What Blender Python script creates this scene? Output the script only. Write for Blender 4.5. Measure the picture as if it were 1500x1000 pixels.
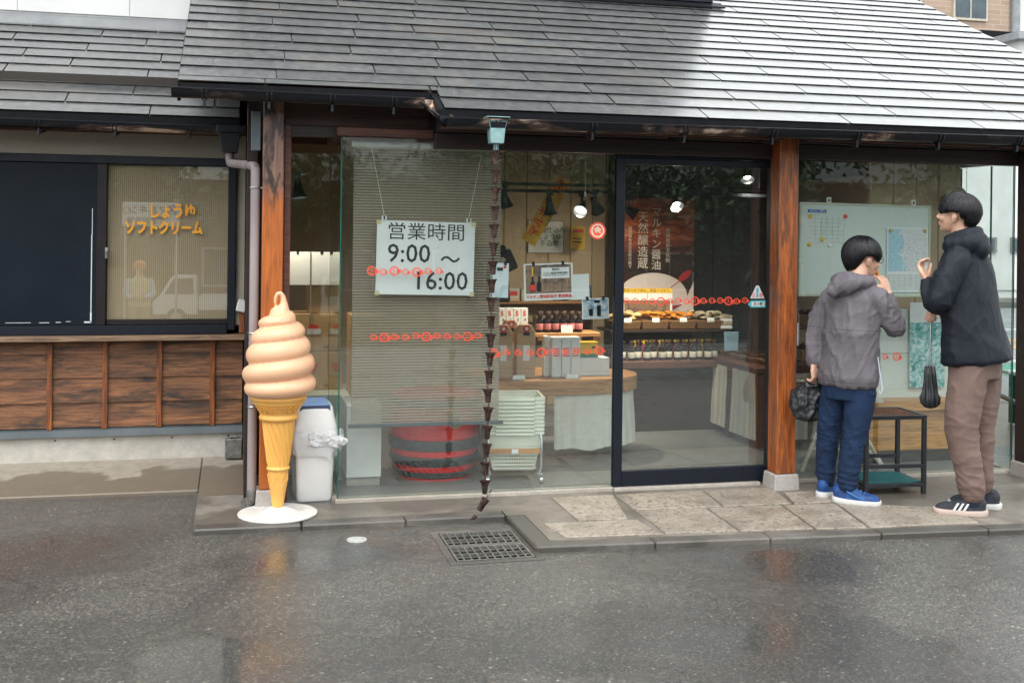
import bpy, bmesh, math, random
from mathutils import Vector, Matrix, noise
random.seed(7)
SC = bpy.context.scene
for o in list(bpy.data.objects): bpy.data.objects.remove(o)
C = SC.collection
R = math.radians
PI = math.pi

# ------------------------------------------------------------------ camera
cam_d = bpy.data.cameras.new('camera')
cam_d.sensor_width = 36.0
cam_d.lens = 39.36
cam_d.shift_y = -0.1067
cam_d.clip_start = 0.05
cam_d.clip_end = 600
cam = bpy.data.objects.new('camera', cam_d)
C.objects.link(cam)
cam.matrix_world = (Matrix.Translation((-0.567, -6.43, 1.6)) @ Matrix.Rotation(R(-13.7), 4, 'Z')
                    @ Matrix.Rotation(R(90), 4, 'X') @ Matrix.Rotation(R(0.7), 4, 'Z'))
SC.camera = cam

# ------------------------------------------------------------------ overcast sky
W = bpy.data.worlds.new('World'); SC.world = W; W.use_nodes = True
nt = W.node_tree; nt.nodes.clear()
wo = nt.nodes.new('ShaderNodeOutputWorld'); bg = nt.nodes.new('ShaderNodeBackground')
sky = nt.nodes.new('ShaderNodeTexSky'); sky.sky_type = 'NISHITA'; sky.sun_disc = False
SUN_EL, SUN_ROT = R(58), R(205)
sky.sun_elevation = SUN_EL; sky.sun_rotation = SUN_ROT
sky.air_density = 1.0; sky.dust_density = 6.0; sky.ozone_density = 1.0
hs = nt.nodes.new('ShaderNodeHueSaturation'); hs.inputs['Saturation'].default_value = 0.12
mx = nt.nodes.new('ShaderNodeMix'); mx.data_type = 'RGBA'; mx.inputs[0].default_value = 0.85
mx.inputs[7].default_value = (13.2, 13.7, 14.1, 1)           # even cloud cover
nt.links.new(sky.outputs[0], hs.inputs['Color']); nt.links.new(hs.outputs[0], mx.inputs[6])
nt.links.new(mx.outputs[2], bg.inputs['Color']); bg.inputs['Strength'].default_value = 0.10
nt.links.new(bg.outputs[0], wo.inputs['Surface'])
sl = bpy.data.lights.new('sun', 'SUN'); sl.energy = 0.9; sl.angle = R(40); sl.color = (1.0, 0.97, 0.93)
sun = bpy.data.objects.new('sun', sl); C.objects.link(sun)
sd = Vector((math.sin(SUN_ROT) * math.cos(SUN_EL), math.cos(SUN_ROT) * math.cos(SUN_EL), math.sin(SUN_EL)))
sun.rotation_euler = sd.to_track_quat('Z', 'Y').to_euler(); sun.location = sd * 40
vs = SC.view_settings
vs.view_transform = 'Standard'; vs.look = 'None'; vs.exposure = 0.92; vs.gamma = 1.0; vs.use_curve_mapping = False
SC.cycles.max_bounces = 8; SC.cycles.transparent_max_bounces = 16; SC.cycles.caustics_reflective = False
SC.cycles.caustics_refractive = False

# ------------------------------------------------------------------ object helpers
def tag(o, label=None, cat=None, group=None, kind=None):
    if label: o['label'] = label
    if cat: o['category'] = cat
    if group: o['group'] = group
    if kind: o['kind'] = kind
    return o

def empty(name, label, cat, loc=(0, 0, 0), rz=0.0, group=None):
    o = bpy.data.objects.new(name, None); C.objects.link(o)
    o.empty_display_size = 0.1
    o.location = loc; o.rotation_euler = (0, 0, rz)
    return tag(o, label, cat, group)

def link(name, me, parent=None, loc=None, rot=None, scale=None):
    o = bpy.data.objects.new(name, me); C.objects.link(o)
    if parent: o.parent = parent
    if loc is not None: o.location = loc
    if rot is not None: o.rotation_euler = rot
    if scale is not None: o.scale = scale
    return o

def copy_tree(o, parent=None):
    c = o.copy(); C.objects.link(c); c.parent = parent
    for ch in list(o.children): copy_tree(ch, c)
    return c

def frame_of(d):
    d = d.normalized()
    a = Vector((0, 0, 1)) if abs(d.z) < 0.95 else Vector((1, 0, 0))
    u = d.cross(a).normalized(); w = u.cross(d).normalized()
    return u, w

class MB:
    def __init__(s): s.v = []; s.f = []; s.m = []
    def add(s, vs_, fs, mi=0):
        b = len(s.v); s.v += [tuple(v) for v in vs_]
        for f in fs: s.f.append(tuple(b + i for i in f)); s.m.append(mi)
        return s
    def box(s, x0, x1, y0, y1, z0, z1, mi=0):
        v = [(x, y, z) for z in (z0, z1) for y in (y0, y1) for x in (x0, x1)]
        return s.add(v, [(0, 2, 3, 1), (4, 5, 7, 6), (0, 1, 5, 4), (2, 6, 7, 3), (0, 4, 6, 2), (1, 3, 7, 5)], mi)
    def hexa(s, v, mi=0):      # 4 bottom (ccw from above) + 4 top
        return s.add(v, [(3, 2, 1, 0), (4, 5, 6, 7), (0, 1, 5, 4), (1, 2, 6, 5), (2, 3, 7, 6), (3, 0, 4, 7)], mi)
    def taper(s, cx, cy, z0, z1, a0, b0, a1, b1, mi=0, ox=0, oy=0):
        return s.hexa([(cx - a0, cy - b0, z0), (cx + a0, cy - b0, z0), (cx + a0, cy + b0, z0), (cx - a0, cy + b0, z0),
                       (cx + ox - a1, cy + oy - b1, z1), (cx + ox + a1, cy + oy - b1, z1), (cx + ox + a1, cy + oy + b1, z1), (cx + ox - a1, cy + oy + b1, z1)], mi)
    def tube(s, pts, rad, n=10, caps=True, mi=0, closed=False):
        pts = [Vector(p) for p in pts]; k = len(pts)
        if not hasattr(rad, '__len__'): rad = [rad] * k
        rings = []; u = None
        for i, p in enumerate(pts):
            d = (pts[min(i + 1, k - 1)] - pts[max(i - 1, 0)])
            if d.length < 1e-9: d = Vector((0, 0, 1))
            d.normalize()
            if u is None: u, w = frame_of(d)
            else:
                u = (u - d * u.dot(d))
                if u.length < 1e-6: u, w = frame_of(d)
                u.normalize(); w = u.cross(d).normalized()
            r = rad[i]
            ra, rb = (r if hasattr(r, '__len__') else (r, r))
            rings.append([p + u * (ra * math.cos(2 * PI * j / n)) + w * (rb * math.sin(2 * PI * j / n)) for j in range(n)])
        v = [q for r_ in rings for q in r_]; f = []
        for i in range(k - 1):
            for j in range(n):
                a = i * n + j; b = i * n + (j + 1) % n
                f.append((a, a + n, b + n, b))
        if caps:
            f.append(tuple(range(n))); f.append(tuple((k - 1) * n + j for j in reversed(range(n))))
        return s.add(v, f, mi)
    def cyl(s, p0, p1, r, n=12, mi=0, r1=None): return s.tube([p0, p1], [r, r if r1 is None else r1], n, True, mi)
    def bar(s, p0, p1, w, h, mi=0):
        p0, p1 = Vector(p0), Vector(p1); u, q = frame_of(p1 - p0); u *= w / 2; q *= h / 2
        v = [p + a * u + b * q for p in (p0, p1) for a, b in ((-1, -1), (1, -1), (1, 1), (-1, 1))]
        return s.add(v, [(0, 1, 2, 3), (7, 6, 5, 4), (0, 4, 5, 1), (1, 5, 6, 2), (2, 6, 7, 3), (3, 7, 4, 0)], mi)
    def lathe(s, prof, c=(0, 0, 0), n=32, mi=0, rf=None, capb=True, capt=True):
        v = []; f = []; k = len(prof)
        for i, (r, z) in enumerate(prof):
            for j in range(n):
                a = 2 * PI * j / n
                rr = r + (rf(a, z, r) if rf else 0)
                v.append((c[0] + rr * math.cos(a), c[1] + rr * math.sin(a), c[2] + z))
        for i in range(k - 1):
            for j in range(n):
                a = i * n + j; b = i * n + (j + 1) % n
                f.append((a, b, b + n, a + n))
        if capb: f.append(tuple(reversed(range(n))))
        if capt: f.append(tuple((k - 1) * n + j for j in range(n)))
        return s.add(v, f, mi)
    def loft(s, rings, n=24, mi=0, ex=2.0):
        # rings: (cx, cy, cz, rx, ry, yaw)
        v = []; f = []; k = len(rings)
        for (cx, cy, cz, rx, ry, yw) in rings:
            ca, sa = math.cos(yw), math.sin(yw)
            for j in range(n):
                a = 2 * PI * j / n; co, si = math.cos(a), math.sin(a)
                x = rx * math.copysign(abs(co) ** (2 / ex), co); y = ry * math.copysign(abs(si) ** (2 / ex), si)
                v.append((cx + x * ca - y * sa, cy + x * sa + y * ca, cz))
        for i in range(k - 1):
            for j in range(n):
                a = i * n + j; b = i * n + (j + 1) % n
                f.append((a, b, b + n, a + n))
        f.append(tuple(reversed(range(n)))); f.append(tuple((k - 1) * n + j for j in range(n)))
        return s.add(v, f, mi)
    def ball(s, c, r, n=14, mi=0, rot=None):
        r = r if hasattr(r, '__len__') else (r, r, r); v = []; f = []; m = n // 2
        for i in range(m + 1):
            t = PI * i / m
            for j in range(n):
                a = 2 * PI * j / n
                p = Vector((r[0] * math.sin(t) * math.cos(a), r[1] * math.sin(t) * math.sin(a), r[2] * math.cos(t)))
                if rot is not None: p = rot @ p
                v.append((c[0] + p.x, c[1] + p.y, c[2] + p.z))
        for i in range(m):
            for j in range(n):
                a = i * n + j; b = i * n + (j + 1) % n
                f.append((a, a + n, b + n, b))
        return s.add(v, f, mi)
    def prism(s, poly, axis, a, b, mi=0):
        n = len(poly)
        def P(p, t): return {'x': (t, p[0], p[1]), 'y': (p[0], t, p[1]), 'z': (p[0], p[1], t)}[axis]
        v = [P(p, a) for p in poly] + [P(p, b) for p in poly]
        f = [tuple(reversed(range(n))), tuple(range(n, 2 * n))] + [(i, (i + 1) % n, n + (i + 1) % n, n + i) for i in range(n)]
        return s.add(v, f, mi)
    def mesh(s, name, mats, smooth=False, bevel=0.0, merge=False, seg=1):
        me = bpy.data.meshes.new(name)
        me.from_pydata(s.v, [], s.f)
        for i, p in enumerate(me.polygons): p.material_index = s.m[i]
        bm = bmesh.new(); bm.from_mesh(me)
        if merge: bmesh.ops.remove_doubles(bm, verts=bm.verts, dist=1e-5)
        bmesh.ops.recalc_face_normals(bm, faces=bm.faces)
        if bevel:
            es = [e for e in bm.edges if len(e.link_faces) == 2 and e.calc_face_angle(0) > 0.5]
            bmesh.ops.bevel(bm, geom=es, offset=bevel, segments=seg, affect='EDGES', profile=0.5, clamp_overlap=True)
        bm.to_mesh(me); bm.free()
        for m in (mats if isinstance(mats, (list, tuple)) else [mats]): me.materials.append(m)
        if smooth:
            for p in me.polygons: p.use_smooth = True
            if smooth != 'all':
                try: me.set_sharp_from_angle(angle=R(40))
                except Exception: pass
        return me
    def build(s, name, mats, parent=None, smooth=False, bevel=0.0, merge=False, loc=None, rot=None, seg=1):
        return link(name, s.mesh(name, mats, smooth, bevel, merge, seg), parent, loc, rot)

def box_obj(name, m, x0, x1, y0, y1, z0, z1, parent=None, bevel=0.0, loc=None, rot=None):
    return MB().box(x0, x1, y0, y1, z0, z1).build(name, m, parent, bevel=bevel, loc=loc, rot=rot)

def text_mesh(body, size, m, ext=0.0008, align='CENTER', off=0.0, sx=1.0, space=1.0, shear=0.0):
    cu = bpy.data.curves.new('lettering', 'FONT'); cu.body = body; cu.size = size
    cu.align_x = align; cu.align_y = 'CENTER'; cu.extrude = ext; cu.offset = off; cu.space_character = space
    cu.resolution_u = 2; cu.shear = shear
    o = bpy.data.objects.new('lettering', cu); C.objects.link(o)
    bpy.context.view_layer.update()
    dg = bpy.context.evaluated_depsgraph_get()
    me = bpy.data.meshes.new_from_object(o.evaluated_get(dg))
    bpy.data.objects.remove(o); bpy.data.curves.remove(cu)
    me.materials.clear(); me.materials.append(m)
    for v in me.vertices: v.co.x *= sx
    me.name = 'lettering'
    return me

def lettering(body, size, m, parent, loc, rot=(PI / 2, 0, 0), **k):
    return link('lettering', text_mesh(body, size, m, **k), parent, loc, rot)

def remesh_obj(mb, voxel, smooth_it=6, fac=0.5):
    """union of closed shapes into one continuous skin"""
    me = bpy.data.meshes.new('tmp'); me.from_pydata(mb.v, [], mb.f); me.update()
    bm = bmesh.new(); bm.from_mesh(me); bmesh.ops.recalc_face_normals(bm, faces=bm.faces); bm.to_mesh(me); bm.free()
    o = bpy.data.objects.new('tmp', me); C.objects.link(o)
    r = o.modifiers.new('r', 'REMESH'); r.mode = 'VOXEL'; r.voxel_size = voxel
    s = o.modifiers.new('s', 'SMOOTH'); s.iterations = smooth_it; s.factor = fac
    bpy.context.view_layer.update()
    dg = bpy.context.evaluated_depsgraph_get()
    out = bpy.data.meshes.new_from_object(o.evaluated_get(dg))
    bpy.data.objects.remove(o); bpy.data.meshes.remove(me)
    for p in out.polygons: p.use_smooth = True
    return out

# ------------------------------------------------------------------ materials
MATS = {}
def nodes_of(name):
    m = bpy.data.materials.new(name); m.use_nodes = True
    n = m.node_tree.nodes; l = m.node_tree.links
    return m, n, l, n['Principled BSDF']

def coord(n, l, scale=(1, 1, 1), rnd=True, world=False):
    tc = n.new('ShaderNodeTexCoord'); mp = n.new('ShaderNodeMapping')
    mp.inputs['Scale'].default_value = scale
    if world:
        g = n.new('ShaderNodeNewGeometry'); src = g.outputs['Position']
    else: src = tc.outputs['Object']
    if rnd:
        oi = n.new('ShaderNodeObjectInfo'); ml = n.new('ShaderNodeMath'); ml.operation = 'MULTIPLY'; ml.inputs[1].default_value = 53.0
        l.new(oi.outputs['Random'], ml.inputs[0]); ad = n.new('ShaderNodeVectorMath'); ad.operation = 'ADD'
        l.new(src, ad.inputs[0]); l.new(ml.outputs[0], ad.inputs[1]); src = ad.outputs[0]
    l.new(src, mp.inputs['Vector'])
    return mp.outputs['Vector']

def nz(n, l, vec, scale, detail=4, rough=0.55, dist=0.0):
    t = n.new('ShaderNodeTexNoise'); t.inputs['Scale'].default_value = scale; t.inputs['Detail'].default_value = detail
    t.inputs['Roughness'].default_value = rough; t.inputs['Distortion'].default_value = dist
    l.new(vec, t.inputs['Vector']); return t.outputs['Fac']

def ramp(n, l, fac, stops):
    r = n.new('ShaderNodeValToRGB'); e = r.color_ramp.elements
    while len(e) < len(stops): e.new(0.5)
    for i, (p, c) in enumerate(stops):
        e[i].position = p
        e[i].color = (c, c, c, 1) if not hasattr(c, '__len__') else (*c, 1)
    l.new(fac, r.inputs['Fac']); return r.outputs['Color']

def mixc(n, l, fac, a, b, mode='MIX'):
    m = n.new('ShaderNodeMix'); m.data_type = 'RGBA'; m.blend_type = mode
    for sock, x in ((m.inputs[0], fac), (m.inputs[6], a), (m.inputs[7], b)):
        if hasattr(x, 'is_linked'): l.new(x, sock)
        elif hasattr(x, '__len__'): sock.default_value = (*x[:3], 1)
        else: sock.default_value = x
    return m.outputs[2]

def bump(n, l, b, h, strength=0.3, dist=0.01):
    bp = n.new('ShaderNodeBump'); bp.inputs['Strength'].default_value = strength; bp.inputs['Distance'].default_value = dist
    l.new(h, bp.inputs['Height']); l.new(bp.outputs[0], b.inputs['Normal'])

def pm(name, c1, c2=None, sc=6.0, rough=0.5, rough2=None, metal=0.0, bmp=0.0, bsc=60.0, stretch=(1, 1, 1), lo=0.35, hi=0.65,
       spec=0.5, coat=0.0, sheen=0.0, world=False, rnd=True, det=5, trans=0.0, sss=0.0, bd=0.004, objvar=0.0):
    if name in MATS: return MATS[name]
    m, n, l, b = nodes_of(name)
    b.inputs['Roughness'].default_value = rough; b.inputs['Metallic'].default_value = metal
    b.inputs['Specular IOR Level'].default_value = spec; b.inputs['Coat Weight'].default_value = coat
    b.inputs['Sheen Weight'].default_value = sheen
    if sss: b.inputs['Subsurface Weight'].default_value = sss; b.inputs['Subsurface Radius'].default_value = (0.01, 0.004, 0.002); b.inputs['Subsurface Scale'].default_value = 0.5
    v = coord(n, l, stretch, rnd, world)
    if c2 is None: c2 = tuple(x * 0.82 for x in c1)
    f = nz(n, l, v, sc, det)
    col = ramp(n, l, f, [(lo, c2), (hi, c1)])
    if objvar:
        oi = n.new('ShaderNodeObjectInfo'); mr = n.new('ShaderNodeMapRange')
        mr.inputs['To Min'].default_value = 1 - objvar; mr.inputs['To Max'].default_value = 1 + objvar
        l.new(oi.outputs['Random'], mr.inputs['Value'])
        col = mixc(n, l, 1.0, col, mr.outputs[0], 'MULTIPLY')
    l.new(col, b.inputs['Base Color'])
    if rough2 is not None: l.new(ramp(n, l, f, [(lo, rough2), (hi, rough)]), b.inputs['Roughness'])
    if bmp: bump(n, l, b, nz(n, l, v, bsc, 6), bmp, bd)
    if trans: b.inputs['Transmission Weight'].default_value = trans
    MATS[name] = m; return m

def wood(name, c1, c2, dark, axis='z', sc=1.0, rough=0.45, rough2=0.6, streak=0.5, bmp=0.25, coat=0.0):
    if name in MATS: return MATS[name]
    m, n, l, b = nodes_of(name)
    st = {'x': (0.06, 1, 1), 'y': (1, 0.06, 1), 'z': (1, 1, 0.06)}[axis]
    v = coord(n, l, tuple(s * sc for s in st))
    g1 = nz(n, l, v, 90, 6, 0.6, 0.6); g2 = nz(n, l, v, 22, 5, 0.6, 1.2)
    st2 = {'x': (0.18, 1, 1), 'y': (1, 0.18, 1), 'z': (1, 1, 0.18)}[axis]
    v2 = coord(n, l, tuple(s * sc for s in st2)); g3 = nz(n, l, v2, 13, 7, 0.7, 0.5)
    col = ramp(n, l, g2, [(0.3, c2), (0.68, c1)])
    col = mixc(n, l, ramp(n, l, g1, [(0.44, 0.0), (0.60, 0.7)]), col, tuple(x * 0.40 for x in c2))
    col = mixc(n, l, ramp(n, l, g3, [(0.62 - 0.25 * streak, 0.0), (0.78 - 0.2 * streak, 1.0)]), col, dark)
    l.new(col, b.inputs['Base Color'])
    l.new(ramp(n, l, g3, [(0.3, rough), (0.7, rough2)]), b.inputs['Roughness'])
    b.inputs['Coat Weight'].default_value = coat; b.inputs['Coat Roughness'].default_value = 0.25
    bump(n, l, b, g1, bmp, 0.002)
    MATS[name] = m; return m

def emit(name, col, s):
    if name in MATS: return MATS[name]
    m, n, l, b = nodes_of(name)
    b.inputs['Emission Color'].default_value = (*col, 1); b.inputs['Emission Strength'].default_value = s
    b.inputs['Base Color'].default_value = (*col, 1)
    MATS[name] = m; return m

def glass_mat(name, ior=1.8, tint=(0.93, 0.97, 0.955), rough=0.0, wav=0.0, film=0.0):
    m = bpy.data.materials.new(name); m.use_nodes = True; n = m.node_tree.nodes; l = m.node_tree.links; n.clear()
    out = n.new('ShaderNodeOutputMaterial'); mix = n.new('ShaderNodeMixShader')
    tr = n.new('ShaderNodeBsdfTransparent'); tr.inputs[0].default_value = (*tint, 1)
    gl = n.new('ShaderNodeBsdfGlossy'); gl.inputs['Roughness'].default_value = rough; gl.inputs[0].default_value = (0.95, 1, 0.98, 1)
    fr = n.new('ShaderNodeFresnel'); fr.inputs['IOR'].default_value = ior
    ge = n.new('ShaderNodeNewGeometry'); inv = n.new('ShaderNodeMath'); inv.operation = 'SUBTRACT'; inv.inputs[0].default_value = 1.0
    l.new(ge.outputs['Backfacing'], inv.inputs[1])
    mu = n.new('ShaderNodeMath'); mu.operation = 'MULTIPLY'; l.new(fr.outputs[0], mu.inputs[0]); l.new(inv.outputs[0], mu.inputs[1])
    if wav:
        v = coord(n, l, (1, 1, 1), False, True); bp = n.new('ShaderNodeBump'); bp.inputs['Strength'].default_value = wav; bp.inputs['Distance'].default_value = 0.02
        l.new(nz(n, l, v, 1.3, 1), bp.inputs['Height']); l.new(bp.outputs[0], gl.inputs['Normal'])
    l.new(mu.outputs[0], mix.inputs[0]); l.new(tr.outputs[0], mix.inputs[1]); l.new(gl.outputs[0], mix.inputs[2])
    last = mix
    if film:      # thin even pale diffuse layer over the pane
        df = n.new('ShaderNodeBsdfDiffuse'); df.inputs[0].default_value = (0.6, 0.63, 0.6, 1)
        m2 = n.new('ShaderNodeMixShader'); m2.inputs[0].default_value = film
        l.new(mix.outputs[0], m2.inputs[1]); l.new(df.outputs[0], m2.inputs[2]); last = m2
    l.new(last.outputs[0], out.inputs[0])
    MATS[name] = m; return m

# paints, metals, plastics used in many places
M = {}
M['glass'] = glass_mat('shop_glass', 2.1, (0.95, 0.975, 0.965), film=0.008)
M['glass_win'] = glass_mat('window_glass', 2.25, (0.97, 0.975, 0.96), film=0.004)
M['glass_edge'] = pm('glass_edge', (0.02, 0.14, 0.10), (0.01, 0.09, 0.07), rough=0.15)
M['black_metal'] = pm('black_metal', (0.007, 0.009, 0.013), (0.012, 0.014, 0.018), sc=14, rough=0.28, rough2=0.45, bmp=0.05, spec=0.35)
M['navy_frame'] = pm('navy_frame', (0.008, 0.011, 0.020), (0.005, 0.008, 0.014), sc=8, rough=0.38, rough2=0.5, spec=0.3)
M['brown_frame'] = pm('brown_frame', (0.02, 0.014, 0.017), (0.012, 0.009, 0.011), sc=8, rough=0.4, spec=0.3)
M['steel'] = pm('steel', (0.55, 0.57, 0.58), (0.4, 0.42, 0.43), sc=30, rough=0.3, metal=1.0)
M['white_plastic'] = pm('white_plastic', (0.72, 0.72, 0.69), (0.66, 0.66, 0.62), sc=9, rough=0.42)
M['paper'] = pm('paper', (0.74, 0.76, 0.75), (0.68, 0.7, 0.69), sc=4, rough=0.7)
M['ink'] = pm('ink', (0.018, 0.018, 0.02), rough=0.6)
M['red'] = pm('red_print', (0.72, 0.045, 0.03), (0.66, 0.04, 0.03), rough=0.5)
M['sticker'] = pm('sticker_vinyl', (0.84, 0.10, 0.045), (0.78, 0.08, 0.04), rough=0.4)
# ------------------------------------------------------------------ ground
def asphalt_mat():
    m, n, l, b = nodes_of('wet_asphalt')
    v = coord(n, l, (1, 1, 1), False, True)
    fine = nz(n, l, v, 210, 4, 0.75); big = nz(n, l, v, 0.62, 5, 0.58, 0.7); mid = nz(n, l, v, 3.6, 5, 0.62, 0.4)
    for (px_, py_, rx_, ry_, dep) in ((-0.72, -2.2, 0.30, 0.34, 0.30), (0.0, -1.0, 0.75, 0.28, 0.16), (-1.5, -0.6, 0.8, 0.5, 0.12), (2.1, -1.55, 0.5, 0.35, 0.10), (1.3, -2.4, 0.45, 0.2, 0.16)):     # hollows of the lane where rain stands
        mp_ = n.new('ShaderNodeMapping'); mp_.inputs['Location'].default_value = (-px_ / rx_, -py_ / ry_, 0); mp_.inputs['Scale'].default_value = (1 / rx_, 1 / ry_, 0); l.new(v, mp_.inputs['Vector'])
        ln = n.new('ShaderNodeVectorMath'); ln.operation = 'LENGTH'; l.new(mp_.outputs[0], ln.inputs[0])
        jt = n.new('ShaderNodeMath'); jt.operation = 'MULTIPLY_ADD'; jt.inputs[1].default_value = 1.1; l.new(mid, jt.inputs[0]); l.new(ln.outputs['Value'], jt.inputs[2])
        mr_ = n.new('ShaderNodeMapRange'); mr_.inputs['From Min'].default_value = 1.55; mr_.inputs['From Max'].default_value = 0.95; mr_.inputs['To Max'].default_value = dep; l.new(jt.outputs[0], mr_.inputs['Value'])
        sb = n.new('ShaderNodeMath'); sb.operation = 'SUBTRACT'; l.new(big, sb.inputs[0]); l.new(mr_.outputs[0], sb.inputs[1]); big = sb.outputs[0]
    def vor(scale, feat='F1'):
        t = n.new('ShaderNodeTexVoronoi'); t.inputs['Scale'].default_value = scale; t.feature = feat; l.new(v, t.inputs['Vector']); return t
    v1, v2 = vor(125), vor(62)
    chips = ramp(n, l, v1.outputs['Color'], [(0.66, 0.0), (0.86, 0.85)]); stones = ramp(n, l, v2.outputs['Color'], [(0.84, 0.0), (0.88, 1.0)])
    near = ramp(n, l, v2.outputs['Distance'], [(0.25, 1.0), (0.42, 0.0)])
    st = n.new('ShaderNodeMath'); st.operation = 'MULTIPLY'; l.new(stones, st.inputs[0]); l.new(near, st.inputs[1])
    col = ramp(n, l, fine, [(0.33, (0.022, 0.022, 0.022)), (0.50, (0.080, 0.077, 0.070)), (0.66, (0.145, 0.138, 0.122))])
    col = mixc(n, l, ramp(n, l, v1.outputs['Color'], [(0.1, 0.75), (0.3, 0.0)]), col, (0.030, 0.030, 0.030))
    col = mixc(n, l, chips, col, (0.215, 0.198, 0.165)); col = mixc(n, l, st.outputs[0], col, (0.42, 0.38, 0.31))
    # water lying in hollows: dark film, sharp-edged where it stands
    wet = ramp(n, l, big, [(0.44, 1.0), (0.56, 0.0)])
    col = mixc(n, l, wet, col, mixc(n, l, 0.45, col, (0.030, 0.030, 0.031)))
    tr = nz(n, l, coord(n, l, (0.35, 1.6, 1), False, True), 0.9, 4, 0.6)          # darker tyre-worn bands along the lane
    col = mixc(n, l, ramp(n, l, tr, [(0.56, 0.0), (0.72, 0.5)]), col, mixc(n, l, 0.6, col, (0.03, 0.03, 0.03)))
    rust = nz(n, l, v, 0.7, 4, 0.6); col = mixc(n, l, ramp(n, l, rust, [(0.60, 0.0), (0.74, 0.5)]), col, (0.15, 0.06, 0.022))
    cw = n.new('ShaderNodeVectorMath'); cw.operation = 'MULTIPLY_ADD'; cw.inputs[1].default_value = (0.5, 0.5, 0.5)
    wn = n.new('ShaderNodeTexNoise'); wn.inputs['Scale'].default_value = 2.2; wn.inputs['Detail'].default_value = 5; l.new(v, wn.inputs['Vector']); l.new(wn.outputs['Color'], cw.inputs[0]); l.new(v, cw.inputs[2])
    ck = n.new('ShaderNodeTexVoronoi'); ck.feature = 'DISTANCE_TO_EDGE'; ck.inputs['Scale'].default_value = 0.42; l.new(cw.outputs[0], ck.inputs['Vector'])
    crack = ramp(n, l, ck.outputs[0], [(0.0006, 0.35), (0.0022, 0.0)]); col = mixc(n, l, crack, col, (0.014, 0.014, 0.014))
    l.new(col, b.inputs['Base Color'])
    r = n.new('ShaderNodeMath'); r.operation = 'ADD'
    l.new(ramp(n, l, big, [(0.30, 0.02), (0.40, 0.18), (0.60, 0.38)]), r.inputs[0]); l.new(ramp(n, l, mid, [(0.3, 0.0), (0.75, 0.10)]), r.inputs[1]); l.new(r.outputs[0], b.inputs['Roughness'])
    hh = n.new('ShaderNodeMath'); hh.operation = 'ADD'; l.new(fine, hh.inputs[0]); l.new(chips, hh.inputs[1])
    h2 = n.new('ShaderNodeMath'); h2.operation = 'SUBTRACT'; l.new(hh.outputs[0], h2.inputs[0]); l.new(crack, h2.inputs[1])
    bp = n.new('ShaderNodeBump'); bp.inputs['Distance'].default_value = 0.004
    l.new(ramp(n, l, big, [(0.30, 0.0), (0.40, 0.2), (0.50, 0.55)]), bp.inputs['Strength'])
    l.new(h2.outputs[0], bp.inputs['Height']); l.new(bp.outputs[0], b.inputs['Normal'])
    b.inputs['Coat Weight'].default_value = 0.5; b.inputs['Coat Roughness'].default_value = 0.30; b.inputs['Coat IOR'].default_value = 1.33      # rain film
    return m
M['asphalt'] = asphalt_mat()

def concrete_mat(name, base, wetc, sc=1.6, wet_lo=0.45, wet_hi=0.55, rough=0.75, wrough=0.35, line=None):
    m, n, l, b = nodes_of(name)
    v = coord(n, l, (1, 1, 1), False, True)
    g = nz(n, l, v, 180, 4, 0.7); md = nz(n, l, v, 12, 5, 0.65); bgn = nz(n, l, v, sc, 5, 0.6, 0.6)
    if line is not None:      # rain has wetted everything outside an uneven drip line
        sx = n.new('ShaderNodeSeparateXYZ'); l.new(v, sx.inputs[0]); q1 = n.new('ShaderNodeMath'); q1.operation = 'SUBTRACT'; q1.inputs[1].default_value = line; l.new(sx.outputs['Y'], q1.inputs[0])
        q2 = n.new('ShaderNodeMath'); q2.operation = 'MULTIPLY_ADD'; q2.inputs[1].default_value = 0.9; l.new(q1.outputs[0], q2.inputs[0]); l.new(bgn, q2.inputs[2]); bgn = q2.outputs[0]
    col = ramp(n, l, md, [(0.3, tuple(x * 0.78 for x in base)), (0.7, tuple(min(1, x * 1.1) for x in base))])
    col = mixc(n, l, ramp(n, l, g, [(0.36, 0.55), (0.5, 0.0)]), col, tuple(x * 0.4 for x in base))
    col = mixc(n, l, ramp(n, l, g, [(0.58, 0.0), (0.72, 0.4)]), col, tuple(min(1, x * 1.5) for x in base))
    wf = ramp(n, l, bgn, [(wet_lo, 1.0), (wet_hi, 0.0)])
    col = mixc(n, l, wf, col, mixc(n, l, 0.75, col, wetc))
    l.new(col, b.inputs['Base Color'])
    l.new(ramp(n, l, bgn, [(wet_lo, wrough), (wet_hi, rough)]), b.inputs['Roughness'])
    bump(n, l, b, g, 0.35, 0.003)
    return m
M['concrete'] = concrete_mat('step_concrete', (0.23, 0.205, 0.17), (0.085, 0.072, 0.058), 1.4, 0.47, 0.60)
M['apron'] = concrete_mat('apron_concrete', (0.36, 0.32, 0.26), (0.115, 0.085, 0.055), 2.0, 0.46, 0.52, line=0.98)
M['kerb'] = concrete_mat('kerb_concrete', (0.145, 0.132, 0.115), (0.05, 0.045, 0.039), 1.1, 0.48, 0.62, 0.7, 0.3)
M['foundation'] = concrete_mat('foundation_concrete', (0.56, 0.53, 0.47), (0.40, 0.37, 0.32), 1.0, 0.36, 0.5, 0.8, 0.6)
M['granite'] = concrete_mat('base_granite', (0.43, 0.40, 0.37), (0.30, 0.27, 0.25), 1.0, 0.40, 0.5, 0.6, 0.5)

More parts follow.
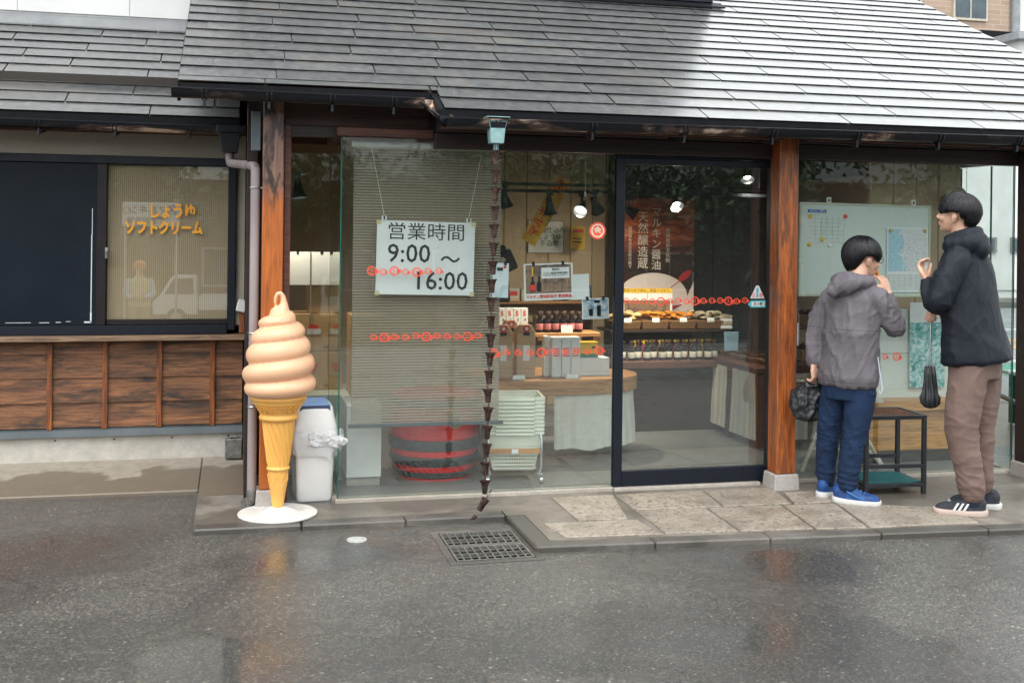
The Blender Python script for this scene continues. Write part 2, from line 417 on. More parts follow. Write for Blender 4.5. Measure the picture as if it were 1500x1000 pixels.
def flag_mat():
    m, n, l, b = nodes_of('pink_granite_flag')
    v = coord(n, l, (1, 1, 1), True)
    oi = n.new('ShaderNodeObjectInfo')
    vo = n.new('ShaderNodeTexVoronoi'); vo.inputs['Scale'].default_value = 52; l.new(v, vo.inputs['Vector'])
    g = nz(n, l, v, 60, 5, 0.7); md = nz(n, l, v, 5, 4)
    col = ramp(n, l, g, [(0.33, (0.07, 0.055, 0.045)), (0.42, (0.28, 0.235, 0.19)), (0.56, (0.39, 0.34, 0.28)), (0.75, (0.50, 0.45, 0.385))])
    dk = ramp(n, l, vo.outputs['Color'], [(0.16, 0.65), (0.28, 0.0)])
    col = mixc(n, l, dk, col, (0.10, 0.08, 0.066))
    col = mixc(n, l, ramp(n, l, oi.outputs['Random'], [(0.0, 0.0), (1.0, 0.42)]), col, (0.19, 0.165, 0.13))
    col = mixc(n, l, ramp(n, l, md, [(0.35, 0.45), (0.55, 0.0)]), col, (0.15, 0.12, 0.09))
    l.new(col, b.inputs['Base Color']); l.new(ramp(n, l, md, [(0.35, 0.3), (0.6, 0.55)]), b.inputs['Roughness'])
    bump(n, l, b, g, 0.4, 0.003)
    return m
M['flag'] = flag_mat()

GZ = 0.02                                                     # level of the asphalt; the step top is at 0.05
hx0, hx1, hy0, hy1 = 0.455, 0.861, -1.187, -0.653           # pit of the drain
xs = [-70, -9, hx0, hx1, 9, 90]; ys = [-90, -15.5, -8.7, hy0, hy1, 9, 140]       # the land falls away behind the viewer
g = MB()
gv = [(x, y, GZ if y > -9 else -1.15) for y in ys for x in xs]
gf = [(j * 6 + i, j * 6 + i + 1, j * 6 + i + 7, j * 6 + i + 6) for j in range(6) for i in range(5) if not (i == 2 and j == 3)]
g.add(gv, gf)
ground = g.build('asphalt_ground', M['asphalt']); tag(ground, 'wet grey asphalt lane in front of the shop', 'road', kind='structure')

# concrete step along the shop front
step = MB().prism([(-0.65, -0.36), (0.874, -0.366), (0.874, -0.478), (0.974, -0.478), (0.974, -1.0), (3.6, -1.17), (6.4, -1.33), (6.4, 0.0), (-0.5, 0.0), (-0.5, 1.0), (-0.78, 1.0), (-0.78, -0.36)], 'z', 0.001, 0.05).build('step', M['concrete'])
tag(step, 'raised concrete step along the shop front', 'step', kind='structure')
def kerb(poly):
    MB().prism(poly, 'z', 0.002, 0.052 + random.uniform(-0.002, 0.002)).build('kerb_stone', M['kerb'], step, bevel=0.008)
def kerb_run(p0, p1, n, w, gap=0.005):
    a, b_ = Vector(p0), Vector(p1); d = (b_ - a).normalized(); q = Vector((-d.y, d.x)) * w; L = (b_ - a).length / n
    for i in range(n):
        s0 = a + d * (i * L + gap / 2); s1 = a + d * ((i + 1) * L - gap / 2)
        kerb([tuple(s0), tuple(s1), tuple(s1 + q), tuple(s0 + q)])
kerb_run((-0.78, -0.455), (0.872, -0.475), 3, 0.11)
kerb_run((0.872, -1.09), (0.872, -0.48), 1, -0.105)
kerb_run((0.872, -1.10), (6.4, -1.44), 9, 0.105)
# granite flagstones in front of the door (irregular joints)
def flag(pts):
    c = Vector((sum(p[0] for p in pts) / len(pts), sum(p[1] for p in pts) / len(pts)))
    pl = [tuple(c + (Vector(p) - c) * 0.985) for p in pts]
    rel = [(p[0] - c.x, p[1] - c.y) for p in pl]
    h = random.uniform(0.0, 0.003)
    MB().prism(rel, 'z', -0.008, 0.006 + h).build('flagstone', M['flag'], step, bevel=0.003, loc=(c.x, c.y, 0.05))
flag([(1.22, -0.14), (1.60, -0.14), (1.50, -0.69), (1.22, -0.67)])
flag([(1.02, -0.69), (1.545, -0.705), (1.575, -1.01), (1.06, -0.97)])
flag([(1.61, -0.14), (2.17, -0.14), (2.12, -0.52), (1.60, -0.505)])
flag([(1.60, -0.52), (2.01, -0.54), (1.985, -1.035), (1.59, -1.01)])
flag([(2.18, -0.14), (2.62, -0.14), (2.55, -0.54), (2.13, -0.53)])
flag([(2.02, -0.545), (2.47, -0.565), (2.40, -1.07), (1.995, -1.04)])
flag([(2.48, -0.57), (2.80, -0.58), (2.70, -1.10), (2.41, -1.075)])
flag([(2.63, -0.28), (3.2, -0.25), (3.08, -0.55), (2.56, -0.55)])
flag([(2.81, -0.58), (3.42, -0.80), (3.36, -1.125), (2.71, -1.10)])
# annex apron: thin slab sloping up to the wall
ap = MB(); ap.hexa([(-4.6, 0.56, 0), (-0.785, 0.50, 0), (-0.785, 1.3, 0), (-4.6, 1.3, 0), (-4.6, 0.56, 0.035), (-0.785, 0.50, 0.04), (-0.785, 1.3, 0.092), (-4.6, 1.3, 0.095)])
apron = ap.build('apron', M['apron'], bevel=0.006); tag(apron, 'stained concrete apron below the serving window', 'pavement', kind='structure')
ap2 = MB(); ap2.hexa([(-0.78, 0.30, 0.051), (-0.5, 0.30, 0.051), (-0.5, 1.3, 0.051), (-0.78, 1.3, 0.051), (-0.78, 0.30, 0.053), (-0.5, 0.30, 0.053), (-0.5, 1.3, 0.09), (-0.78, 1.3, 0.09)])
ap2.build('apron_corner', M['apron'], apron)

# ------------------------------------------------------------------ drain with two gratings
M['iron'] = pm('galvanised_iron', (0.24, 0.235, 0.215), (0.12, 0.115, 0.105), sc=30, rough=0.42, rough2=0.6, metal=0.4, bmp=0.2, bsc=120)
M['pit'] = pm('pit_black', (0.006, 0.006, 0.006), rough=0.9, spec=0.0)  # even near-black matt colour of the whole pit
dr = empty('drain', 'pair of steel drain gratings set into the asphalt below the rain chain', 'drain', (0.658, -0.92, GZ))
f = MB()
for (a0, a1, b0, b1) in ((-0.235, 0.235, -0.295, -0.262), (-0.235, 0.235, 0.262, 0.295), (-0.235, -0.198, -0.262, 0.262), (0.198, 0.235, -0.262, 0.262), (-0.197, 0.197, -0.013, 0.013)):
    f.box(a0, a1, b0, b1, -0.03, 0.006)
f.build('surround', M['kerb'], dr, bevel=0.003)
pt = MB(); pt.box(-0.2, 0.2, -0.264, 0.264, -0.36, -0.35); pt.box(-0.215, -0.204, -0.27, 0.27, -0.36, -0.005); pt.box(0.204, 0.215, -0.27, 0.27, -0.36, -0.005)
pt.box(-0.204, 0.204, -0.28, -0.267, -0.36, -0.005); pt.box(-0.204, 0.204, 0.267, 0.28, -0.36, -0.005); pt.build('pit', M['pit'], dr)
gm = MB()
for s in (-1, 1):
    gm.box(-0.192, 0.192, s * 0.112 - 0.005, s * 0.112 + 0.005, -0.014, 0.004)
    gm.box(s * 0.188 - 0.005, s * 0.188 + 0.005, -0.1065, 0.1065, -0.014, 0.004)
gm.box(-0.1825, 0.1825, -0.003, 0.003, -0.010, 0.002)
gmesh = gm.mesh('grating_frame', M['iron'])
bmsh = MB().box(-0.003, 0.003, -0.1065, 0.1065, -0.004, 0.0035).mesh('bar', M['iron'])
cmsh = MB().box(-0.1825, 0.1825, -0.0028, 0.0028, -0.004, 0.0015).mesh('cross_bar', M['iron'])
for cy in (-0.131, 0.131):
    gr = link('grating', gmesh, dr, (0, cy, 0.002))
    for i in range(9): link('bar', bmsh, gr, (-0.192 + 0.384 * (i + 1) / 10, 0, 0))
    for yy in (-0.054, 0.054): link('cross_bar', cmsh, gr, (0, yy, 0))
mk = MB().lathe([(0.0, 0.0), (0.052, 0.0), (0.05, 0.006), (0.03, 0.009), (0.0, 0.0095)], n=28, capb=False, capt=False)
mo = mk.build('survey_marker', pm('worn_white_paint', (0.50, 0.50, 0.48), (0.34, 0.34, 0.32), sc=40, rough=0.6), smooth=True, loc=(0.035, -0.70, GZ + 0.001))
tag(mo, 'small round white marker disc on the asphalt left of the drain', 'marker')
# ------------------------------------------------------------------ shop building
def slate_mat():
    m, n, l, b = nodes_of('wet_slate')
    v = coord(n, l, (1, 1, 1), True); vw = coord(n, l, (1, 1, 1), False, True)
    oi = n.new('ShaderNodeObjectInfo')
    f1 = nz(n, l, v, 16, 6, 0.65); f2 = nz(n, l, vw, 2.2, 5, 0.6, 0.4); f3 = nz(n, l, v, 140, 3, 0.7)
    col = ramp(n, l, f1, [(0.3, (0.026, 0.028, 0.030)), (0.55, (0.070, 0.074, 0.075)), (0.75, (0.135, 0.138, 0.134))])
    col = mixc(n, l, ramp(n, l, f2, [(0.52, 0.0), (0.68, 0.6)]), col, (0.125, 0.113, 0.095))
    col = mixc(n, l, ramp(n, l, f2, [(0.30, 0.7), (0.42, 0.0)]), col, (0.035, 0.037, 0.036))
    mr = n.new('ShaderNodeMapRange'); mr.inputs['To Min'].default_value = 0.78; mr.inputs['To Max'].default_value = 1.22
    l.new(oi.outputs['Random'], mr.inputs['Value']); col = mixc(n, l, 1.0, col, mr.outputs[0], 'MULTIPLY')
    l.new(col, b.inputs['Base Color'])
    l.new(ramp(n, l, f2, [(0.3, 0.26), (0.7, 0.42)]), b.inputs['Roughness'])
    b.inputs['IOR'].default_value = 1.6; b.inputs['Coat Weight'].default_value = 1.0; b.inputs['Coat Roughness'].default_value = 0.27; b.inputs['Coat IOR'].default_value = 1.46
    bump(n, l, b, f3, 0.12, 0.002)
    return m
M['slate'] = slate_mat()
M['drip'] = pm('black_drip_edge', (0.006, 0.007, 0.009), (0.010, 0.011, 0.013), sc=20, rough=0.45, spec=0.1)
def gutter_mat():
    m, n, l, b = nodes_of('copper_gutter_painted_glints')
    v = coord(n, l, (0.35, 1, 1), False, True)
    f = nz(n, l, v, 5, 5, 0.6, 0.3)
    col = ramp(n, l, f, [(0.52, (0.013, 0.014, 0.018)), (0.58, (0.10, 0.068, 0.054)), (0.63, (0.62, 0.46, 0.37))])  # bright patches: reflected brightness painted into the dark copper colour
    l.new(col, b.inputs['Base Color']); b.inputs['Metallic'].default_value = 0.6
    l.new(ramp(n, l, f, [(0.4, 0.42), (0.7, 0.24)]), b.inputs['Roughness'])
    return m
M['gutter'] = gutter_mat()
M['verdigris'] = pm('verdigris_copper', (0.30, 0.47, 0.47), (0.16, 0.30, 0.31), sc=14, rough=0.5, rough2=0.65, bmp=0.1)
M['copper'] = pm('brown_copper', (0.15, 0.092, 0.078), (0.035, 0.022, 0.020), sc=40, rough=0.3, rough2=0.5, metal=0.8, bmp=0.15)
M['pillar'] = wood('oiled_pillar', (0.50, 0.145, 0.028), (0.28, 0.066, 0.016), (0.052, 0.027, 0.018), 'z', 1.0, 0.34, 0.5, 0.55, 0.35, 0.15)
M['pillar_grey'] = wood('weathered_pillar', (0.25, 0.125, 0.085), (0.12, 0.055, 0.038), (0.035, 0.022, 0.018), 'z', 0.9, 0.5, 0.65, 0.5, 0.3)
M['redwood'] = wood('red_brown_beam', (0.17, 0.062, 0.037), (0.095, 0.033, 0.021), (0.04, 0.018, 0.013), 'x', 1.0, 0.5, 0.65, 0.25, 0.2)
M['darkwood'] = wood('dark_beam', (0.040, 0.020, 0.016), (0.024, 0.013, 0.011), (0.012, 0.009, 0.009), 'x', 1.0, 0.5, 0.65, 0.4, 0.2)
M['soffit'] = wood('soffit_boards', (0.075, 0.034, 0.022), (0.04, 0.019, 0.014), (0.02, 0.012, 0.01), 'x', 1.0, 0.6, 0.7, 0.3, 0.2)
M['plaster'] = pm('beige_plaster', (0.50, 0.455, 0.375), (0.44, 0.395, 0.32), sc=2.2, rough=0.85, bmp=0.15, bsc=200, world=True, rnd=False)
M['white_wall'] = pm('white_siding', (0.74, 0.75, 0.74), (0.64, 0.65, 0.63), sc=1.6, rough=0.7, bmp=0.08, bsc=120, world=True, rnd=False)

SL = 0.49; PITCH = 0.16; NORM = Vector((0, -SL, 1)).normalized(); SA = math.atan(SL); LEN = PITCH / math.cos(SA)
def slate_mesh(w):
    L = LEN + 0.028; t = 0.006; lift = 0.007
    v = [(0, 0.005, lift), (w, 0.005, lift), (w, L, -0.001), (0, L, -0.001), (0, 0, lift + t), (w, 0, lift + t), (w, L, 0.0035), (0, L, 0.0035)]
    return MB().hexa(v).mesh('slate', M['slate'])
SLW = 0.905
SLATE = slate_mesh(SLW - 0.009)
def slate_course(parent, xa, xb, yc, zc, off, ymul=1.0):
    x = xa - off * SLW
    while x < xb - 0.02:
        a = max(x, xa); b_ = min(x + SLW, xb)
        if b_ - a > 0.03:
            o = link('slate', SLATE, parent, (a, yc + random.uniform(-0.0015, 0.0015), zc + random.uniform(0, 0.0012)), (SA + random.uniform(-0.002, 0.002), 0, random.uniform(-0.0012, 0.0012)))
            o.scale = ((b_ - a) / SLW, ymul, 1)
        x += SLW

shop = empty('shop_building', 'single storey shop with wet slate roof, wooden posts and glass front', 'building')
EY, EZ = -0.47, 2.26                      # eave line of the main roof
LY = -0.236                               # eave of the shorter left stretch
X0, XJ, X1 = -0.89, 0.515, 5.35
def rz_(y): return EZ + SL * (y - EY)
RIDGE = 4.4
deck = MB()
T = 0.055
def slab(mb, xa, xb, ya, yb, th, dz=-0.004, mi=0):
    a, b_ = rz_(ya) + dz, rz_(yb) + dz
    mb.hexa([(xa, ya, a - th), (xb, ya, a - th), (xb, yb, b_ - th), (xa, yb, b_ - th), (xa, ya, a), (xb, ya, a), (xb, yb, b_), (xa, yb, b_)], mi)
slab(deck, X0 + 0.01, XJ, LY, RIDGE, T); slab(deck, XJ, X1 - 0.01, EY, RIDGE, T)
zr = rz_(RIDGE)
deck.hexa([(X0 + 0.01, RIDGE, zr - T - .02), (X1 - 0.01, RIDGE, zr - T - .02), (X1 - 0.01, 9.0, zr - T - 2.2), (X0 + 0.01, 9.0, zr - T - 2.2), (X0 + 0.01, RIDGE, zr - .01), (X1 - 0.01, RIDGE, zr - .01), (X1 - 0.01, 9.0, zr - 2.2), (X0 + 0.01, 9.0, zr - 2.2)])
roof = deck.build('roof', M['soffit'], shop)
k = 0
y = EY - 0.012
while y < RIDGE - 0.1:
    off = (0.37 + 0.5 * (k % 2) + 0.06 * ((k * 7) % 3 - 1)) % 1.0
    xa = X0
    if y < LY - 0.1: xa = XJ - 0.012
    if abs(y - LY) < 0.1 and y < LY:      # course cut by the jog: full on the right only
        xa = XJ - 0.012
    # the raised storey stands on the roof from y=1.87
    if y > 1.9:
        slate_course(roof, 3.13, X1, y, rz_(y), 0.3 + 0.5 * (k % 2))
    else:
        slate_course(roof, xa, X1, y, rz_(y), off)
    y += PITCH; k += 1
# narrow starter course on the shorter left eave
slate_course(roof, X0, XJ - 0.012, LY - 0.012, rz_(LY), 0.5, 0.55)
fa = MB()
fa.box(XJ - 0.03, X1 - 0.012, EY - 0.008, EY - 0.001, rz_(EY) - 0.095, rz_(EY) - 0.002)
fa.box(X0 + 0.012, XJ - 0.03, LY - 0.008, LY - 0.001, rz_(LY) - 0.085, rz_(LY) - 0.002)
fa.hexa([(XJ - 0.055, LY, rz_(LY) - 0.085), (XJ - 0.03, EY + 0.004, rz_(EY) - 0.09), (XJ - 0.001, EY + 0.004, rz_(EY) - 0.09), (XJ - 0.02, LY, rz_(LY) - 0.085),
         (XJ - 0.055, LY, rz_(LY) - 0.003), (XJ - 0.03, EY + 0.004, rz_(EY) - 0.003), (XJ - 0.001, EY + 0.004, rz_(EY) - 0.003), (XJ - 0.02, LY, rz_(LY) - 0.003)])
fa.build('drip_edge', M['drip'], roof)
vg = MB()
for xx in (X0 - 0.004, X1 - 0.014):
    a, b_ = rz_(LY if xx < 0 else EY), rz_(RIDGE); ya = LY if xx < 0 else EY
    vg.hexa([(xx, ya, a - 0.10), (xx + 0.018, ya, a - 0.10), (xx + 0.018, RIDGE, b_ - 0.10), (xx, RIDGE, b_ - 0.10), (xx, ya, a + 0.006), (xx + 0.018, ya, a + 0.006), (xx + 0.018, RIDGE, b_ + 0.006), (xx, RIDGE, b_ + 0.006)])
vg.build('verge_board', M['drip'], roof)

def gutter(parent, p0, p1, r=0.047, name='gutter', brackets=0, caps=True, hook=True):
    p0, p1 = Vector(p0), Vector(p1); d = (p1 - p0).normalized(); s_ = Vector((d.y, -d.x, 0)).normalized(); up = Vector((0, 0, 1))
    mb = MB(); n = 12; v = []; fcs = []
    prof = []
    for i in range(n + 1):
        a = PI * i / n; prof.append((-math.cos(a) * r, -math.sin(a) * r))
    prof = [(-r - 0.008, -0.004), (-r - 0.009, 0.004), (-r, 0.006)] + prof + [(r, 0.006), (r + 0.009, 0.004), (r + 0.008, -0.004)]
    inner = [(x * 0.93, y * 0.93 + 0.001) for x, y in prof[2:-2]]
    ring = prof + list(reversed(inner)); q = len(ring)
    for p in (p0, p1):
        for (a, b_) in ring: v.append(p + s_ * a + up * b_)
    for i in range(q): fcs.append((i, (i + 1) % q, q + (i + 1) % q, q + i))
    mb.add(v, fcs)
    if caps:
        for p in (p0, p1): mb.add([p + s_ * a + up * b_ for a, b_ in prof[2:-2]], [tuple(range(n + 3))])
    o = mb.build(name, M['gutter'], parent, smooth=True)
    L = (p1 - p0).length
    for i in range(brackets):
        t = (i + 0.5) / brackets * L; p = p0 + d * t; bmb = MB()
        pts = [p + s_ * (math.cos(a) * (r + 0.006)) - up * (math.sin(a) * (r + 0.006)) for a in [PI * j / 10 for j in range(11)]]
        for w in (-0.012, 0.012):
            bmb.tube([q_ + d * w for q_ in pts], 0.0035, 6)
        if hook: bmb.bar(p - up * r, p - up * (r + 0.04), 0.03, 0.012); bmb.cyl(p - up * (r + 0.03) - s_ * 0.0, p - s_ * 0.22 - up * (r + 0.0), 0.006, 6)
        bmb.build('bracket', M['black_metal'], o)
    return o
GYm, GZm = -0.535, 2.205
gutter(shop, (XJ - 0.01, GYm, GZm - 0.006), (X1 + 0.02, GYm, GZm + 0.012), brackets=9)
gutter(shop, (X0 - 0.03, LY - 0.065, GZm + 0.125), (XJ - 0.10, LY - 0.065, GZm + 0.118), brackets=4)
gutter(shop, (XJ - 0.085, LY - 0.07, GZm + 0.115), (XJ - 0.012, GYm + 0.012, GZm + 0.006), r=0.04, brackets=0, name='gutter_return')
# collector box
col_ = MB(); CX_, CY_ = 0.775, GYm
col_.taper(CX_, CY_, GZm - 0.130, GZm - 0.050, 0.036, 0.036, 0.042, 0.044, 0)
col_.taper(CX_, CY_, GZm - 0.050, GZm - 0.012, 0.042, 0.044, 0.050, 0.05, 1)
col_.taper(CX_, CY_, GZm - 0.012, GZm + 0.012, 0.050, 0.05, 0.066, 0.062, 1)
col_.cyl((CX_, CY_, GZm - 0.165), (CX_, CY_, GZm - 0.130), 0.016, 10, 1)
col_.build('collector_box', [M['verdigris'], M['black_metal']], shop, bevel=0.003)

# posts on granite bases
def post(x, y, w, z0, z1, mats, base_h=0.1):
    o = MB().box(x - w / 2, x + w / 2, y - w / 2, y + w / 2, z0, z1).build('post', mats, shop, bevel=0.006)
    b_ = MB(); b_.taper(x, y, 0.045, z0 - 0.001, w * 0.68, w * 0.68, w * 0.62, w * 0.62); b_.build('stone_base', M['granite'], o, bevel=0.006)
    return o
def mixed_pillar(x, y, w, z0, z1):
    """left post: bleached and water-stained above, oiled orange below"""
    m, n, l, b = nodes_of('stained_pillar')
    a = M['pillar']; bw = M['pillar_grey']
    v = coord(n, l, (1, 1, 0.06), False); vg_ = coord(n, l, (1, 1, 0.3), False)
    g1 = nz(n, l, v, 90, 6, 0.6, 0.6); g2 = nz(n, l, v, 20, 5, 0.6, 1.2); g3 = nz(n, l, vg_, 14, 5, 0.6, 0.4)
    orange = ramp(n, l, g2, [(0.3, (0.30, 0.07, 0.012)), (0.68, (0.55, 0.155, 0.024))])
    grey = ramp(n, l, g2, [(0.3, (0.14, 0.075, 0.055)), (0.68, (0.30, 0.17, 0.125))])
    grey = mixc(n, l, ramp(n, l, g3, [(0.5, 0.0), (0.58, 1.0)]), grey, (0.03, 0.022, 0.018))
    sx = n.new('ShaderNodeSeparateXYZ'); tc = n.new('ShaderNodeTexCoord'); l.new(tc.outputs['Object'], sx.inputs[0])
    ad = n.new('ShaderNodeMath'); ad.operation = 'MULTIPLY_ADD'; ad.inputs[1].default_value = 0.55; l.new(g3, ad.inputs[0]); l.new(sx.outputs['Z'], ad.inputs[2])
    fz = ramp(n, l, ad.outputs[0], [(0.0, 0), (1.0, 1)])
    mr = n.new('ShaderNodeMapRange'); mr.inputs['From Min'].default_value = 1.98; mr.inputs['From Max'].default_value = 2.16; l.new(ad.outputs[0], mr.inputs['Value'])
    col = mixc(n, l, mr.outputs[0], orange, grey)
    col = mixc(n, l, ramp(n, l, g1, [(0.45, 0.0), (0.7, 0.6)]), col, (0.10, 0.03, 0.012))
    l.new(col, b.inputs['Base Color']); b.inputs['Roughness'].default_value = 0.4; bump(n, l, b, g1, 0.3, 0.002)
    return post(x, y, w, z0, z1, m)
mixed_pillar(-0.385, 0.0, 0.116, 0.15, 2.36)
post(2.692, -0.13, 0.126, 0.145, 2.30, M['pillar'])
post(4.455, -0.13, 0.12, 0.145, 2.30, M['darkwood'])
# beams under the eave
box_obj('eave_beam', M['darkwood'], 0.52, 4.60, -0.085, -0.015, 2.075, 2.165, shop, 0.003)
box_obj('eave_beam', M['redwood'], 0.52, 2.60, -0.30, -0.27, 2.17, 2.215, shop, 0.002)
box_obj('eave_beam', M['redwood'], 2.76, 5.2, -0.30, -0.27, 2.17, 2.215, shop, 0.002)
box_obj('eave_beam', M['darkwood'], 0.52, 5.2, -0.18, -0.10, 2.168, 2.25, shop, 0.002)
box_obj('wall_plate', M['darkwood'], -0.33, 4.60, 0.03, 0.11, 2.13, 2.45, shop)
for i in range(15):
    x = 0.62 + i * 0.33
    r_ = MB(); za, zb = rz_(-0.44) - T - 0.006, rz_(0.6) - T - 0.006
    r_.hexa([(x, -0.44, za - 0.05), (x + 0.045, -0.44, za - 0.05), (x + 0.045, 0.02, rz_(0.02) - T - 0.056), (x, 0.02, rz_(0.02) - T - 0.056),
             (x, -0.44, za), (x + 0.045, -0.44, za), (x + 0.045, 0.02, rz_(0.02) - T - 0.006), (x, 0.02, rz_(0.02) - T - 0.006)])
    r_.build('rafter', M['soffit'], shop)
# panelled soffit and cornice above the corner recess
box_obj('soffit_panel', M['soffit'], -0.33, 0.5, 0.0, 0.76, 2.40, 2.42, shop)
box_obj('fascia_panel', M['soffit'], -0.32, 0.50, 0.012, 0.028, 2.19, 2.50, shop)
box_obj('fascia_panel', M['soffit'], -0.33, -0.02, 0.76, 0.78, 2.19, 2.60, shop)
co = MB()
co.box(-0.035, 0.52, -0.035, 0.06, 2.135, 2.185); co.box(-0.035, 0.03, 0.062, 0.70, 2.135, 2.185); co.box(-0.325, 0.03, 0.702, 0.76, 2.135, 2.185)
co.build('cornice', M['redwood'], shop, bevel=0.004)
box_obj('slim_post', M['redwood'], -0.322, -0.285, 0.02, 0.075, 0.05, 2.40, shop, 0.003)

# glass panes
def pane(name, x0, x1, y0, y1, z0, z1, parent=shop, mat='glass'):
    mb = MB(); mb.box(x0, x1, y0, y1, z0, z1)
    # faces order: bottom, top, front(-y), back, left, right
    thin_x = (x1 - x0) < (y1 - y0)
    edge = (0, 1, 2, 3) if thin_x else (0, 1, 4, 5)
    mb.m = [1 if i in edge else 0 for i in range(6)]
    return mb.build(name, [M[mat], M['glass_edge']], parent)
bay = pane('window_pane', 0.002, 1.636, 0.0, 0.010, 0.072, 2.13)
pane('window_pane', -0.008, 0.0, 0.0, 0.74, 0.072, 2.13)
pane('window_pane', -0.285, -0.012, 0.75, 0.758, 0.072, 2.13)
right_pane = pane('window_pane', 2.765, 4.425, 0.0, 0.010, 0.072, 2.075)
for i, (ya, yb) in enumerate(((0.002, 0.236), (0.244, 0.565), (0.573, 1.6))):
    pane('window_pane', 4.428, 4.438, ya, yb, 0.072, 2.09)
M['sill'] = concrete_mat('pale_sill', (0.46, 0.42, 0.36), (0.33, 0.29, 0.24), 1.6, 0.4, 0.55, 0.7, 0.5)
si = MB(); si.box(-0.02, 1.64, -0.03, 0.05, 0.03, 0.071); si.box(-0.03, 0.012, 0.052, 0.735, 0.03, 0.071); si.box(-0.33, 0.012, 0.737, 0.79, 0.03, 0.071)
si.box(1.642, 2.60, -0.045, 0.06, 0.03, 0.068); si.box(2.77, 4.45, -0.03, 0.05, 0.03, 0.071); si.box(4.41, 4.455, 0.052, 1.62, 0.03, 0.071)
si.build('sill', M['sill'], shop, bevel=0.004)

# sliding door
door = MB().box(1.645, 1.70, -0.012, 0.035, 0.069, 2.058).build('door', M['navy_frame'], shop, bevel=0.003)
box_obj('stile', M['navy_frame'], 2.655, 2.71, -0.012, 0.035, 0.069, 2.058, door, 0.003)
box_obj('rail', M['navy_frame'], 1.701, 2.654, -0.012, 0.035, 2.018, 2.058, door, 0.003)
box_obj('rail', M['navy_frame'], 1.701, 2.654, -0.012, 0.035, 0.069, 0.162, door, 0.003)
door_pane = pane('pane', 1.699, 2.656, 0.004, 0.012, 0.16, 2.02, door)
box_obj('door_header', M['navy_frame'], 1.64, 2.72, -0.014, 0.05, 2.060, 2.074, shop)
box_obj('handle', M['steel'], 2.745, 2.7535, -0.222, -0.204, 0.93, 1.07, shop, 0.002)

# red fish-like round stickers along the panes
def sticker_mesh(s):
    mb = MB(); n = 20; t = 0.0008
    def ring(r0, r1, cx=0, cz=0, a0=0.0, a1=2 * PI, seg=n):
        v = []; fcs = []
        for i in range(seg + 1):
            a = a0 + (a1 - a0) * i / seg
            for r in (r0, r1): v.append((cx + r * math.cos(a), 0, cz + r * math.sin(a)))
        for i in range(seg): fcs.append((2 * i, 2 * i + 1, 2 * i + 3, 2 * i + 2))
        mb.add(v, fcs)
    ring(0.74 * s, 1.02 * s, a0=0.5, a1=2 * PI - 0.35)
    for a, L in ((0.42, 0.9), (-0.1, 1.1), (-0.7, 0.85), (0.95, 0.7)):
        x0_, z0_ = 0.55 * s, -0.15 * s; dx, dz = math.cos(a), math.sin(a); w = 0.17 * s
        mb.add([(x0_ - dz * w * .5, 0, z0_ + dx * w * .5), (x0_ + dz * w * .5, 0, z0_ - dx * w * .5), (x0_ + dx * L * s + dz * w, 0, z0_ + dz * L * s - dx * w), (x0_ + dx * L * s - dz * w, 0, z0_ + dz * L * s + dx * w)], [(0, 1, 2, 3)])
    for (px, pz, w, h) in ((-0.3, 0.25, 0.22, 0.07), (0.05, 0.05, 0.07, 0.45), (-0.2, -0.35, 0.28, 0.07)):
        mb.add([((px - w) * s, 0, (pz - h) * s), ((px + w) * s, 0, (pz - h) * s), ((px + w) * s, 0, (pz + h) * s), ((px - w) * s, 0, (pz + h) * s)], [(0, 1, 2, 3)])
    me = mb.mesh('sticker', M['sticker'])
    return me
ST_S, ST_L = sticker_mesh(0.0185), sticker_mesh(0.027)
def stickers(parent, xs_, z, yy=-0.0016):
    for (x, big) in xs_:
        link('sticker', ST_L if big else ST_S, parent, (x, yy - random.uniform(0, 0.0006), z + random.uniform(-0.004, 0.004)), (0, random.uniform(-0.12, 0.12), 0))
def row(xa, xb, n, bigs): return [(xa + (xb - xa) * i / (n - 1), i in bigs) for i in range(n)]
stickers(bay, row(0.175, 0.565, 7, (0, 2, 4)), 1.365)
stickers(bay, row(0.19, 0.80, 11, (1, 5, 9)), 0.99)
stickers(bay, row(0.90, 1.545, 10, (0, 4, 9)), 0.89)
stickers(door_pane, row(1.72, 2.50, 15, (4, 8, 12)), 1.19, 0.0024)
stickers(right_pane, [(3.48, False), (3.565, True)], 0.83)
# caution sticker on the door glass
M['cyan'] = pm('cyan_print', (0.10, 0.48, 0.56), rough=0.5)
M['blue'] = pm('blue_print', (0.03, 0.12, 0.42), rough=0.5)
cs = MB().prism([(2.535, 1.205), (2.632, 1.205), (2.592, 1.285), (2.575, 1.285)], 'y', 0.0010, 0.0020).build('caution_sticker', M['paper'], door_pane)
lettering('!', 0.075, M['cyan'], door_pane, (2.583, 0.0005, 1.238), off=0.004).name = 'caution_mark'
lettering('注', 0.03, M['red'], door_pane, (2.558, 0.0005, 1.222)).name = 'caution_mark'
lettering('意', 0.03, M['red'], door_pane, (2.609, 0.0005, 1.222)).name = 'caution_mark'
MB().prism([(2.520, 1.168), (2.540, 1.148), (2.640, 1.148), (2.640, 1.194), (2.540, 1.192)], 'y', 0.0010, 0.0020).build('caution_sticker', M['cyan'], door_pane)
MB().prism([(2.545, 1.157), (2.630, 1.157), (2.630, 1.183), (2.545, 1.183)], 'y', 0.0002, 0.0008).build('caution_sticker', M['paper'], door_pane)
lettering('自→動', 0.022, M['ink'], door_pane, (2.588, -0.0006, 1.170)).name = 'caution_mark'

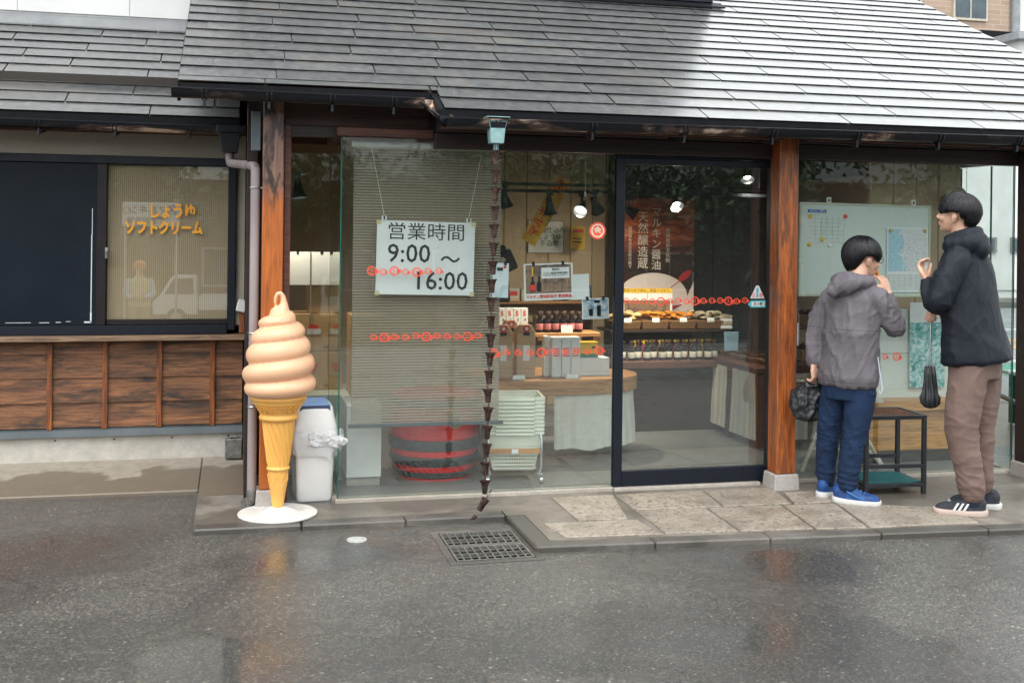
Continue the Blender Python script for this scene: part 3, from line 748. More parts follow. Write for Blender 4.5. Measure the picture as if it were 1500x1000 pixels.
# raised storey standing on the roof
up = MB(); up.box(-0.55, 3.09, 1.88, 6.0, 3.0, 5.6)
upw = up.build('upper_storey', pm('grey_siding', (0.25, 0.255, 0.25), (0.19, 0.195, 0.19), sc=2, rough=0.7, world=True, rnd=False), shop)
box_obj('upper_eave', M['darkwood'], -0.75, 3.25, 1.45, 6.4, 5.6, 5.72, upw)
ulit = MB()
fz0 = rz_(1.80)
ulit.hexa([(-0.6, 1.78, fz0 + 0.012), (3.15, 1.78, fz0 + 0.012), (3.15, 1.875, fz0 + 0.055), (-0.6, 1.875, fz0 + 0.055), (-0.6, 1.78, fz0 + 0.026), (3.15, 1.78, fz0 + 0.026), (3.15, 1.875, fz0 + 0.075), (-0.6, 1.875, fz0 + 0.075)])
ulit.build('flashing', M['drip'], upw)
uw = MB().box(1.85, 3.07, 1.850, 1.878, 3.445, 3.475).build('upper_window', M['navy_frame'], upw)
M['blindwhite'] = pm('white_panel', (0.66, 0.64, 0.60), (0.60, 0.58, 0.54), sc=3, rough=0.6)

# interior shell
M['tile'] = pm('grey_floor', (0.22, 0.225, 0.22), (0.165, 0.17, 0.165), sc=1.4, rough=0.25, rough2=0.4, world=True, rnd=False)
M['inwall'] = pm('beige_panelling', (0.52, 0.40, 0.26), (0.46, 0.345, 0.215), sc=1.2, rough=0.6, stretch=(1, 1, 0.15), world=True, rnd=False)
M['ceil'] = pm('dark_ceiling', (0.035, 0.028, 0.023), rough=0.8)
M['inwood'] = wood('counter_wood', (0.58, 0.29, 0.105), (0.46, 0.215, 0.07), (0.34, 0.15, 0.05), 'x', 1.0, 0.4, 0.5, 0.2, 0.1)
M['darkpanel'] = pm('dark_panel', (0.014, 0.018, 0.02), (0.009, 0.012, 0.014), sc=3, rough=0.25)
fl = box_obj('shop_floor', M['tile'], -0.30, 4.42, 0.055, 4.6, 0.02, 0.060); tag(fl, 'grey tiled shop floor behind the glass', 'floor', kind='structure')
box_obj('ceiling', M['ceil'], -0.32, 4.5, 0.12, 4.7, 2.46, 2.50, shop)
box_obj('back_wall', M['inwall'], -0.32, 2.74, 3.25, 3.33, 0.061, 2.458, shop)
for i in range(8):
    box_obj('wall_panel', M['inwall'], 1.1 + i * 0.205, 1.1 + i * 0.205 + 0.199, 3.222, 3.249, 0.062, 2.457, shop, 0.003)
box_obj('side_wall', M['inwall'], -0.36, -0.322, 0.80, 4.7, 0.03, 2.456, shop)
box_obj('rear_wall', M['ceil'], 2.75, 4.5, 3.25, 3.33, 0.061, 2.457, shop)
box_obj('inner_column', M['soffit'], 2.62, 2.72, 2.95, 3.05, 0.061, 2.456, shop)
for i in range(4): box_obj('dark_cabinet_door', M['darkpanel'], 3.255 + i * 0.19, 3.255 + i * 0.19 + 0.184, 2.62, 2.65, 0.062, 1.95, shop, 0.004)
box_obj('inner_beam', M['redwood'], 2.3, 4.42, 1.55, 1.68, 2.26, 2.38, shop)
box_obj('inner_beam', M['redwood'], 2.78, 4.40, 0.45, 0.56, 2.13, 2.24, shop)
for i in range(-1, 3): box_obj('partition_panel', M['inwall'], 3.88 + i * 0.18, 3.88 + i * 0.18 + 0.175, 0.55, 0.58, 0.062, 2.12, shop, 0.003)
box_obj('side_beam', M['darkwood'], 4.40, 4.50, 0.012, 4.6, 2.10, 2.3, shop)
# gable wall end and rear so the building is closed
box_obj('gable_wall', M['plaster'], 4.44, 4.50, 1.62, 8.5, 0.02, 2.1, shop)
# ------------------------------------------------------------------ annex with the serving window
annex = empty('annex_building', 'low annex with serving window, board wainscot and slate lean-to roof', 'building')
AY, AZ = 0.90, 2.30; WY = 1.25
def raz(y): return AZ + SL * (y - AY)
d = MB(); ya, yb = AY, 2.66
d.hexa([(-4.6, ya, raz(ya) - 0.055), (-0.57, ya, raz(ya) - 0.055), (-0.57, yb, raz(yb) - 0.055), (-4.6, yb, raz(yb) - 0.055), (-4.6, ya, raz(ya) - 0.004), (-0.57, ya, raz(ya) - 0.004), (-0.57, yb, raz(yb) - 0.004), (-4.6, yb, raz(yb) - 0.004)])
aroof = d.build('roof', M['soffit'], annex)
k = 0; y = AY - 0.012
while y < 2.55:
    slate_course(aroof, -4.6, -0.57, y, raz(y), (0.15 + 0.5 * (k % 2) + 0.07 * (k % 3)) % 1.0); y += PITCH; k += 1
box_obj('drip_edge', M['drip'], -4.6, -0.58, AY - 0.008, AY - 0.001, AZ - 0.07, AZ - 0.003, aroof)
gutter(annex, (-4.6, AY - 0.055, AZ - 0.045), (-0.66, AY - 0.055, AZ - 0.065), brackets=9)
fl_ = MB(); fl_.hexa([(-4.6, 2.50, 3.075), (-0.60, 2.50, 3.075), (-0.60, 2.615, 3.125), (-4.6, 2.615, 3.125), (-4.6, 2.50, 3.085), (-0.60, 2.50, 3.085), (-0.60, 2.615, 3.20), (-4.6, 2.615, 3.20)])
M['greymetal'] = pm('grey_flashing', (0.27, 0.28, 0.29), (0.20, 0.21, 0.22), sc=5, rough=0.35, rough2=0.5, metal=0.3)
fl_.build('flashing', M['greymetal'], annex)
uw_ = MB(); uw_.box(-4.6, -0.58, 2.62, 2.8, 3.0, 5.2); upl = uw_.build('upper_wall', M['white_wall'], annex)
for i in range(5):
    box_obj('siding_panel', M['white_wall'], -4.6 + i * 0.80, -4.6 + i * 0.80 + 0.796, 2.606, 2.619, 3.215, 5.2, upl)
box_obj('upper_eave', M['darkwood'], -4.8, -0.4, 2.2, 4.5, 5.2, 5.3, annex)
# wall around the window
wl = MB(); wl.box(-4.6, -0.53, WY, WY + 0.10, 2.065, 2.22); wl.box(-0.585, -0.53, WY, WY + 0.10, 0.96, 2.063); wl.build('wall', M['plaster'], annex)
box_obj('rafter_plate', M['redwood'], -4.6, -0.56, 1.02, 1.07, 2.195, 2.225, annex, 0.002)
so = MB(); so.hexa([(-4.6, 0.95, 2.225), (-0.57, 0.95, 2.225), (-0.57, 1.25, 2.2215), (-4.6, 1.25, 2.2215), (-4.6, 0.95, 2.24), (-0.57, 0.95, 2.24), (-0.57, 1.25, 2.245), (-4.6, 1.25, 2.245)]); so.build('soffit', M['soffit'], annex)
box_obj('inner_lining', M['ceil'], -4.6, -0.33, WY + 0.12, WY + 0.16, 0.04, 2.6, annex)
box_obj('return_filler', M['darkwood'], -0.468, -0.332, 0.80, WY + 0.118, 0.05, 2.5, annex)
# sliding window: blank navy panel and screened pane
def navy_panel():
    m, n, l, b = nodes_of('scratched_navy_board')
    v = coord(n, l, (1, 1, 1), False, True)
    f = nz(n, l, v, 3, 4); sc_ = nz(n, l, coord(n, l, (1.0, 1, 2.4), False, True), 26, 6, 0.75)
    col = ramp(n, l, f, [(0.3, (0.0035, 0.008, 0.014)), (0.7, (0.006, 0.012, 0.020))])
    col = mixc(n, l, ramp(n, l, sc_, [(0.705, 0.0), (0.74, 0.7)]), col, (0.30, 0.33, 0.36))
    l.new(col, b.inputs['Base Color']); l.new(ramp(n, l, f, [(0.3, 0.4), (0.7, 0.55)]), b.inputs['Roughness']); b.inputs['Specular IOR Level'].default_value = 0.2; return m
M['navyboard'] = navy_panel()
def mesh_screen():
    m, n, l, b = nodes_of('woven_screen')
    g = n.new('ShaderNodeNewGeometry'); sx = n.new('ShaderNodeSeparateXYZ'); l.new(g.outputs['Position'], sx.inputs[0])
    def wave(sock, per):
        a = n.new('ShaderNodeMath'); a.operation = 'MULTIPLY'; a.inputs[1].default_value = 2 * PI / per; l.new(sock, a.inputs[0])
        c = n.new('ShaderNodeMath'); c.operation = 'SINE'; l.new(a.outputs[0], c.inputs[0]); return c.outputs[0]
    wx = wave(sx.outputs['X'], 0.0125); wz = wave(sx.outputs['Z'], 0.0125)
    cx = ramp(n, l, wx, [(0.0, (0.66, 0.53, 0.37)), (0.45, (0.27, 0.205, 0.13))]); cz = ramp(n, l, wz, [(0.0, 0.0), (0.5, 0.55)])
    col = mixc(n, l, cz, cx, (0.13, 0.10, 0.065))
    col = mixc(n, l, 0.5, col, (0.47, 0.375, 0.25))
    l.new(col, b.inputs['Base Color']); b.inputs['Roughness'].default_value = 0.8
    return m
M['screen'] = mesh_screen()
win = MB()
win.box(-4.6, -0.585, WY - 0.045, WY + 0.06, 2.01, 2.062); win.box(-0.635, -0.587, WY - 0.045, WY + 0.06, 0.93, 2.008)
win.box(-4.6, -0.637, WY - 0.05, WY + 0.06, 0.905, 0.965); 
window = win.build('window', M['navy_frame'], annex, bevel=0.003)
box_obj('sash_stile', M['brown_frame'], -1.46, -1.40, WY - 0.035, WY + 0.0, 0.967, 2.008, window, 0.002)
box_obj('sash_rail', M['brown_frame'], -1.398, -0.637, WY - 0.01, WY + 0.02, 0.967, 1.0, window, 0.002)
box_obj('track', M['steel'], -4.6, -1.47, WY - 0.048, WY - 0.044, 0.956, 0.961, window)
box_obj('blank_panel', M['navyboard'], -4.6, -1.462, WY - 0.024, WY - 0.008, 0.968, 2.007, window)
wpane = pane('pane', -1.399, -0.638, WY + 0.0, WY + 0.006, 1.001, 2.007, window, 'glass_win')
box_obj('screen', M['screen'], -1.397, -0.640, WY + 0.02, WY + 0.026, 1.001, 2.006, window)
lk = MB(); lk.box(-1.405, -1.385, WY - 0.05, WY - 0.036, 1.40, 1.47); lk.cyl((-1.395, WY - 0.06, 1.45), (-1.395, WY - 0.05, 1.40), 0.008, 8); lk.build('latch', M['steel'], window, bevel=0.002)
sc2 = MB()
for (a, b_, c, e) in ((-1.492, -1.486, 1.05, 1.55), (-1.489, -1.485, 1.55, 1.72), (-1.494, -1.484, 0.985, 1.06), (-1.53, -1.484, 0.982, 0.992), (-1.70, -1.67, 0.985, 0.989), (-1.80, -1.74, 0.983, 0.987), (-1.64, -1.61, 0.99, 0.993), (-2.0, -1.85, 0.984, 0.987)):
    sc2.box(a, b_, WY - 0.0255, WY - 0.0243, c, e)
sc2.build('paint_chips', M['paper'], window)
M['orange_print'] = pm('orange_print', (0.90, 0.42, 0.02), (0.86, 0.37, 0.02), rough=0.4)
lettering('しょうゆ', 0.105, M['orange_print'], wpane, (-0.995, WY - 0.0015, 1.705), off=0.0045, sx=0.72)
lettering('ソフトクリーム', 0.095, M['orange_print'], wpane, (-1.045, WY - 0.0015, 1.595), off=0.0045, sx=0.74)
# counter board and wainscot of lapped boards
cnt = box_obj('counter_board', wood('grey_counter', (0.36, 0.235, 0.145), (0.20, 0.125, 0.075), (0.10, 0.065, 0.04), 'x', 1.0, 0.6, 0.7, 0.35, 0.4), -4.6, -0.50, WY - 0.14, WY + 0.05, 0.872, 0.903, annex, 0.004)
M['wains'] = wood('cedar_boards', (0.38, 0.165, 0.068), (0.22, 0.090, 0.040), (0.036, 0.025, 0.019), 'x', 0.9, 0.5, 0.65, 0.64, 0.6)
M['batten'] = wood('cedar_batten', (0.42, 0.13, 0.032), (0.22, 0.065, 0.018), (0.055, 0.03, 0.02), 'z', 1.0, 0.5, 0.65, 0.5, 0.4)
ws = box_obj('wainscot', M['darkwood'], -4.6, -0.53, WY + 0.03, WY + 0.09, 0.25, 0.870, annex)
bat = [-0.727 - 0.336 * i for i in range(12)]
zrow = [0.306, 0.467, 0.625, 0.782, 0.868]
cols = [(-0.535, -0.727)] + [(bat[i], bat[i + 1]) for i in range(11)]
for (xb_, xa_) in cols:
    for i in range(4):
        z0, z1 = zrow[i], zrow[i + 1]
        xa2 = max(xa_, -4.6)
        if xb_ - xa2 < 0.05: continue
        cx = (xa2 + xb_) / 2; w = (xb_ - xa2) / 2
        lap = 0.014
        mb = MB().hexa([(-w, -0.012, 0), (w, -0.012, 0), (w, 0.004, 0), (-w, 0.004, 0), (-w, 0.002, z1 - z0 + (lap if i < 3 else 0)), (w, 0.002, z1 - z0 + (lap if i < 3 else 0)), (w, 0.012, z1 - z0 + (lap if i < 3 else 0)), (-w, 0.012, z1 - z0 + (lap if i < 3 else 0))])
        mb.build('board', M['wains'], ws, loc=(cx, WY + 0.012 + random.uniform(-0.001, 0.001), z0 + random.uniform(-0.001, 0.001)))
for x in bat:
    box_obj('batten', M['batten'], -0.0165, 0.0165, -0.018, 0.0, 0, 0.575, ws, 0.002, loc=(x, WY, 0.296))
M['bluegrey'] = pm('blue_grey_flashing', (0.085, 0.105, 0.115), (0.06, 0.075, 0.083), sc=5, rough=0.4)
fs = MB(); fs.hexa([(-4.6, WY - 0.035, 0.25), (-0.53, WY - 0.035, 0.25), (-0.53, WY + 0.03, 0.25), (-4.6, WY + 0.03, 0.25), (-4.6, WY - 0.022, 0.292), (-0.53, WY - 0.022, 0.292), (-0.53, WY + 0.03, 0.306), (-4.6, WY + 0.03, 0.306)]); fs.build('base_flashing', M['bluegrey'], annex)
fo = box_obj('foundation', M['foundation'], -4.6, -0.53, WY + 0.0, WY + 0.09, 0.04, 0.248, annex)
mb = MB()
for i in range(8): mb.cyl((-0.62 - 0.36 * i, WY - 0.004, 0.225), (-0.62 - 0.36 * i, WY + 0.003, 0.225), 0.006, 8)
mb.build('screw', M['black_metal'], fo)
# dark return wall between annex and shop
rw = box_obj('return_wall', M['darkwood'], -0.525, -0.47, 0.12, 1.30, 0.04, 2.33, annex)
box_obj('corner_board', M['batten'], -0.56, -0.528, WY - 0.03, WY + 0.0, 0.91, 1.12, annex)
# grey junction box and wall box
MB().box(-0.055, 0.055, -0.03, 0.03, 0, 0.13).box(-0.03, 0.03, -0.02, 0.02, 0.131, 0.15).build('meter_box', M['iron'], annex, bevel=0.006, loc=(-0.585, WY - 0.10, 0.095))
MB().box(-0.03, 0.03, -0.02, 0.02, -0.04, 0.04).build('switch_box', M['white_plastic'], annex, bevel=0.005, loc=(-0.545, WY - 0.05, 1.09), rot=(0, 0.25, 0))
# annex collector and downpipe
M['pipe'] = pm('mauve_downpipe', (0.33, 0.28, 0.275), (0.25, 0.205, 0.20), sc=8, rough=0.35, rough2=0.5, stretch=(1, 1, 0.3))
cbx = MB(); cbx.taper(-0.63, 0.85, 2.075, 2.20, 0.045, 0.05, 0.065, 0.065); cbx.box(-0.71, -0.53, 0.78, 0.92, 2.20, 2.245); cbx.build('collector_box', M['black_metal'], annex, bevel=0.004)
pts = [(-0.63, 0.85, 2.08), (-0.63, 0.85, 2.035), (-0.625, 0.82, 2.01), (-0.57, 0.55, 1.99), (-0.515, 0.18, 1.965), (-0.485, 0.02, 1.95), (-0.482, -0.005, 1.93), (-0.482, -0.01, 1.89), (-0.482, -0.01, 1.2), (-0.482, -0.01, 0.5), (-0.482, -0.01, 0.14)]
dp = MB().tube(pts, [0.026] * len(pts), 16).build('downpipe', M['pipe'], annex, smooth=True)
MB().tube([(-0.482, -0.01, 0.145), (-0.482, -0.012, 0.105), (-0.49, -0.02, 0.082), (-0.52, -0.05, 0.075)], [0.029, 0.029, 0.029, 0.029], 14).build('shoe', M['iron'], dp, smooth=True)
for z in (1.83, 1.02, 0.61):
    mb = MB(); mb.tube([(-0.482 + 0.0285 * math.cos(a), -0.01 + 0.0285 * math.sin(a), z) for a in [2 * PI * i / 16 for i in range(17)]], 0.004, 6); mb.bar((-0.453, -0.01, z), (-0.435, -0.01, z), 0.012, 0.008); mb.build('pipe_clip', M['steel'], dp)
MB().box(-0.026, 0.026, -0.012, 0.012, -0.11, 0.11).build('beam_cap', M['bluegrey'], annex, bevel=0.003, loc=(-0.482, -0.04, 2.145))
# ------------------------------------------------------------------ rain chain
rc = empty('rain_chain', 'long copper rain chain of tulip cups hanging from the gutter to the step', 'rain chain', (0.775, GYm, 0))
def cup_mesh():
    mb = MB(); n = 24
    def wave(a, z, r): 
        t = max(0, z / 0.062); return r * (0.16 * t * t) * math.cos(4 * a) + (0.05 * r * math.cos(8 * a)) * t
    mb.lathe([(0.010, 0.0), (0.017, 0.002), (0.019, 0.02), (0.0205, 0.04), (0.026, 0.058), (0.032, 0.066), (0.0305, 0.066), (0.0245, 0.057), (0.019, 0.04), (0.0175, 0.02), (0.008, 0.004)], n=n, rf=wave)
    for i in range(4):
        a = PI / 4 + i * PI / 2; mb.tube([(0.018 * math.cos(a), 0.018 * math.sin(a), 0.002), (0.021 * math.cos(a), 0.021 * math.sin(a), 0.035), (0.025 * math.cos(a), 0.025 * math.sin(a), 0.06)], 0.0022, 5)
    return mb.mesh('cup', M['copper'], smooth=True)
CUP = cup_mesh()
def link_mesh():
    mb = MB()
    mb.tube([(0.007 * math.cos(a), 0, 0.012 * math.sin(a)) for a in [2 * PI * i / 12 for i in range(13)]], 0.0022, 6)
    mb.tube([(0, 0.006 * math.cos(a), 0.024 + 0.015 * math.sin(a)) for a in [2 * PI * i / 12 for i in range(13)]], 0.002, 6)
    for s in (-1, 1): mb.tube([(0.0, 0, 0.035), (s * 0.009, 0, 0.046), (s * 0.019, 0, 0.05)], 0.002, 5)
    return mb.mesh('link', M['copper'], smooth=True)
LINKM = link_mesh()
zt = GZm - 0.17; n_cup = 20; stp = 0.0985
for i in range(n_cup):
    z = zt - 0.075 - i * stp
    sway = -0.045 * (i / n_cup) ** 1.4
    x = sway + random.uniform(-0.002, 0.002)
    rot = (random.uniform(-0.05, 0.05), random.uniform(-0.06, 0.06), random.uniform(-0.2, 0.2))
    if i == n_cup - 1: rot = (0.15, 0.55, 0.3); x -= 0.03; z += 0.012
    c_ = link('cup', CUP, rc, (x, 0, z), rot); c_.scale = (0.80, 0.80, 1.12)
    link('link', LINKM, c_, (0, 0, 0.066), (0, 0, PI / 4))
tipm = MB(); tipm.tube([(-0.085, 0.0, 0.075), (-0.10, 0.0, 0.060), (-0.118, 0.004, 0.0535)], [0.012, 0.009, 0.003], 8); tipm.build('end_spike', M['copper'], rc)

# ------------------------------------------------------------------ soft serve statue
M['cream'] = pm('cream_gelcoat', (0.78, 0.455, 0.275), (0.745, 0.425, 0.25), sc=9, rough=0.42, rough2=0.5, coat=0.1, sss=0.0)
M['cone'] = pm('cone_gelcoat', (0.86, 0.46, 0.115), (0.82, 0.42, 0.095), sc=11, rough=0.42)
ic = empty('soft_serve_statue', 'giant soft serve cone statue on a white disc beside the downpipe', 'statue', (-0.345, -0.21, 0.05))
# swirl: helical roll that shrinks upwards
sw = MB(); pts = []; rad = []
turns = 5.3; N = 380
ctrl = [(0.0, 0.735, 0.118, 0.052), (0.35, 0.742, 0.124, 0.062), (0.75, 0.768, 0.126, 0.066), (1.75, 0.886, 0.124, 0.063), (2.75, 0.984, 0.104, 0.057), (3.75, 1.066, 0.075, 0.049), (4.5, 1.115, 0.050, 0.041), (5.3, 1.155, 0.016, 0.030)]
def ci(t):
    for a, b_ in zip(ctrl, ctrl[1:]):
        if t <= b_[0]:
            u = (t - a[0]) / (b_[0] - a[0]); return [a[q] + (b_[q] - a[q]) * u for q in (1, 2, 3)]
    return list(ctrl[-1][1:])
for i in range(N + 1):
    t = turns * i / N; z, rc_, rr = ci(t)
    z = sum(ci(min(turns, max(0, t + q)))[0] for q in (-0.3, -0.15, 0, 0.15, 0.3)) / 5
    rc_ = sum(ci(min(turns, max(0, t + q)))[1] for q in (-0.3, -0.15, 0, 0.15, 0.3)) / 5
    rr = sum(ci(min(turns, max(0, t + q)))[2] for q in (-0.3, -0.15, 0, 0.15, 0.3)) / 5
    a = 2 * PI * t + 2.6
    pts.append((rc_ * math.cos(a), rc_ * math.sin(a), z - 0.05)); rad.append((rr, rr * 0.86))
sw.tube(pts, rad, 22)
sw.lathe([(0.135, 0.655), (0.15, 0.69), (0.145, 0.80), (0.12, 0.92), (0.07, 1.02), (0.02, 1.09)], n=28)
sw.tube([(0.0, 0, 1.05), (0.006, 0, 1.085), (0.016, 0, 1.115), (0.020, 0, 1.15), (0.014, 0, 1.185), (0.001, 0, 1.204), (-0.014, 0, 1.200), (-0.024, 0, 1.180), (-0.027, 0, 1.155), (-0.024, 0, 1.135)], [0.075, 0.055, 0.036, 0.020, 0.0140, 0.0125, 0.0120, 0.0110, 0.0095, 0.006], 16)
sw.v = [(v[0] * 1.06, v[1] * 1.06, v[2]) if v[2] < 1.06 else v for v in sw.v]
me = remesh_obj(sw, 0.0052, 6, 0.5); me.materials.append(M['cream']); link('cream_swirl', me, ic)
def cf(a, z, r):
    if 0.26 < z < 0.515:
        return 0.0042 * max(0, 1 - abs((z - 0.3875) / 0.128) ** 6) * math.cos(16 * a + 62 * z)
    return 0
prof = [(0.022, 0.0), (0.032, 0.06), (0.046, 0.15)]
prof += [(0.048, 0.155), (0.049, 0.165), (0.055, 0.235), (0.057, 0.245), (0.062, 0.247), (0.063, 0.256), (0.057, 0.262)]
prof += [(0.056 + (0.088 - 0.056) * i / 44, 0.264 + (0.512 - 0.264) * i / 44) for i in range(45)]
prof += [(0.094, 0.516), (0.104, 0.521), (0.107, 0.531), (0.103, 0.541), (0.100, 0.545), (0.104, 0.556), (0.130, 0.60), (0.137, 0.606), (0.142, 0.612), (0.142, 0.625), (0.149, 0.629), (0.152, 0.640), (0.150, 0.648), (0.12, 0.652)]
cn = MB().lathe(prof, n=112, rf=cf).build('cone', M['cone'], ic, smooth='all')
def bend(me, R_at, ang0, z0):
    for v in me.vertices:
        a = ang0 + v.co.x / 0.125; zz = z0 + v.co.y; r = R_at(zz) + v.co.z
        v.co = (r * math.cos(a), r * math.sin(a), zz)
tm = text_mesh('FINE-TOP', 0.052, M['cone'], ext=0.0035, sx=1.05, off=0.0008)
bend(tm, lambda zz: 0.104 + (zz - 0.556) * 0.59 + 0.0015, -PI / 2 - 0.05, 0.578)
link('lettering', tm, cn)
zg = MB()
for i in range(9):
    a0 = 2 * PI * i / 9; a1 = a0 + PI / 9; a2 = a0 + 2 * PI / 9
    def q(a, z): r = 0.049 + (z - 0.165) * 0.086 + 0.001; return (r * math.cos(a), r * math.sin(a), z)
    zg.tube([q(a0, 0.178), q(a1, 0.222)], 0.0028, 6); zg.tube([q(a1, 0.222), q(a2, 0.178)], 0.0028, 6)
zg.build('zigzag_relief', M['cone'], cn, smooth=True)
M['discw'] = pm('white_disc', (0.70, 0.69, 0.66), (0.54, 0.52, 0.48), sc=14, rough=0.45, rough2=0.6)
MB().lathe([(0.0, 0.0), (0.205, 0.0), (0.213, 0.003), (0.214, 0.009), (0.211, 0.012), (0.0, 0.013)], n=64, capb=False, capt=False).build('base_disc', M['discw'], ic, smooth=True)
mo = MB().lathe([(0.10, 0.010), (0.085, 0.018), (0.06, 0.032), (0.035, 0.042), (0.0, 0.045)], n=36, rf=lambda a, z, r: r * (0.18 * math.cos(3 * a + 1) + 0.08 * math.cos(7 * a)), capb=False, capt=False)
mo.build('base_mound', M['discw'], ic, smooth='all')

# ------------------------------------------------------------------ bin
tb = empty('waste_bin', 'white plastic bin with blue flap and bag liner by the glass corner', 'bin', (-0.138, 0.17, 0.05), rz=0.05); tb.scale = (1, 1, 0.94)
MB().loft([(0, 0, 0.0, 0.098, 0.122, 0), (0, 0, 0.02, 0.104, 0.128, 0), (0, 0, 0.40, 0.117, 0.144, 0), (0, 0, 0.405, 0.124, 0.15, 0), (0, 0, 0.43, 0.124, 0.15, 0)], 48, ex=10).build('body', pm('bright_white_plastic', (0.80, 0.80, 0.78), (0.75, 0.75, 0.72), sc=6, rough=0.4), tb, smooth=True)
lid = MB().loft([(0, 0, 0.432, 0.128, 0.155, 0), (0, 0, 0.455, 0.128, 0.155, 0), (0, 0.0, 0.50, 0.115, 0.142, 0), (0, 0.0, 0.565, 0.104, 0.12, 0), (0, 0.0, 0.578, 0.098, 0.11, 0)], 48, ex=9).build('lid', MATS['bright_white_plastic'], tb, smooth=True)
M['navyplastic'] = pm('navy_plastic', (0.012, 0.035, 0.10), rough=0.4); M['skyplastic'] = pm('blue_plastic', (0.20, 0.36, 0.68), rough=0.4)
MB().hexa([(-0.09, -0.128, 0.53), (0.09, -0.128, 0.53), (0.09, -0.1, 0.53), (-0.09, -0.1, 0.53), (-0.086, -0.118, 0.576), (0.086, -0.118, 0.576), (0.086, -0.09, 0.576), (-0.086, -0.09, 0.576)]).build('opening', M['navyplastic'], lid, bevel=0.003)
MB().hexa([(-0.09, -0.118, 0.578), (0.09, -0.118, 0.578), (0.088, 0.09, 0.578), (-0.088, 0.09, 0.578), (-0.086, -0.112, 0.586), (0.086, -0.112, 0.586), (0.08, 0.08, 0.60), (-0.08, 0.08, 0.60)]).build('flap', M['skyplastic'], lid, bevel=0.004)
def bag_mat():
    m, n, l, b = nodes_of('thin_film_bag')
    b.inputs['Base Color'].default_value = (0.85, 0.86, 0.86, 1); b.inputs['Roughness'].default_value = 0.2; b.inputs['Alpha'].default_value = 0.62
    return m
M['bag'] = bag_mat()
bgm = MB(); nn = 64; vv = []; ff = []
rows = [(0.435, 0.010), (0.42, 0.020), (0.39, 0.028), (0.35, 0.026), (0.31, 0.022), (0.28, 0.014)]
for (z, o_) in rows:
    for j in range(nn):
        a = 2 * PI * j / nn; co_, si_ = math.cos(a), math.sin(a)
        rx, ry = 0.120 + o_, 0.146 + o_
        x = rx * math.copysign(abs(co_) ** (2 / 6), co_); y_ = ry * math.copysign(abs(si_) ** (2 / 6), si_)
        w = noise.noise(Vector((x * 22, y_ * 22, z * 30))) * 0.012 + noise.noise(Vector((x * 60, y_ * 60, z * 50))) * 0.006
        right = max(0, math.cos(a - 0.0)) * 0.02
        vv.append((x * (1 + w * 6) + (right if z > 0.3 else 0), y_ * (1 + w * 4), z + (0.05 * noise.noise(Vector((j * 0.35, 3, 1))) if z < 0.3 else 0.01 * w)))
for i in range(len(rows) - 1):
    for j in range(nn):
        a = i * nn + j; b_ = i * nn + (j + 1) % nn; ff.append((a, b_, b_ + nn, a + nn))
bgm.add(vv, ff); bgm.build('bag_liner', M['bag'], tb, smooth='all')
tuft = MB()
for i in range(12): tuft.ball((0.06 + random.uniform(-0.07, 0.08), -0.165 + random.uniform(-0.015, 0.015), 0.385 + random.uniform(-0.045, 0.035)), (random.uniform(.025, .05), random.uniform(.012, .022), random.uniform(.015, .035)), 10)
tme = remesh_obj(tuft, 0.006, 2)
for v in tme.vertices:
    v.co += v.normal * (0.012 * noise.noise(v.co * 45) + 0.006 * noise.noise(v.co * 110))
tme.materials.append(M['bag']); link('bag_knot', tme, tb)

# ------------------------------------------------------------------ black steel stand
M['stand'] = pm('black_stand', (0.020, 0.023, 0.028), (0.03, 0.033, 0.038), sc=20, rough=0.4, bmp=0.1)
M['teal'] = pm('teal_mat', (0.0, 0.13, 0.14), (0.0, 0.09, 0.10), sc=30, rough=0.6)
st = empty('steel_stand', 'black square tube stand with teal tray beside the jeans of the left man', 'stand', (3.30, -0.27, 0.05), rz=R(-4))
w_, d_, h_ = 0.20, 0.17, 0.475
for sx_ in (-1, 1):
    for sy_ in (-1, 1):
        box_obj('leg', M['stand'], -0.0125, 0.0125, -0.0125, 0.0125, 0, h_ - 0.026, st, 0.002, loc=(sx_ * (w_ - 0.0125), sy_ * (d_ - 0.0125), 0))
for z in (h_ - 0.0125, 0.055, 0.17):
    mb = MB()
    for s in (-1, 1):
        mb.box(-w_, w_, s * (d_ - 0.0125) - 0.0115, s * (d_ - 0.0125) + 0.0115, z - 0.0115, z + 0.0115)
        if z != 0.17: mb.box(s * (w_ - 0.0125) - 0.0118, s * (w_ - 0.0125) + 0.0118, -d_ + 0.024, d_ - 0.024, z - 0.0118, z + 0.0118)
    mb.build('rail', M['stand'], st, bevel=0.001)
mb = MB()
for i in range(7): mb.box(-w_ + 0.03, w_ - 0.03, -d_ + 0.04 + i * 0.042, -d_ + 0.052 + i * 0.042, h_ - 0.012, h_ - 0.002)
mb.build('top_slats', pm('rusty_slat', (0.22, 0.10, 0.06), (0.10, 0.05, 0.035), sc=30, rough=0.6), st)
box_obj('tray', M['teal'], -w_ + 0.025, w_ - 0.025, -d_ + 0.025, d_ - 0.025, 0.067, 0.072, st)
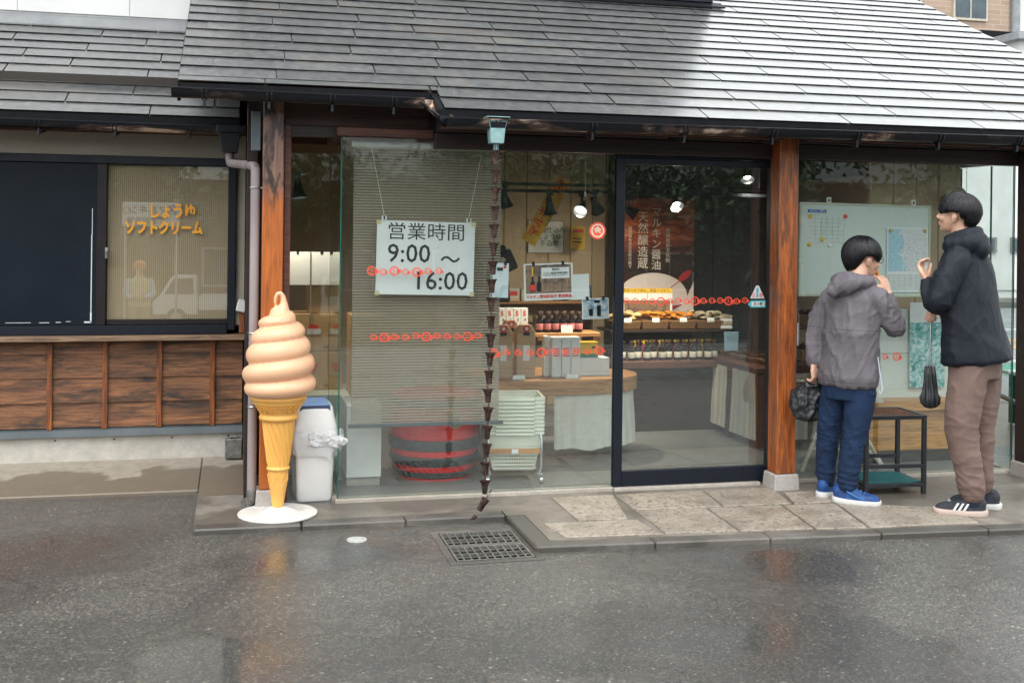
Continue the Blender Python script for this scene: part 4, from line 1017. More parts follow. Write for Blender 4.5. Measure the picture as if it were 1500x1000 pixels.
# ------------------------------------------------------------------ things behind the glass
def ribbed_blind():
    m, n, l, b = nodes_of('ribbed_blind')
    g = n.new('ShaderNodeNewGeometry'); sx = n.new('ShaderNodeSeparateXYZ'); l.new(g.outputs['Position'], sx.inputs[0])
    a = n.new('ShaderNodeMath'); a.operation = 'MULTIPLY'; a.inputs[1].default_value = 2 * PI / 0.0165; l.new(sx.outputs['Z'], a.inputs[0])
    c = n.new('ShaderNodeMath'); c.operation = 'SINE'; l.new(a.outputs[0], c.inputs[0])
    l.new(ramp(n, l, c.outputs[0], [(0.0, (0.35, 0.30, 0.225)), (0.6, (0.19, 0.16, 0.12))]), b.inputs['Base Color'])
    l.new(ramp(n, l, c.outputs[0], [(0.1, 0.78), (0.85, 0.22)]), b.inputs['Alpha']); b.inputs['Roughness'].default_value = 0.8
    return m
rb = empty('roller_blind', 'ribbed beige roller blind with grey bottom bar behind the hours sign', 'blind', (0, 0.10, 0))
box_obj('fabric', ribbed_blind(), 0.075, 0.955, -0.001, 0.001, 0.475, 2.09, rb)
box_obj('bottom_bar', M['bluegrey'], 0.06, 0.985, -0.008, 0.008, 0.452, 0.474, rb, 0.003)
MB().cyl((0.06, 0.0, 2.10), (0.975, 0.0, 2.10), 0.022, 14).build('roller', M['white_plastic'], rb, smooth=True)

# opening hours board
sg = empty('hours_sign', 'white opening hours board hung on strings behind the left pane', 'sign', (0.495, 0.045, 1.44))
sg.rotation_euler = (0, R(0.9), 0)
box_obj('board', M['paper'], -0.29, 0.29, 0, 0.006, -0.215, 0.215, sg, 0.004)
for body, sz, x, z, sx in (('営業時間', 0.108, 0.0, 0.148, 1.07), ('9:00', 0.15, -0.10, 0.022, 0.98), ('〜', 0.13, 0.145, -0.012, 0.95), ('16:00', 0.15, 0.09, -0.135, 0.98)):
    lettering(body, sz, M['ink'], sg, (x, -0.0012, z), sx=sx, off=0.0 if body[0] == '営' else 0.0012, ext=0.0004, space=1.02)
sp = MB()
for (x, xt) in ((-0.25, -0.335), (0.25, 0.32)):
    sp.cyl((x, 0.003, 0.245), (xt, 0.003, 0.64), 0.0012, 5); 
sp.build('string', M['white_plastic'], sg)
for x in (-0.25, 0.25):
    MB().box(-0.014, 0.014, -0.005, 0.008, 0, 0.03).box(-0.006, 0.006, -0.007, -0.005, 0.006, 0.03, 1).build('clip', [M['white_plastic'], M['ink']], sg, bevel=0.002, loc=(x, 0, 0.212))
for x in (-1, 1):
    for z in (-1, 1): MB().box(-0.013, 0.013, -0.002, 0.007, -0.013, 0.013).build('corner', pm('yellowed_corner', (0.62, 0.55, 0.30), rough=0.5), sg, loc=(x * 0.28, 0, z * 0.205))

# papers and posters hung behind the panes
def poster(name, label, x0, x1, z0, z1, yy, m, tilt=0.0, bits=(), cat='poster', hang=True):
    o = empty(name, label, cat, ((x0 + x1) / 2, yy, (z0 + z1) / 2)); o.rotation_euler = (0, tilt, 0)
    w, h = (x1 - x0) / 2, (z1 - z0) / 2
    sh = box_obj('sheet', m, -w, w, 0, 0.003, -h, h, o)
    for (a, b_, c, d_, mm) in bits:       # printed blocks in sheet coordinates -1..1
        box_obj('print', mm, a * w, b_ * w, -0.0012, -0.0004, c * h, d_ * h, o)
    if hang:
        mb = MB(); mb.box(-w * 0.6 - 0.008, -w * 0.6 + 0.008, -0.004, 0.006, h - 0.012, h + 0.012); mb.box(w * 0.6 - 0.008, w * 0.6 + 0.008, -0.004, 0.006, h - 0.012, h + 0.012); mb.build('clip', M['black_metal'], o)
    return o
def photo_mat(name, cols, sc=9, dist=1.5):
    m, n, l, b = nodes_of(name); v = coord(n, l, (1, 1, 1), False)
    f = nz(n, l, v, sc, 5, 0.6, dist); k = len(cols)
    l.new(ramp(n, l, f, [(0.28 + 0.46 * i / (k - 1), c) for i, c in enumerate(cols)]), b.inputs['Base Color']); b.inputs['Roughness'].default_value = 0.35
    return m
M['brownphoto'] = photo_mat('brown_photo', [(0.03, 0.02, 0.02), (0.14, 0.09, 0.07), (0.30, 0.19, 0.12), (0.10, 0.07, 0.06)], 12)
M['bluephoto'] = photo_mat('blue_photo', [(0.06, 0.10, 0.16), (0.16, 0.26, 0.36), (0.50, 0.55, 0.55), (0.10, 0.14, 0.2)], 10)
M['palebluepaper'] = photo_mat('pale_blue_paper', [(0.55, 0.66, 0.72), (0.68, 0.74, 0.76), (0.30, 0.46, 0.55)], 5)
M['yellow'] = pm('yellow_print', (0.80, 0.50, 0.03), rough=0.5)
M['green'] = pm('green_print', (0.05, 0.30, 0.16), rough=0.5)
p = poster('hanging_poster', 'brown photo poster with white speech panel hung behind the middle pane', 1.09, 1.395, 1.195, 1.415, 0.05, M['paper'], R(-2), [(-0.93, 0.93, -0.62, 0.93, M['brownphoto']), (-0.92, 0.92, -0.92, -0.66, M['paper'])])
box_obj('speech_panel', M['paper'], -0.045, 0.13, -0.003, -0.0016, 0.02, 0.085, p, 0.0)
lettering('限定品', 0.016, M['ink'], p, (0.045, -0.0042, 0.073)); lettering('マルキン醤油記念館の限定\nしぼりたて生しょうゆです', 0.013, M['ink'], p, (0.042, -0.0042, 0.045))
lettering('マルキン醤油記念館 限定商品', 0.0215, M['red'], p, (0.0, -0.0024, -0.088), off=0.0006)
for x in (-0.10, -0.06): MB().lathe([(0.0, 0), (0.014, 0.0), (0.014, 0.05), (0.006, 0.065), (0.006, 0.09), (0, 0.09)], n=10).build('bottle_print', M['darkpanel'], p, loc=(x, -0.0035, -0.055)).scale = (1, 0.12, 1)
box_obj('print', M['red'], -0.118, -0.082, -0.0062, -0.0056, -0.05, -0.015, p); box_obj('print', M['yellow'], -0.104, -0.096, -0.0035, -0.0025, 0.03, 0.09, p)
poster('paper_sheet', 'pale blue printed sheet hung beside the rain chain', 0.885, 0.995, 1.21, 1.415, 0.05, M['palebluepaper'], R(1), [(-0.3, 0.35, 0.55, 0.75, M['ink']), (0.4, 0.7, 0.7, 0.85, M['red'])])
poster('paper_sheet', 'plain white sheet half hidden behind the brown poster', 1.375, 1.505, 1.195, 1.35, 0.07, M['paper'], R(-3), [], hang=False)
q = poster('small_poster', 'small blue bottle poster at the right end of the middle pane', 1.455, 1.625, 1.08, 1.205, 0.05, M['paper'], R(-2), [(-0.94, 0.94, -0.92, 0.92, M['bluephoto']), (-0.1, 0.35, 0.55, 0.8, M['red']), (0.1, 0.4, -0.75, 0.3, M['darkpanel']), (-0.5, -0.2, -0.7, 0.0, M['paper'])])
pp = poster('paper_sheet', 'blank white sheet clipped up behind the corner recess glass', -0.245, 0.01, 1.24, 1.455, 0.975, M['paper'], 0, [])
MB().cyl((0, -0.006, 0.11), (0.004, -0.006, -0.38), 0.004, 6).build('cord', M['steel'], pp, loc=(0.005, 0, 0))

# cardboard cartons
M['carton'] = pm('cardboard', (0.52, 0.34, 0.16), (0.47, 0.30, 0.135), sc=5, rough=0.75, objvar=0.06)
M['cartonprint'] = pm('carton_print', (0.26, 0.165, 0.085), rough=0.7)
def carton(label, x0, x1, y0, y1, z0, z1, red=True, cat='carton'):
    o = empty('carton', label, cat, ((x0 + x1) / 2, (y0 + y1) / 2, z0), group='cartons behind the corner glass'); w, d_, h = (x1 - x0) / 2, (y1 - y0) / 2, z1 - z0
    box_obj('box', M['carton'], -w, w, -d_, d_, 0, h, o, 0.004)
    box_obj('tape', pm('packing_tape', (0.40, 0.25, 0.11), rough=0.3), -0.025, 0.025, -d_ + 0.0, d_, h + 0.0004, h + 0.001, o)
    for (a, b_, c, e) in ((0.35, 0.75, 0.08, 0.12), (0.35, 0.75, 0.145, 0.152), (0.52, 0.54, 0.35, 0.75), (0.62, 0.64, 0.35, 0.75)):
        box_obj('print', M['cartonprint'], a * w, b_ * w, -d_ - 0.0012, -d_ - 0.0003, c * h, e * h, o)
    if red: box_obj('label', M['red'], -0.03, 0.03, -d_ - 0.002, -d_ - 0.0005, -0.03, 0.03, o, loc=(-0.01, 0, h * 0.6), rot=(0, 0.35, 0))
    return o
carton('lower cardboard carton with red label in the corner recess', -0.26, 0.10, 1.0, 1.28, 0.552, 0.804)
c2 = carton('upper cardboard carton with red and white labels in the corner recess', -0.26, 0.095, 1.0, 1.28, 0.806, 1.052)
box_obj('label', M['paper'], -0.045, 0.045, -0.1435, -0.1412, 0.11, 0.145, c2)
carton('narrow brown carton standing behind the blank sheet', -0.12, 0.09, 1.02, 1.2, 1.054, 1.26, False)
carton('lower carton seen through the bay side pane', 0.13, 0.36, 0.62, 1.0, 0.552, 0.80, False); carton('upper carton seen through the bay side pane', 0.13, 0.35, 0.62, 1.0, 0.802, 1.06, False)
M['cab'] = pm('pale_green_cabinet', (0.66, 0.71, 0.66), (0.60, 0.65, 0.60), sc=3, rough=0.4)
cb1 = empty('low_cabinet', 'pale low cabinet under the cartons in the corner', 'cabinet', (0, 0, 0.06))
box_obj('carcass', M['cab'], -0.28, 0.29, 0.80, 1.3, 0, 0.49, cb1, 0.004); box_obj('door', M['white_plastic'], 0.075, 0.285, 0.34, 0.79, 0.05, 0.488, cb1, 0.004); box_obj('plinth', M['sill'], 0.08, 0.28, 0.36, 0.78, 0, 0.048, cb1)
# lamps on a clamp
def spotlight(label, x, y, z, aim, lit, beam=(-0.15, 0.75, -0.65), power=8.0, group=None):
    o = empty('spotlight', label, 'spotlight', (x, y, z), group=group)
    a = Vector(aim).normalized(); rot = a.to_track_quat('-Z', 'Y').to_euler()
    MB().box(-0.02, 0.02, -0.02, 0.02, 0.075, 0.12).bar((0, 0, 0.0), (0, 0, 0.09), 0.014, 0.014).build('bracket', M['black_metal'], o)
    hd = MB().lathe([(0.018, 0.07), (0.022, 0.05), (0.024, 0.02), (0.040, -0.035), (0.052, -0.06), (0.050, -0.06), (0.036, -0.03), (0.0, -0.01)], n=20, capt=True, capb=False).build('shade', M['black_metal'], o, smooth=True, rot=rot)
    MB().ball((0, 0, -0.034), (0.022, 0.022, 0.010), 14).build('bulb', emit('lit_bulb', (1.0, 0.93, 0.8), 60.0) if lit else M['white_plastic'], hd, smooth=True)
    if lit:
        ld = bpy.data.lights.new('spot', 'SPOT'); ld.energy = power; ld.color = (1.0, 0.86, 0.66); ld.spot_size = R(110); ld.spot_blend = 0.8; ld.shadow_soft_size = 0.04
        lo = bpy.data.objects.new('lamp_light', ld); C.objects.link(lo); lo.parent = o; lo.location = a * 0.075; lo.rotation_euler = Vector(beam).to_track_quat('-Z', 'Y').to_euler()
    return o
tr = empty('lighting_track', 'pair of black lighting tracks hanging across the shop', 'track', (0, 0, 0))
for (yy, z) in ((1.25, 1.93), (1.32, 1.885)):
    box_obj('rail', M['black_metal'], 1.0, 3.3, yy - 0.015, yy + 0.015, z, z + 0.022, tr)
for x in (1.1, 2.0, 3.2): MB().cyl((x, 1.25, 1.95), (x, 1.25, 2.46), 0.005, 6).build('hanger', M['black_metal'], tr)
gp = 'spotlights on the shop tracks'
spotlight('black spotlight at the left end of the track, unlit', 1.25, 1.25, 1.835, (0.3, 0.2, -1), False, group=gp)
spotlight('unlit bell spotlight in front of the yellow banner', 1.60, 1.32, 1.79, (0.15, 0.1, -1), False, group=gp)
spotlight('lit spotlight left of the door frame, facing the window', 1.84, 1.32, 1.785, (-0.45, -0.75, -0.55), True, beam=(-0.25, -0.15, -0.95), power=45, group=gp)
spotlight('unlit spotlight just right of the lit one beside the door', 1.92, 1.25, 1.80, (0.5, 0.5, -0.7), False, group=gp)
spotlight('lit spotlight seen edge-on behind the left door stile', 2.20, 1.32, 1.765, (0.75, -0.25, -0.45), True, power=45, group=gp)
spotlight('lit spotlight above the tall soy sauce poster', 2.53, 1.25, 1.84, (0.0, -0.75, -0.75), True, power=45, group=gp)
spotlight('lit ceiling spotlight high at the right of the door', 3.13, 1.32, 2.06, (-0.1, -0.55, -0.85), True, beam=(0.25, 0.2, -0.95), power=45, group=gp)
spotlight('lit clamp lamp hanging inside the corner recess', -0.205, 0.82, 1.86, (0.1, -0.1, -1), True, beam=(0.14, 0.16, -1), power=13)

# red barrel
br = empty('barrel', 'red barrel with black hoops on the shop floor under the blind', 'barrel', (0.66, 0.62, 0.06))
def hoopf(a, z, r): return 0.003 * math.cos(28 * a)
M['barrelred'] = pm('red_barrel', (0.78, 0.030, 0.028), (0.70, 0.02, 0.02), sc=7, rough=0.35)
M['hoop'] = pm('woven_black_hoop', (0.035, 0.042, 0.043), (0.07, 0.08, 0.08), sc=30, rough=0.4, stretch=(1, 1, 3), bmp=0.4, bsc=90)
pr_ = [(0.245, 0.0), (0.262, 0.06), (0.275, 0.14), (0.283, 0.24), (0.285, 0.32), (0.28, 0.42), (0.268, 0.52)]
MB().lathe(pr_, n=56, rf=hoopf).build('body', M['barrelred'], br, smooth=True)
for (z0, z1, r0, r1) in ((0.012, 0.055, 0.256, 0.27), (0.088, 0.15, 0.276, 0.285), (0.185, 0.255, 0.288, 0.293), (0.45, 0.50, 0.285, 0.278)):
    MB().lathe([(r0 - 0.012, z0), (r0, z0 + 0.004), ((r0 + r1) / 2 + 0.007, (z0 + z1) / 2), (r1, z1 - 0.004), (r1 - 0.012, z1)], n=56).build('hoop', M['hoop'], br, smooth=True)
em = MB().lathe([(0, 0), (0.055, 0), (0.055, 0.004), (0, 0.005)], n=28, capb=False, capt=False).build('emblem', pm('ochre_disc', (0.62, 0.50, 0.24), rough=0.5), br, loc=(0.08, -0.277, 0.385), rot=(PI / 2, 0, 0.28))
MB().lathe([(0.042, 0.005), (0.047, 0.005), (0.047, 0.0065), (0.042, 0.0065)], n=28, capb=False, capt=False).build('emblem_ring', M['ink'], br, loc=(0.08, -0.277, 0.385), rot=(PI / 2, 0, 0.28))
lettering('金', 0.06, M['ink'], br, (0.082, -0.2865, 0.385), (PI / 2, 0, 0.28), off=0.001)

# stack of shopping baskets on a trolley
M['basket'] = pm('ivory_plastic', (0.72, 0.735, 0.62), (0.66, 0.67, 0.56), sc=4, rough=0.4)
BX, BY = 1.115, 0.40
tl = empty('basket_trolley', 'chrome trolley on castors carrying the nested ivory baskets', 'trolley', (BX, BY, 0.06), rz=R(-8))
mb = MB()
for s in (-1, 1):
    mb.tube([(s * 0.15, -0.17, 0.055), (s * 0.165, -0.17, 0.10), (s * 0.165, -0.17, 0.27), (s * 0.16, -0.155, 0.30)], 0.008, 10); mb.tube([(s * 0.165, -0.17, 0.06), (s * 0.165, 0.17, 0.06)], 0.008, 8)
    mb.tube([(s * 0.165, 0.17, 0.06), (s * 0.165, 0.17, 0.27)], 0.008, 8)
mb.build('frame', M['steel'], tl, smooth=True)
box_obj('front_board', M['inwood'], -0.157, 0.157, -0.182, -0.170, 0.185, 0.215, tl, 0.002)
box_obj('tag', M['paper'], -0.02, 0.02, -0.185, -0.183, 0.187, 0.213, tl)
cst = MB(); cst.cyl((-0.009, 0, 0.022), (0.009, 0, 0.022), 0.022, 14); cst.box(-0.012, 0.012, -0.012, 0.012, 0.03, 0.056); cme = cst.mesh('castor', M['steel'], smooth=True)
for sx_ in (-1, 1):
    for sy_ in (-1, 1): link('castor', cme, tl, (sx_ * 0.165, sy_ * 0.17, 0.0))
def basket_mesh():
    mb = MB(); zt_, zb_ = 0.235, 0.0; wt, dt, wb, db = 0.175, 0.15, 0.125, 0.11
    def lerp(z): t = z / zt_; return wb + (wt - wb) * t, db + (dt - db) * t
    for z in (0.008, 0.03, 0.052, 0.074, 0.096, 0.118, 0.14):
        w, d_ = lerp(z); t = 0.006; h = 0.0055
        for s in (-1, 1): mb.box(-w, w, s * d_ - 0.0025, s * d_ + 0.0025, z - h, z + h); mb.box(s * w - 0.0025, s * w + 0.0025, -d_ + 0.003, d_ - 0.003, z - h, z + h)
    for i in range(19):
        u = -1 + 2 * i / 18
        for s in (-1, 1):
            mb.bar((u * wb, s * db, 0.0), (u * (wb + (wt - wb) * 0.66), s * (db + (dt - db) * 0.66), 0.155), 0.0075, 0.0042)
            mb.bar((s * wb, u * db, 0.0), (s * (wb + (wt - wb) * 0.66), u * (db + (dt - db) * 0.66), 0.155), 0.0042, 0.0075)
    w0, d0 = lerp(0.147); w1, d1 = lerp(zt_)
    for (a, b_) in ((w0, d0),):
        for s in (-1, 1):
            mb.hexa([(-w0, s * d0 - 0.003, 0.147), (w0, s * d0 - 0.003, 0.147), (w0, s * d0 + 0.003, 0.147), (-w0, s * d0 + 0.003, 0.147), (-w1, s * d1 - 0.003, zt_), (w1, s * d1 - 0.003, zt_), (w1, s * d1 + 0.003, zt_), (-w1, s * d1 + 0.003, zt_)])
            mb.hexa([(s * w0 - 0.003, -d0 + .004, 0.147), (s * w0 + 0.003, -d0 + .004, 0.147), (s * w0 + 0.003, d0 - .004, 0.147), (s * w0 - 0.003, d0 - .004, 0.147), (s * w1 - 0.003, -d1 + .004, zt_), (s * w1 + 0.003, -d1 + .004, zt_), (s * w1 + 0.003, d1 - .004, zt_), (s * w1 - 0.003, d1 - .004, zt_)])
    for s in (-1, 1):
        mb.box(-wt - 0.008, wt + 0.008, s * dt - 0.008, s * dt + 0.008, zt_ - 0.012, zt_ + 0.004); mb.box(s * wt - 0.008, s * wt + 0.008, -dt + 0.009, dt - 0.009, zt_ - 0.012, zt_ + 0.004)
    mb.box(-wb, wb, -db, db, -0.004, 0.0)
    return mb.mesh('basket', M['basket'])
BKM = basket_mesh()
hnd = MB().tube([(-0.12, -0.158, 0.232), (-0.118, -0.165, 0.222), (0.118, -0.165, 0.222), (0.12, -0.158, 0.232)], 0.005, 8).mesh('handle', M['basket'], smooth=True)
onames = ['bottom', 'second lowest', 'third lowest', 'fourth lowest', 'fifth lowest', 'sixth lowest', 'fourth highest', 'third highest', 'second highest', 'topmost']
for i in range(10):
    o = link('shopping_basket', BKM, None, (BX, BY, 0.06 + 0.075 + i * 0.0235), (0, 0, R(-8) + random.uniform(-0.008, 0.008)))
    tag(o, onames[i] + ' ivory basket of the nested stack on the trolley', 'basket', 'nested shopping baskets')
    link('handle', hnd, o)

# long curved table with a cloth skirt
tbl = empty('display_table', 'curved wooden display table with white cloth skirt left of the door', 'table', (0, 0, 0.06))
def curve_y(x): return 0.76 + 0.02 * (x - 1.4) + (0.33 * max(0, x - 1.55) ** 2 if x < 2.28 else 9)
xs_ = [0.98 + 0.05 * i for i in range(25)]
front = [(x, 0.76 + 0.26 * max(0, x - 1.45) ** 1.8) for x in xs_]
front = [(x, 0.76) for x in (0.98, 1.2, 1.45)] + [(1.72 + 0.47 * math.sin(a), 1.13 - 0.37 * math.cos(a)) for a in [PI * (i - 5) / 22 for i in range(5, 20)]]
back = [(1.75, 1.48), (0.98, 1.48)]
MB().prism(front + back, 'z', 0.455, 0.555).build('top', M['inwood'], tbl, bevel=0.004)
M['cloth'] = pm('cream_cloth', (0.68, 0.66, 0.58), (0.62, 0.60, 0.52), sc=20, rough=0.85, bmp=0.1, bsc=300)
def skirt(parent, path, z0, z1, amp=0.010, m='cloth', name='skirt', hem=0.0):
    mb = MB(); L = [0]
    for a, b_ in zip(path, path[1:]): L.append(L[-1] + math.dist(a, b_))
    n = max(12, int(L[-1] / 0.008)); v = []; f_ = []
    rows_ = 8
    for i in range(n + 1):
        s = L[-1] * i / n; k_ = max(0, min(len(path) - 2, next((j for j in range(len(L) - 1) if L[j + 1] >= s - 1e-9), 0)))
        t = (s - L[k_]) / max(1e-9, L[k_ + 1] - L[k_]); a, b_ = Vector(path[k_]), Vector(path[k_ + 1]); p_ = a.lerp(b_, t); nn_ = Vector((b_.y - a.y, -(b_.x - a.x))).normalized()
        for r_ in range(rows_ + 1):
            u = r_ / rows_; ph = s * 85 + 1.5 * math.sin(s * 17); o_ = amp * (0.25 + 0.75 * u) * (math.sin(ph) * 0.6 + 0.8 * noise.noise(Vector((s * 14, u * 1.5, z0))))
            z = z1 + (z0 - z1) * u + (hem * noise.noise(Vector((s * 6, 4, 0))) if r_ == rows_ else 0)
            v.append((p_.x + nn_.x * (o_ + 0.02 * u), p_.y + nn_.y * (o_ + 0.02 * u), z))
    for i in range(n):
        for r_ in range(rows_): a = i * (rows_ + 1) + r_; f_.append((a, a + rows_ + 1, a + rows_ + 2, a + 1))
    mb.add(v, f_); return mb.build(name, M[m], parent, smooth='all')
skirt(tbl, [(1.50, 0.80)] + [(1.72 + (p_[0] - 1.72) * 0.94, 1.13 + (p_[1] - 1.13) * 0.93) for p_ in front if p_[0] > 1.55], 0.09, 0.454, hem=0.03)
MB().box(-0.03, 0.03, -0.03, 0.03, 0, 0.454).build('leg', M['inwood'], tbl, loc=(1.05, 1.40, 0)); MB().box(-0.03, 0.03, -0.03, 0.03, 0, 0.454).build('leg', M['inwood'], tbl, loc=(1.95, 1.38, 0))
TZ = 0.616
# kraft bags with round red seals
M['kraft'] = pm('kraft_paper', (0.50, 0.345, 0.205), (0.46, 0.31, 0.18), sc=6, rough=0.7, objvar=0.05)
def kraft(label, x, y, w=0.13, h=0.36):
    o = empty('kraft_bag', label, 'bag', (x, y, TZ), rz=random.uniform(-0.08, 0.08), group='tall kraft bottle bags')
    a = w / 2
    MB().hexa([(-a, -0.045, 0), (a, -0.045, 0), (a, 0.045, 0), (-a, 0.045, 0), (-a, -0.04, h * 0.86), (a, -0.04, h * 0.86), (a, 0.03, h * 0.86), (-a, 0.03, h * 0.86)]).hexa([(-a, -0.04, h * 0.861), (a, -0.04, h * 0.861), (a, 0.03, h * 0.861), (-a, 0.03, h * 0.861), (-a * 0.6, -0.02, h), (a * 0.6, -0.02, h), (a * 0.6, 0.01, h), (-a * 0.6, 0.01, h)]).build('bag', M['kraft'], o, bevel=0.004)
    box_obj('label', M['paper'], -a * 0.35, a * 0.35, -0.0475, -0.0465, h * 0.33, h * 0.62, o)
    MB().lathe([(0, 0), (0.024, 0), (0.024, 0.004), (0, 0.005)], n=20, capb=False, capt=False).build('seal', M['red'], o, loc=(0, -0.042, h * 0.93), rot=(PI / 2, 0, 0)); MB().lathe([(0, 0.005), (0.012, 0.005), (0.012, 0.0065), (0, 0.007)], n=16, capb=False, capt=False).build('seal_centre', M['paper'], o, loc=(0, -0.042, h * 0.93), rot=(PI / 2, 0, 0))
    box_obj('slot', M['darkpanel'], -0.022, 0.022, -0.0445, -0.043, h * 0.80, h * 0.86, o)
kraft('kraft bottle bag with red seal nearest the rain chain', 1.165, 0.93); kraft('right-hand kraft bottle bag with red seal beside the white boxes', 1.325, 0.93); kraft('kraft bag standing behind the two front bags', 1.25, 1.06, 0.12, 0.38)
# tall white gift boxes
def gift(label, x, y, w, h, d_=0.09):
    o = empty('gift_box', label, 'box', (x, y, TZ), rz=random.uniform(-0.02, 0.02), group='tall white gift boxes')
    box_obj('box', M['paper'], -w / 2, w / 2, -d_ / 2, d_ / 2, 0, h, o, 0.003)
    for i in range(4): box_obj('print', M['red'], -w * 0.34, w * 0.34, -d_ / 2 - 0.001, -d_ / 2 - 0.0002, h * (0.52 + 0.06 * i), h * (0.55 + 0.06 * i), o)
for i, nm in enumerate(('left', 'middle', 'right')): gift(nm + ' one of the three tall white gift boxes with red print', 1.545 + i * 0.068, 0.95, 0.064, 0.272)
gift('narrow white gift box standing behind left of the three', 1.488, 0.99, 0.035, 0.275, 0.06)
yb = empty('yellow_box', 'small yellow box with green base on the white carton', 'box', (1.80, 1.02, TZ + 0.125)); box_obj('box', M['yellow'], -0.065, 0.065, -0.04, 0.04, 0.022, 0.105, yb, 0.003); box_obj('base', M['green'], -0.066, 0.066, -0.041, 0.041, 0, 0.0215, yb)
box_obj('print', M['ink'], 0.02, 0.045, -0.0412, -0.0404, 0.06, 0.075, yb)
wb = empty('white_carton', 'plain low white carton at the right of the gift boxes', 'carton', (1.83, 1.02, TZ)); box_obj('lower_tray', M['paper'], -0.115, 0.115, -0.07, 0.07, 0, 0.03, wb, 0.002); box_obj('box', M['paper'], -0.11, 0.11, -0.065, 0.065, 0.0305, 0.123, wb, 0.003)
for lab, x in (('small clear price stand in front of the kraft bags', 1.26), ('small clear price stand in front of the white gift boxes', 1.63)):
    o = MB().hexa([(-0.045, -0.02, 0), (0.045, -0.02, 0), (0.045, 0.02, 0), (-0.045, 0.02, 0), (-0.04, -0.012, 0.03), (0.04, -0.012, 0.03), (0.04, 0.0, 0.03), (-0.04, 0.0, 0.03)]).build('price_stand', pm('milky_acrylic', (0.75, 0.80, 0.78), rough=0.2), loc=(x, 0.83, TZ), bevel=0.002)
    tag(o, lab, 'price stand')
# wall shelf and bottles
sh = empty('wall_shelf', 'orange wooden shelf carrying the pink-labelled bottles', 'shelf', (1.80, 1.62, 0.83)); box_obj('board', M['inwood'], -0.30, 0.26, -0.1, 0.14, 0, 0.03, sh, 0.003); box_obj('bracket', M['soffit'], 0.19, 0.22, -0.05, 0.14, -0.15, -0.001, sh); box_obj('bracket', M['soffit'], -0.24, -0.21, -0.05, 0.14, -0.15, -0.001, sh)
M['sauce'] = pm('dark_sauce_glass', (0.012, 0.008, 0.010), rough=0.12); M['pinklabel'] = pm('pink_label', (0.55, 0.20, 0.21), (0.5, 0.17, 0.18), rough=0.6); M['whitelabel'] = pm('white_label', (0.62, 0.60, 0.52), rough=0.6)
def bottle_tree(lbl):
    o = empty('sauce_bottle', 'x', 'bottle')
    MB().lathe([(0.0, 0), (0.027, 0.0), (0.029, 0.006), (0.029, 0.085), (0.026, 0.098), (0.014, 0.112), (0.013, 0.125), (0, 0.125)], n=18, capb=False, capt=False).build('glass', M['sauce'], o, smooth=True)
    MB().lathe([(0.0292, 0.022), (0.0296, 0.023), (0.0296, 0.066), (0.0292, 0.067)], n=18, capb=False, capt=False).build('label', lbl, o, smooth=True)
    MB().lathe([(0.017, 0.125), (0.018, 0.127), (0.018, 0.150), (0.016, 0.153), (0, 0.153)], n=14, capt=False).build('cap', M['soffit'], o, smooth=True)
    return o
ORD = ['first', 'second', 'third', 'fourth', 'fifth', 'sixth', 'seventh', 'eighth', 'ninth', 'tenth', 'eleventh', 'twelfth', 'thirteenth', 'fourteenth', 'fifteenth', 'sixteenth']
b0 = bottle_tree(M['pinklabel'])
for i in range(6):
    o = b0 if i == 0 else copy_tree(b0)
    o.location = (1.60 + i * 0.061, 1.57, 0.8605); tag(o, ORD[i] + ' from the left in the pink-labelled bottle row on the shelf', 'bottle', 'pink-labelled bottles on the shelf')
for i in range(5):
    o = copy_tree(b0); o.location = (1.63 + i * 0.061, 1.64, 0.8605); tag(o, 'rear row bottle on the shelf, ' + ORD[i] + ' from the left', 'bottle', 'rear bottles on the shelf')
ps = MB().box(-0.045, 0.045, -0.002, 0.002, 0, 0.055).build('price_card', M['paper'], loc=(1.80, 1.525, 0.861), rot=(-0.12, 0, 0)); tag(ps, 'white price card leaning on the shelf bottles', 'card')
# white numbered cartons on an upper shelf
sh2 = empty('side_shelf', 'narrow board behind the kraft bags holding white cartons', 'shelf', (1.40, 1.62, 0.88)); box_obj('board', M['inwood'], -0.2, 0.1, -0.1, 0.14, 0, 0.025, sh2, 0.003); box_obj('upright', M['soffit'], -0.19, -0.16, -0.05, 0.14, -0.82, -0.001, sh2)
for i in range(4):
    o = empty('numbered_carton', ORD[i] + ' from the left of four white cartons with a red figure', 'carton', (1.315 + i * 0.056, 1.60, 0.906), group='white cartons with red figures')
    box_obj('box', M['paper'], -0.0265, 0.0265, -0.04, 0.04, 0, 0.135, o, 0.002); lettering('5', 0.05, M['red'], o, (0, -0.041, 0.095), off=0.001); lettering('4', 0.03, M['ink'], o, (0.006, -0.041, 0.05))
tee = empty('hanging_shirt', 'dark navy shirt hung on the back wall behind the papers', 'shirt', (1.30, 1.95, 1.36)); MB().hexa([(-0.17, -0.02, -0.3), (0.17, -0.02, -0.3), (0.17, 0.03, -0.3), (-0.17, 0.03, -0.3), (-0.13, -0.01, 0.14), (0.13, -0.01, 0.14), (0.13, 0.02, 0.14), (-0.13, 0.02, 0.14)]).build('torso', pm('navy_cotton', (0.012, 0.014, 0.022), rough=0.9), tee, bevel=0.02)
for s in (-1, 1): MB().bar((s * 0.10, 0, 0.09), (s * 0.17, 0, -0.06), 0.05, 0.13).build('sleeve', MATS['navy_cotton'], tee, bevel=0.012)
lettering('金', 0.05, M['paper'], tee, (0.10, -0.026, 0.02))
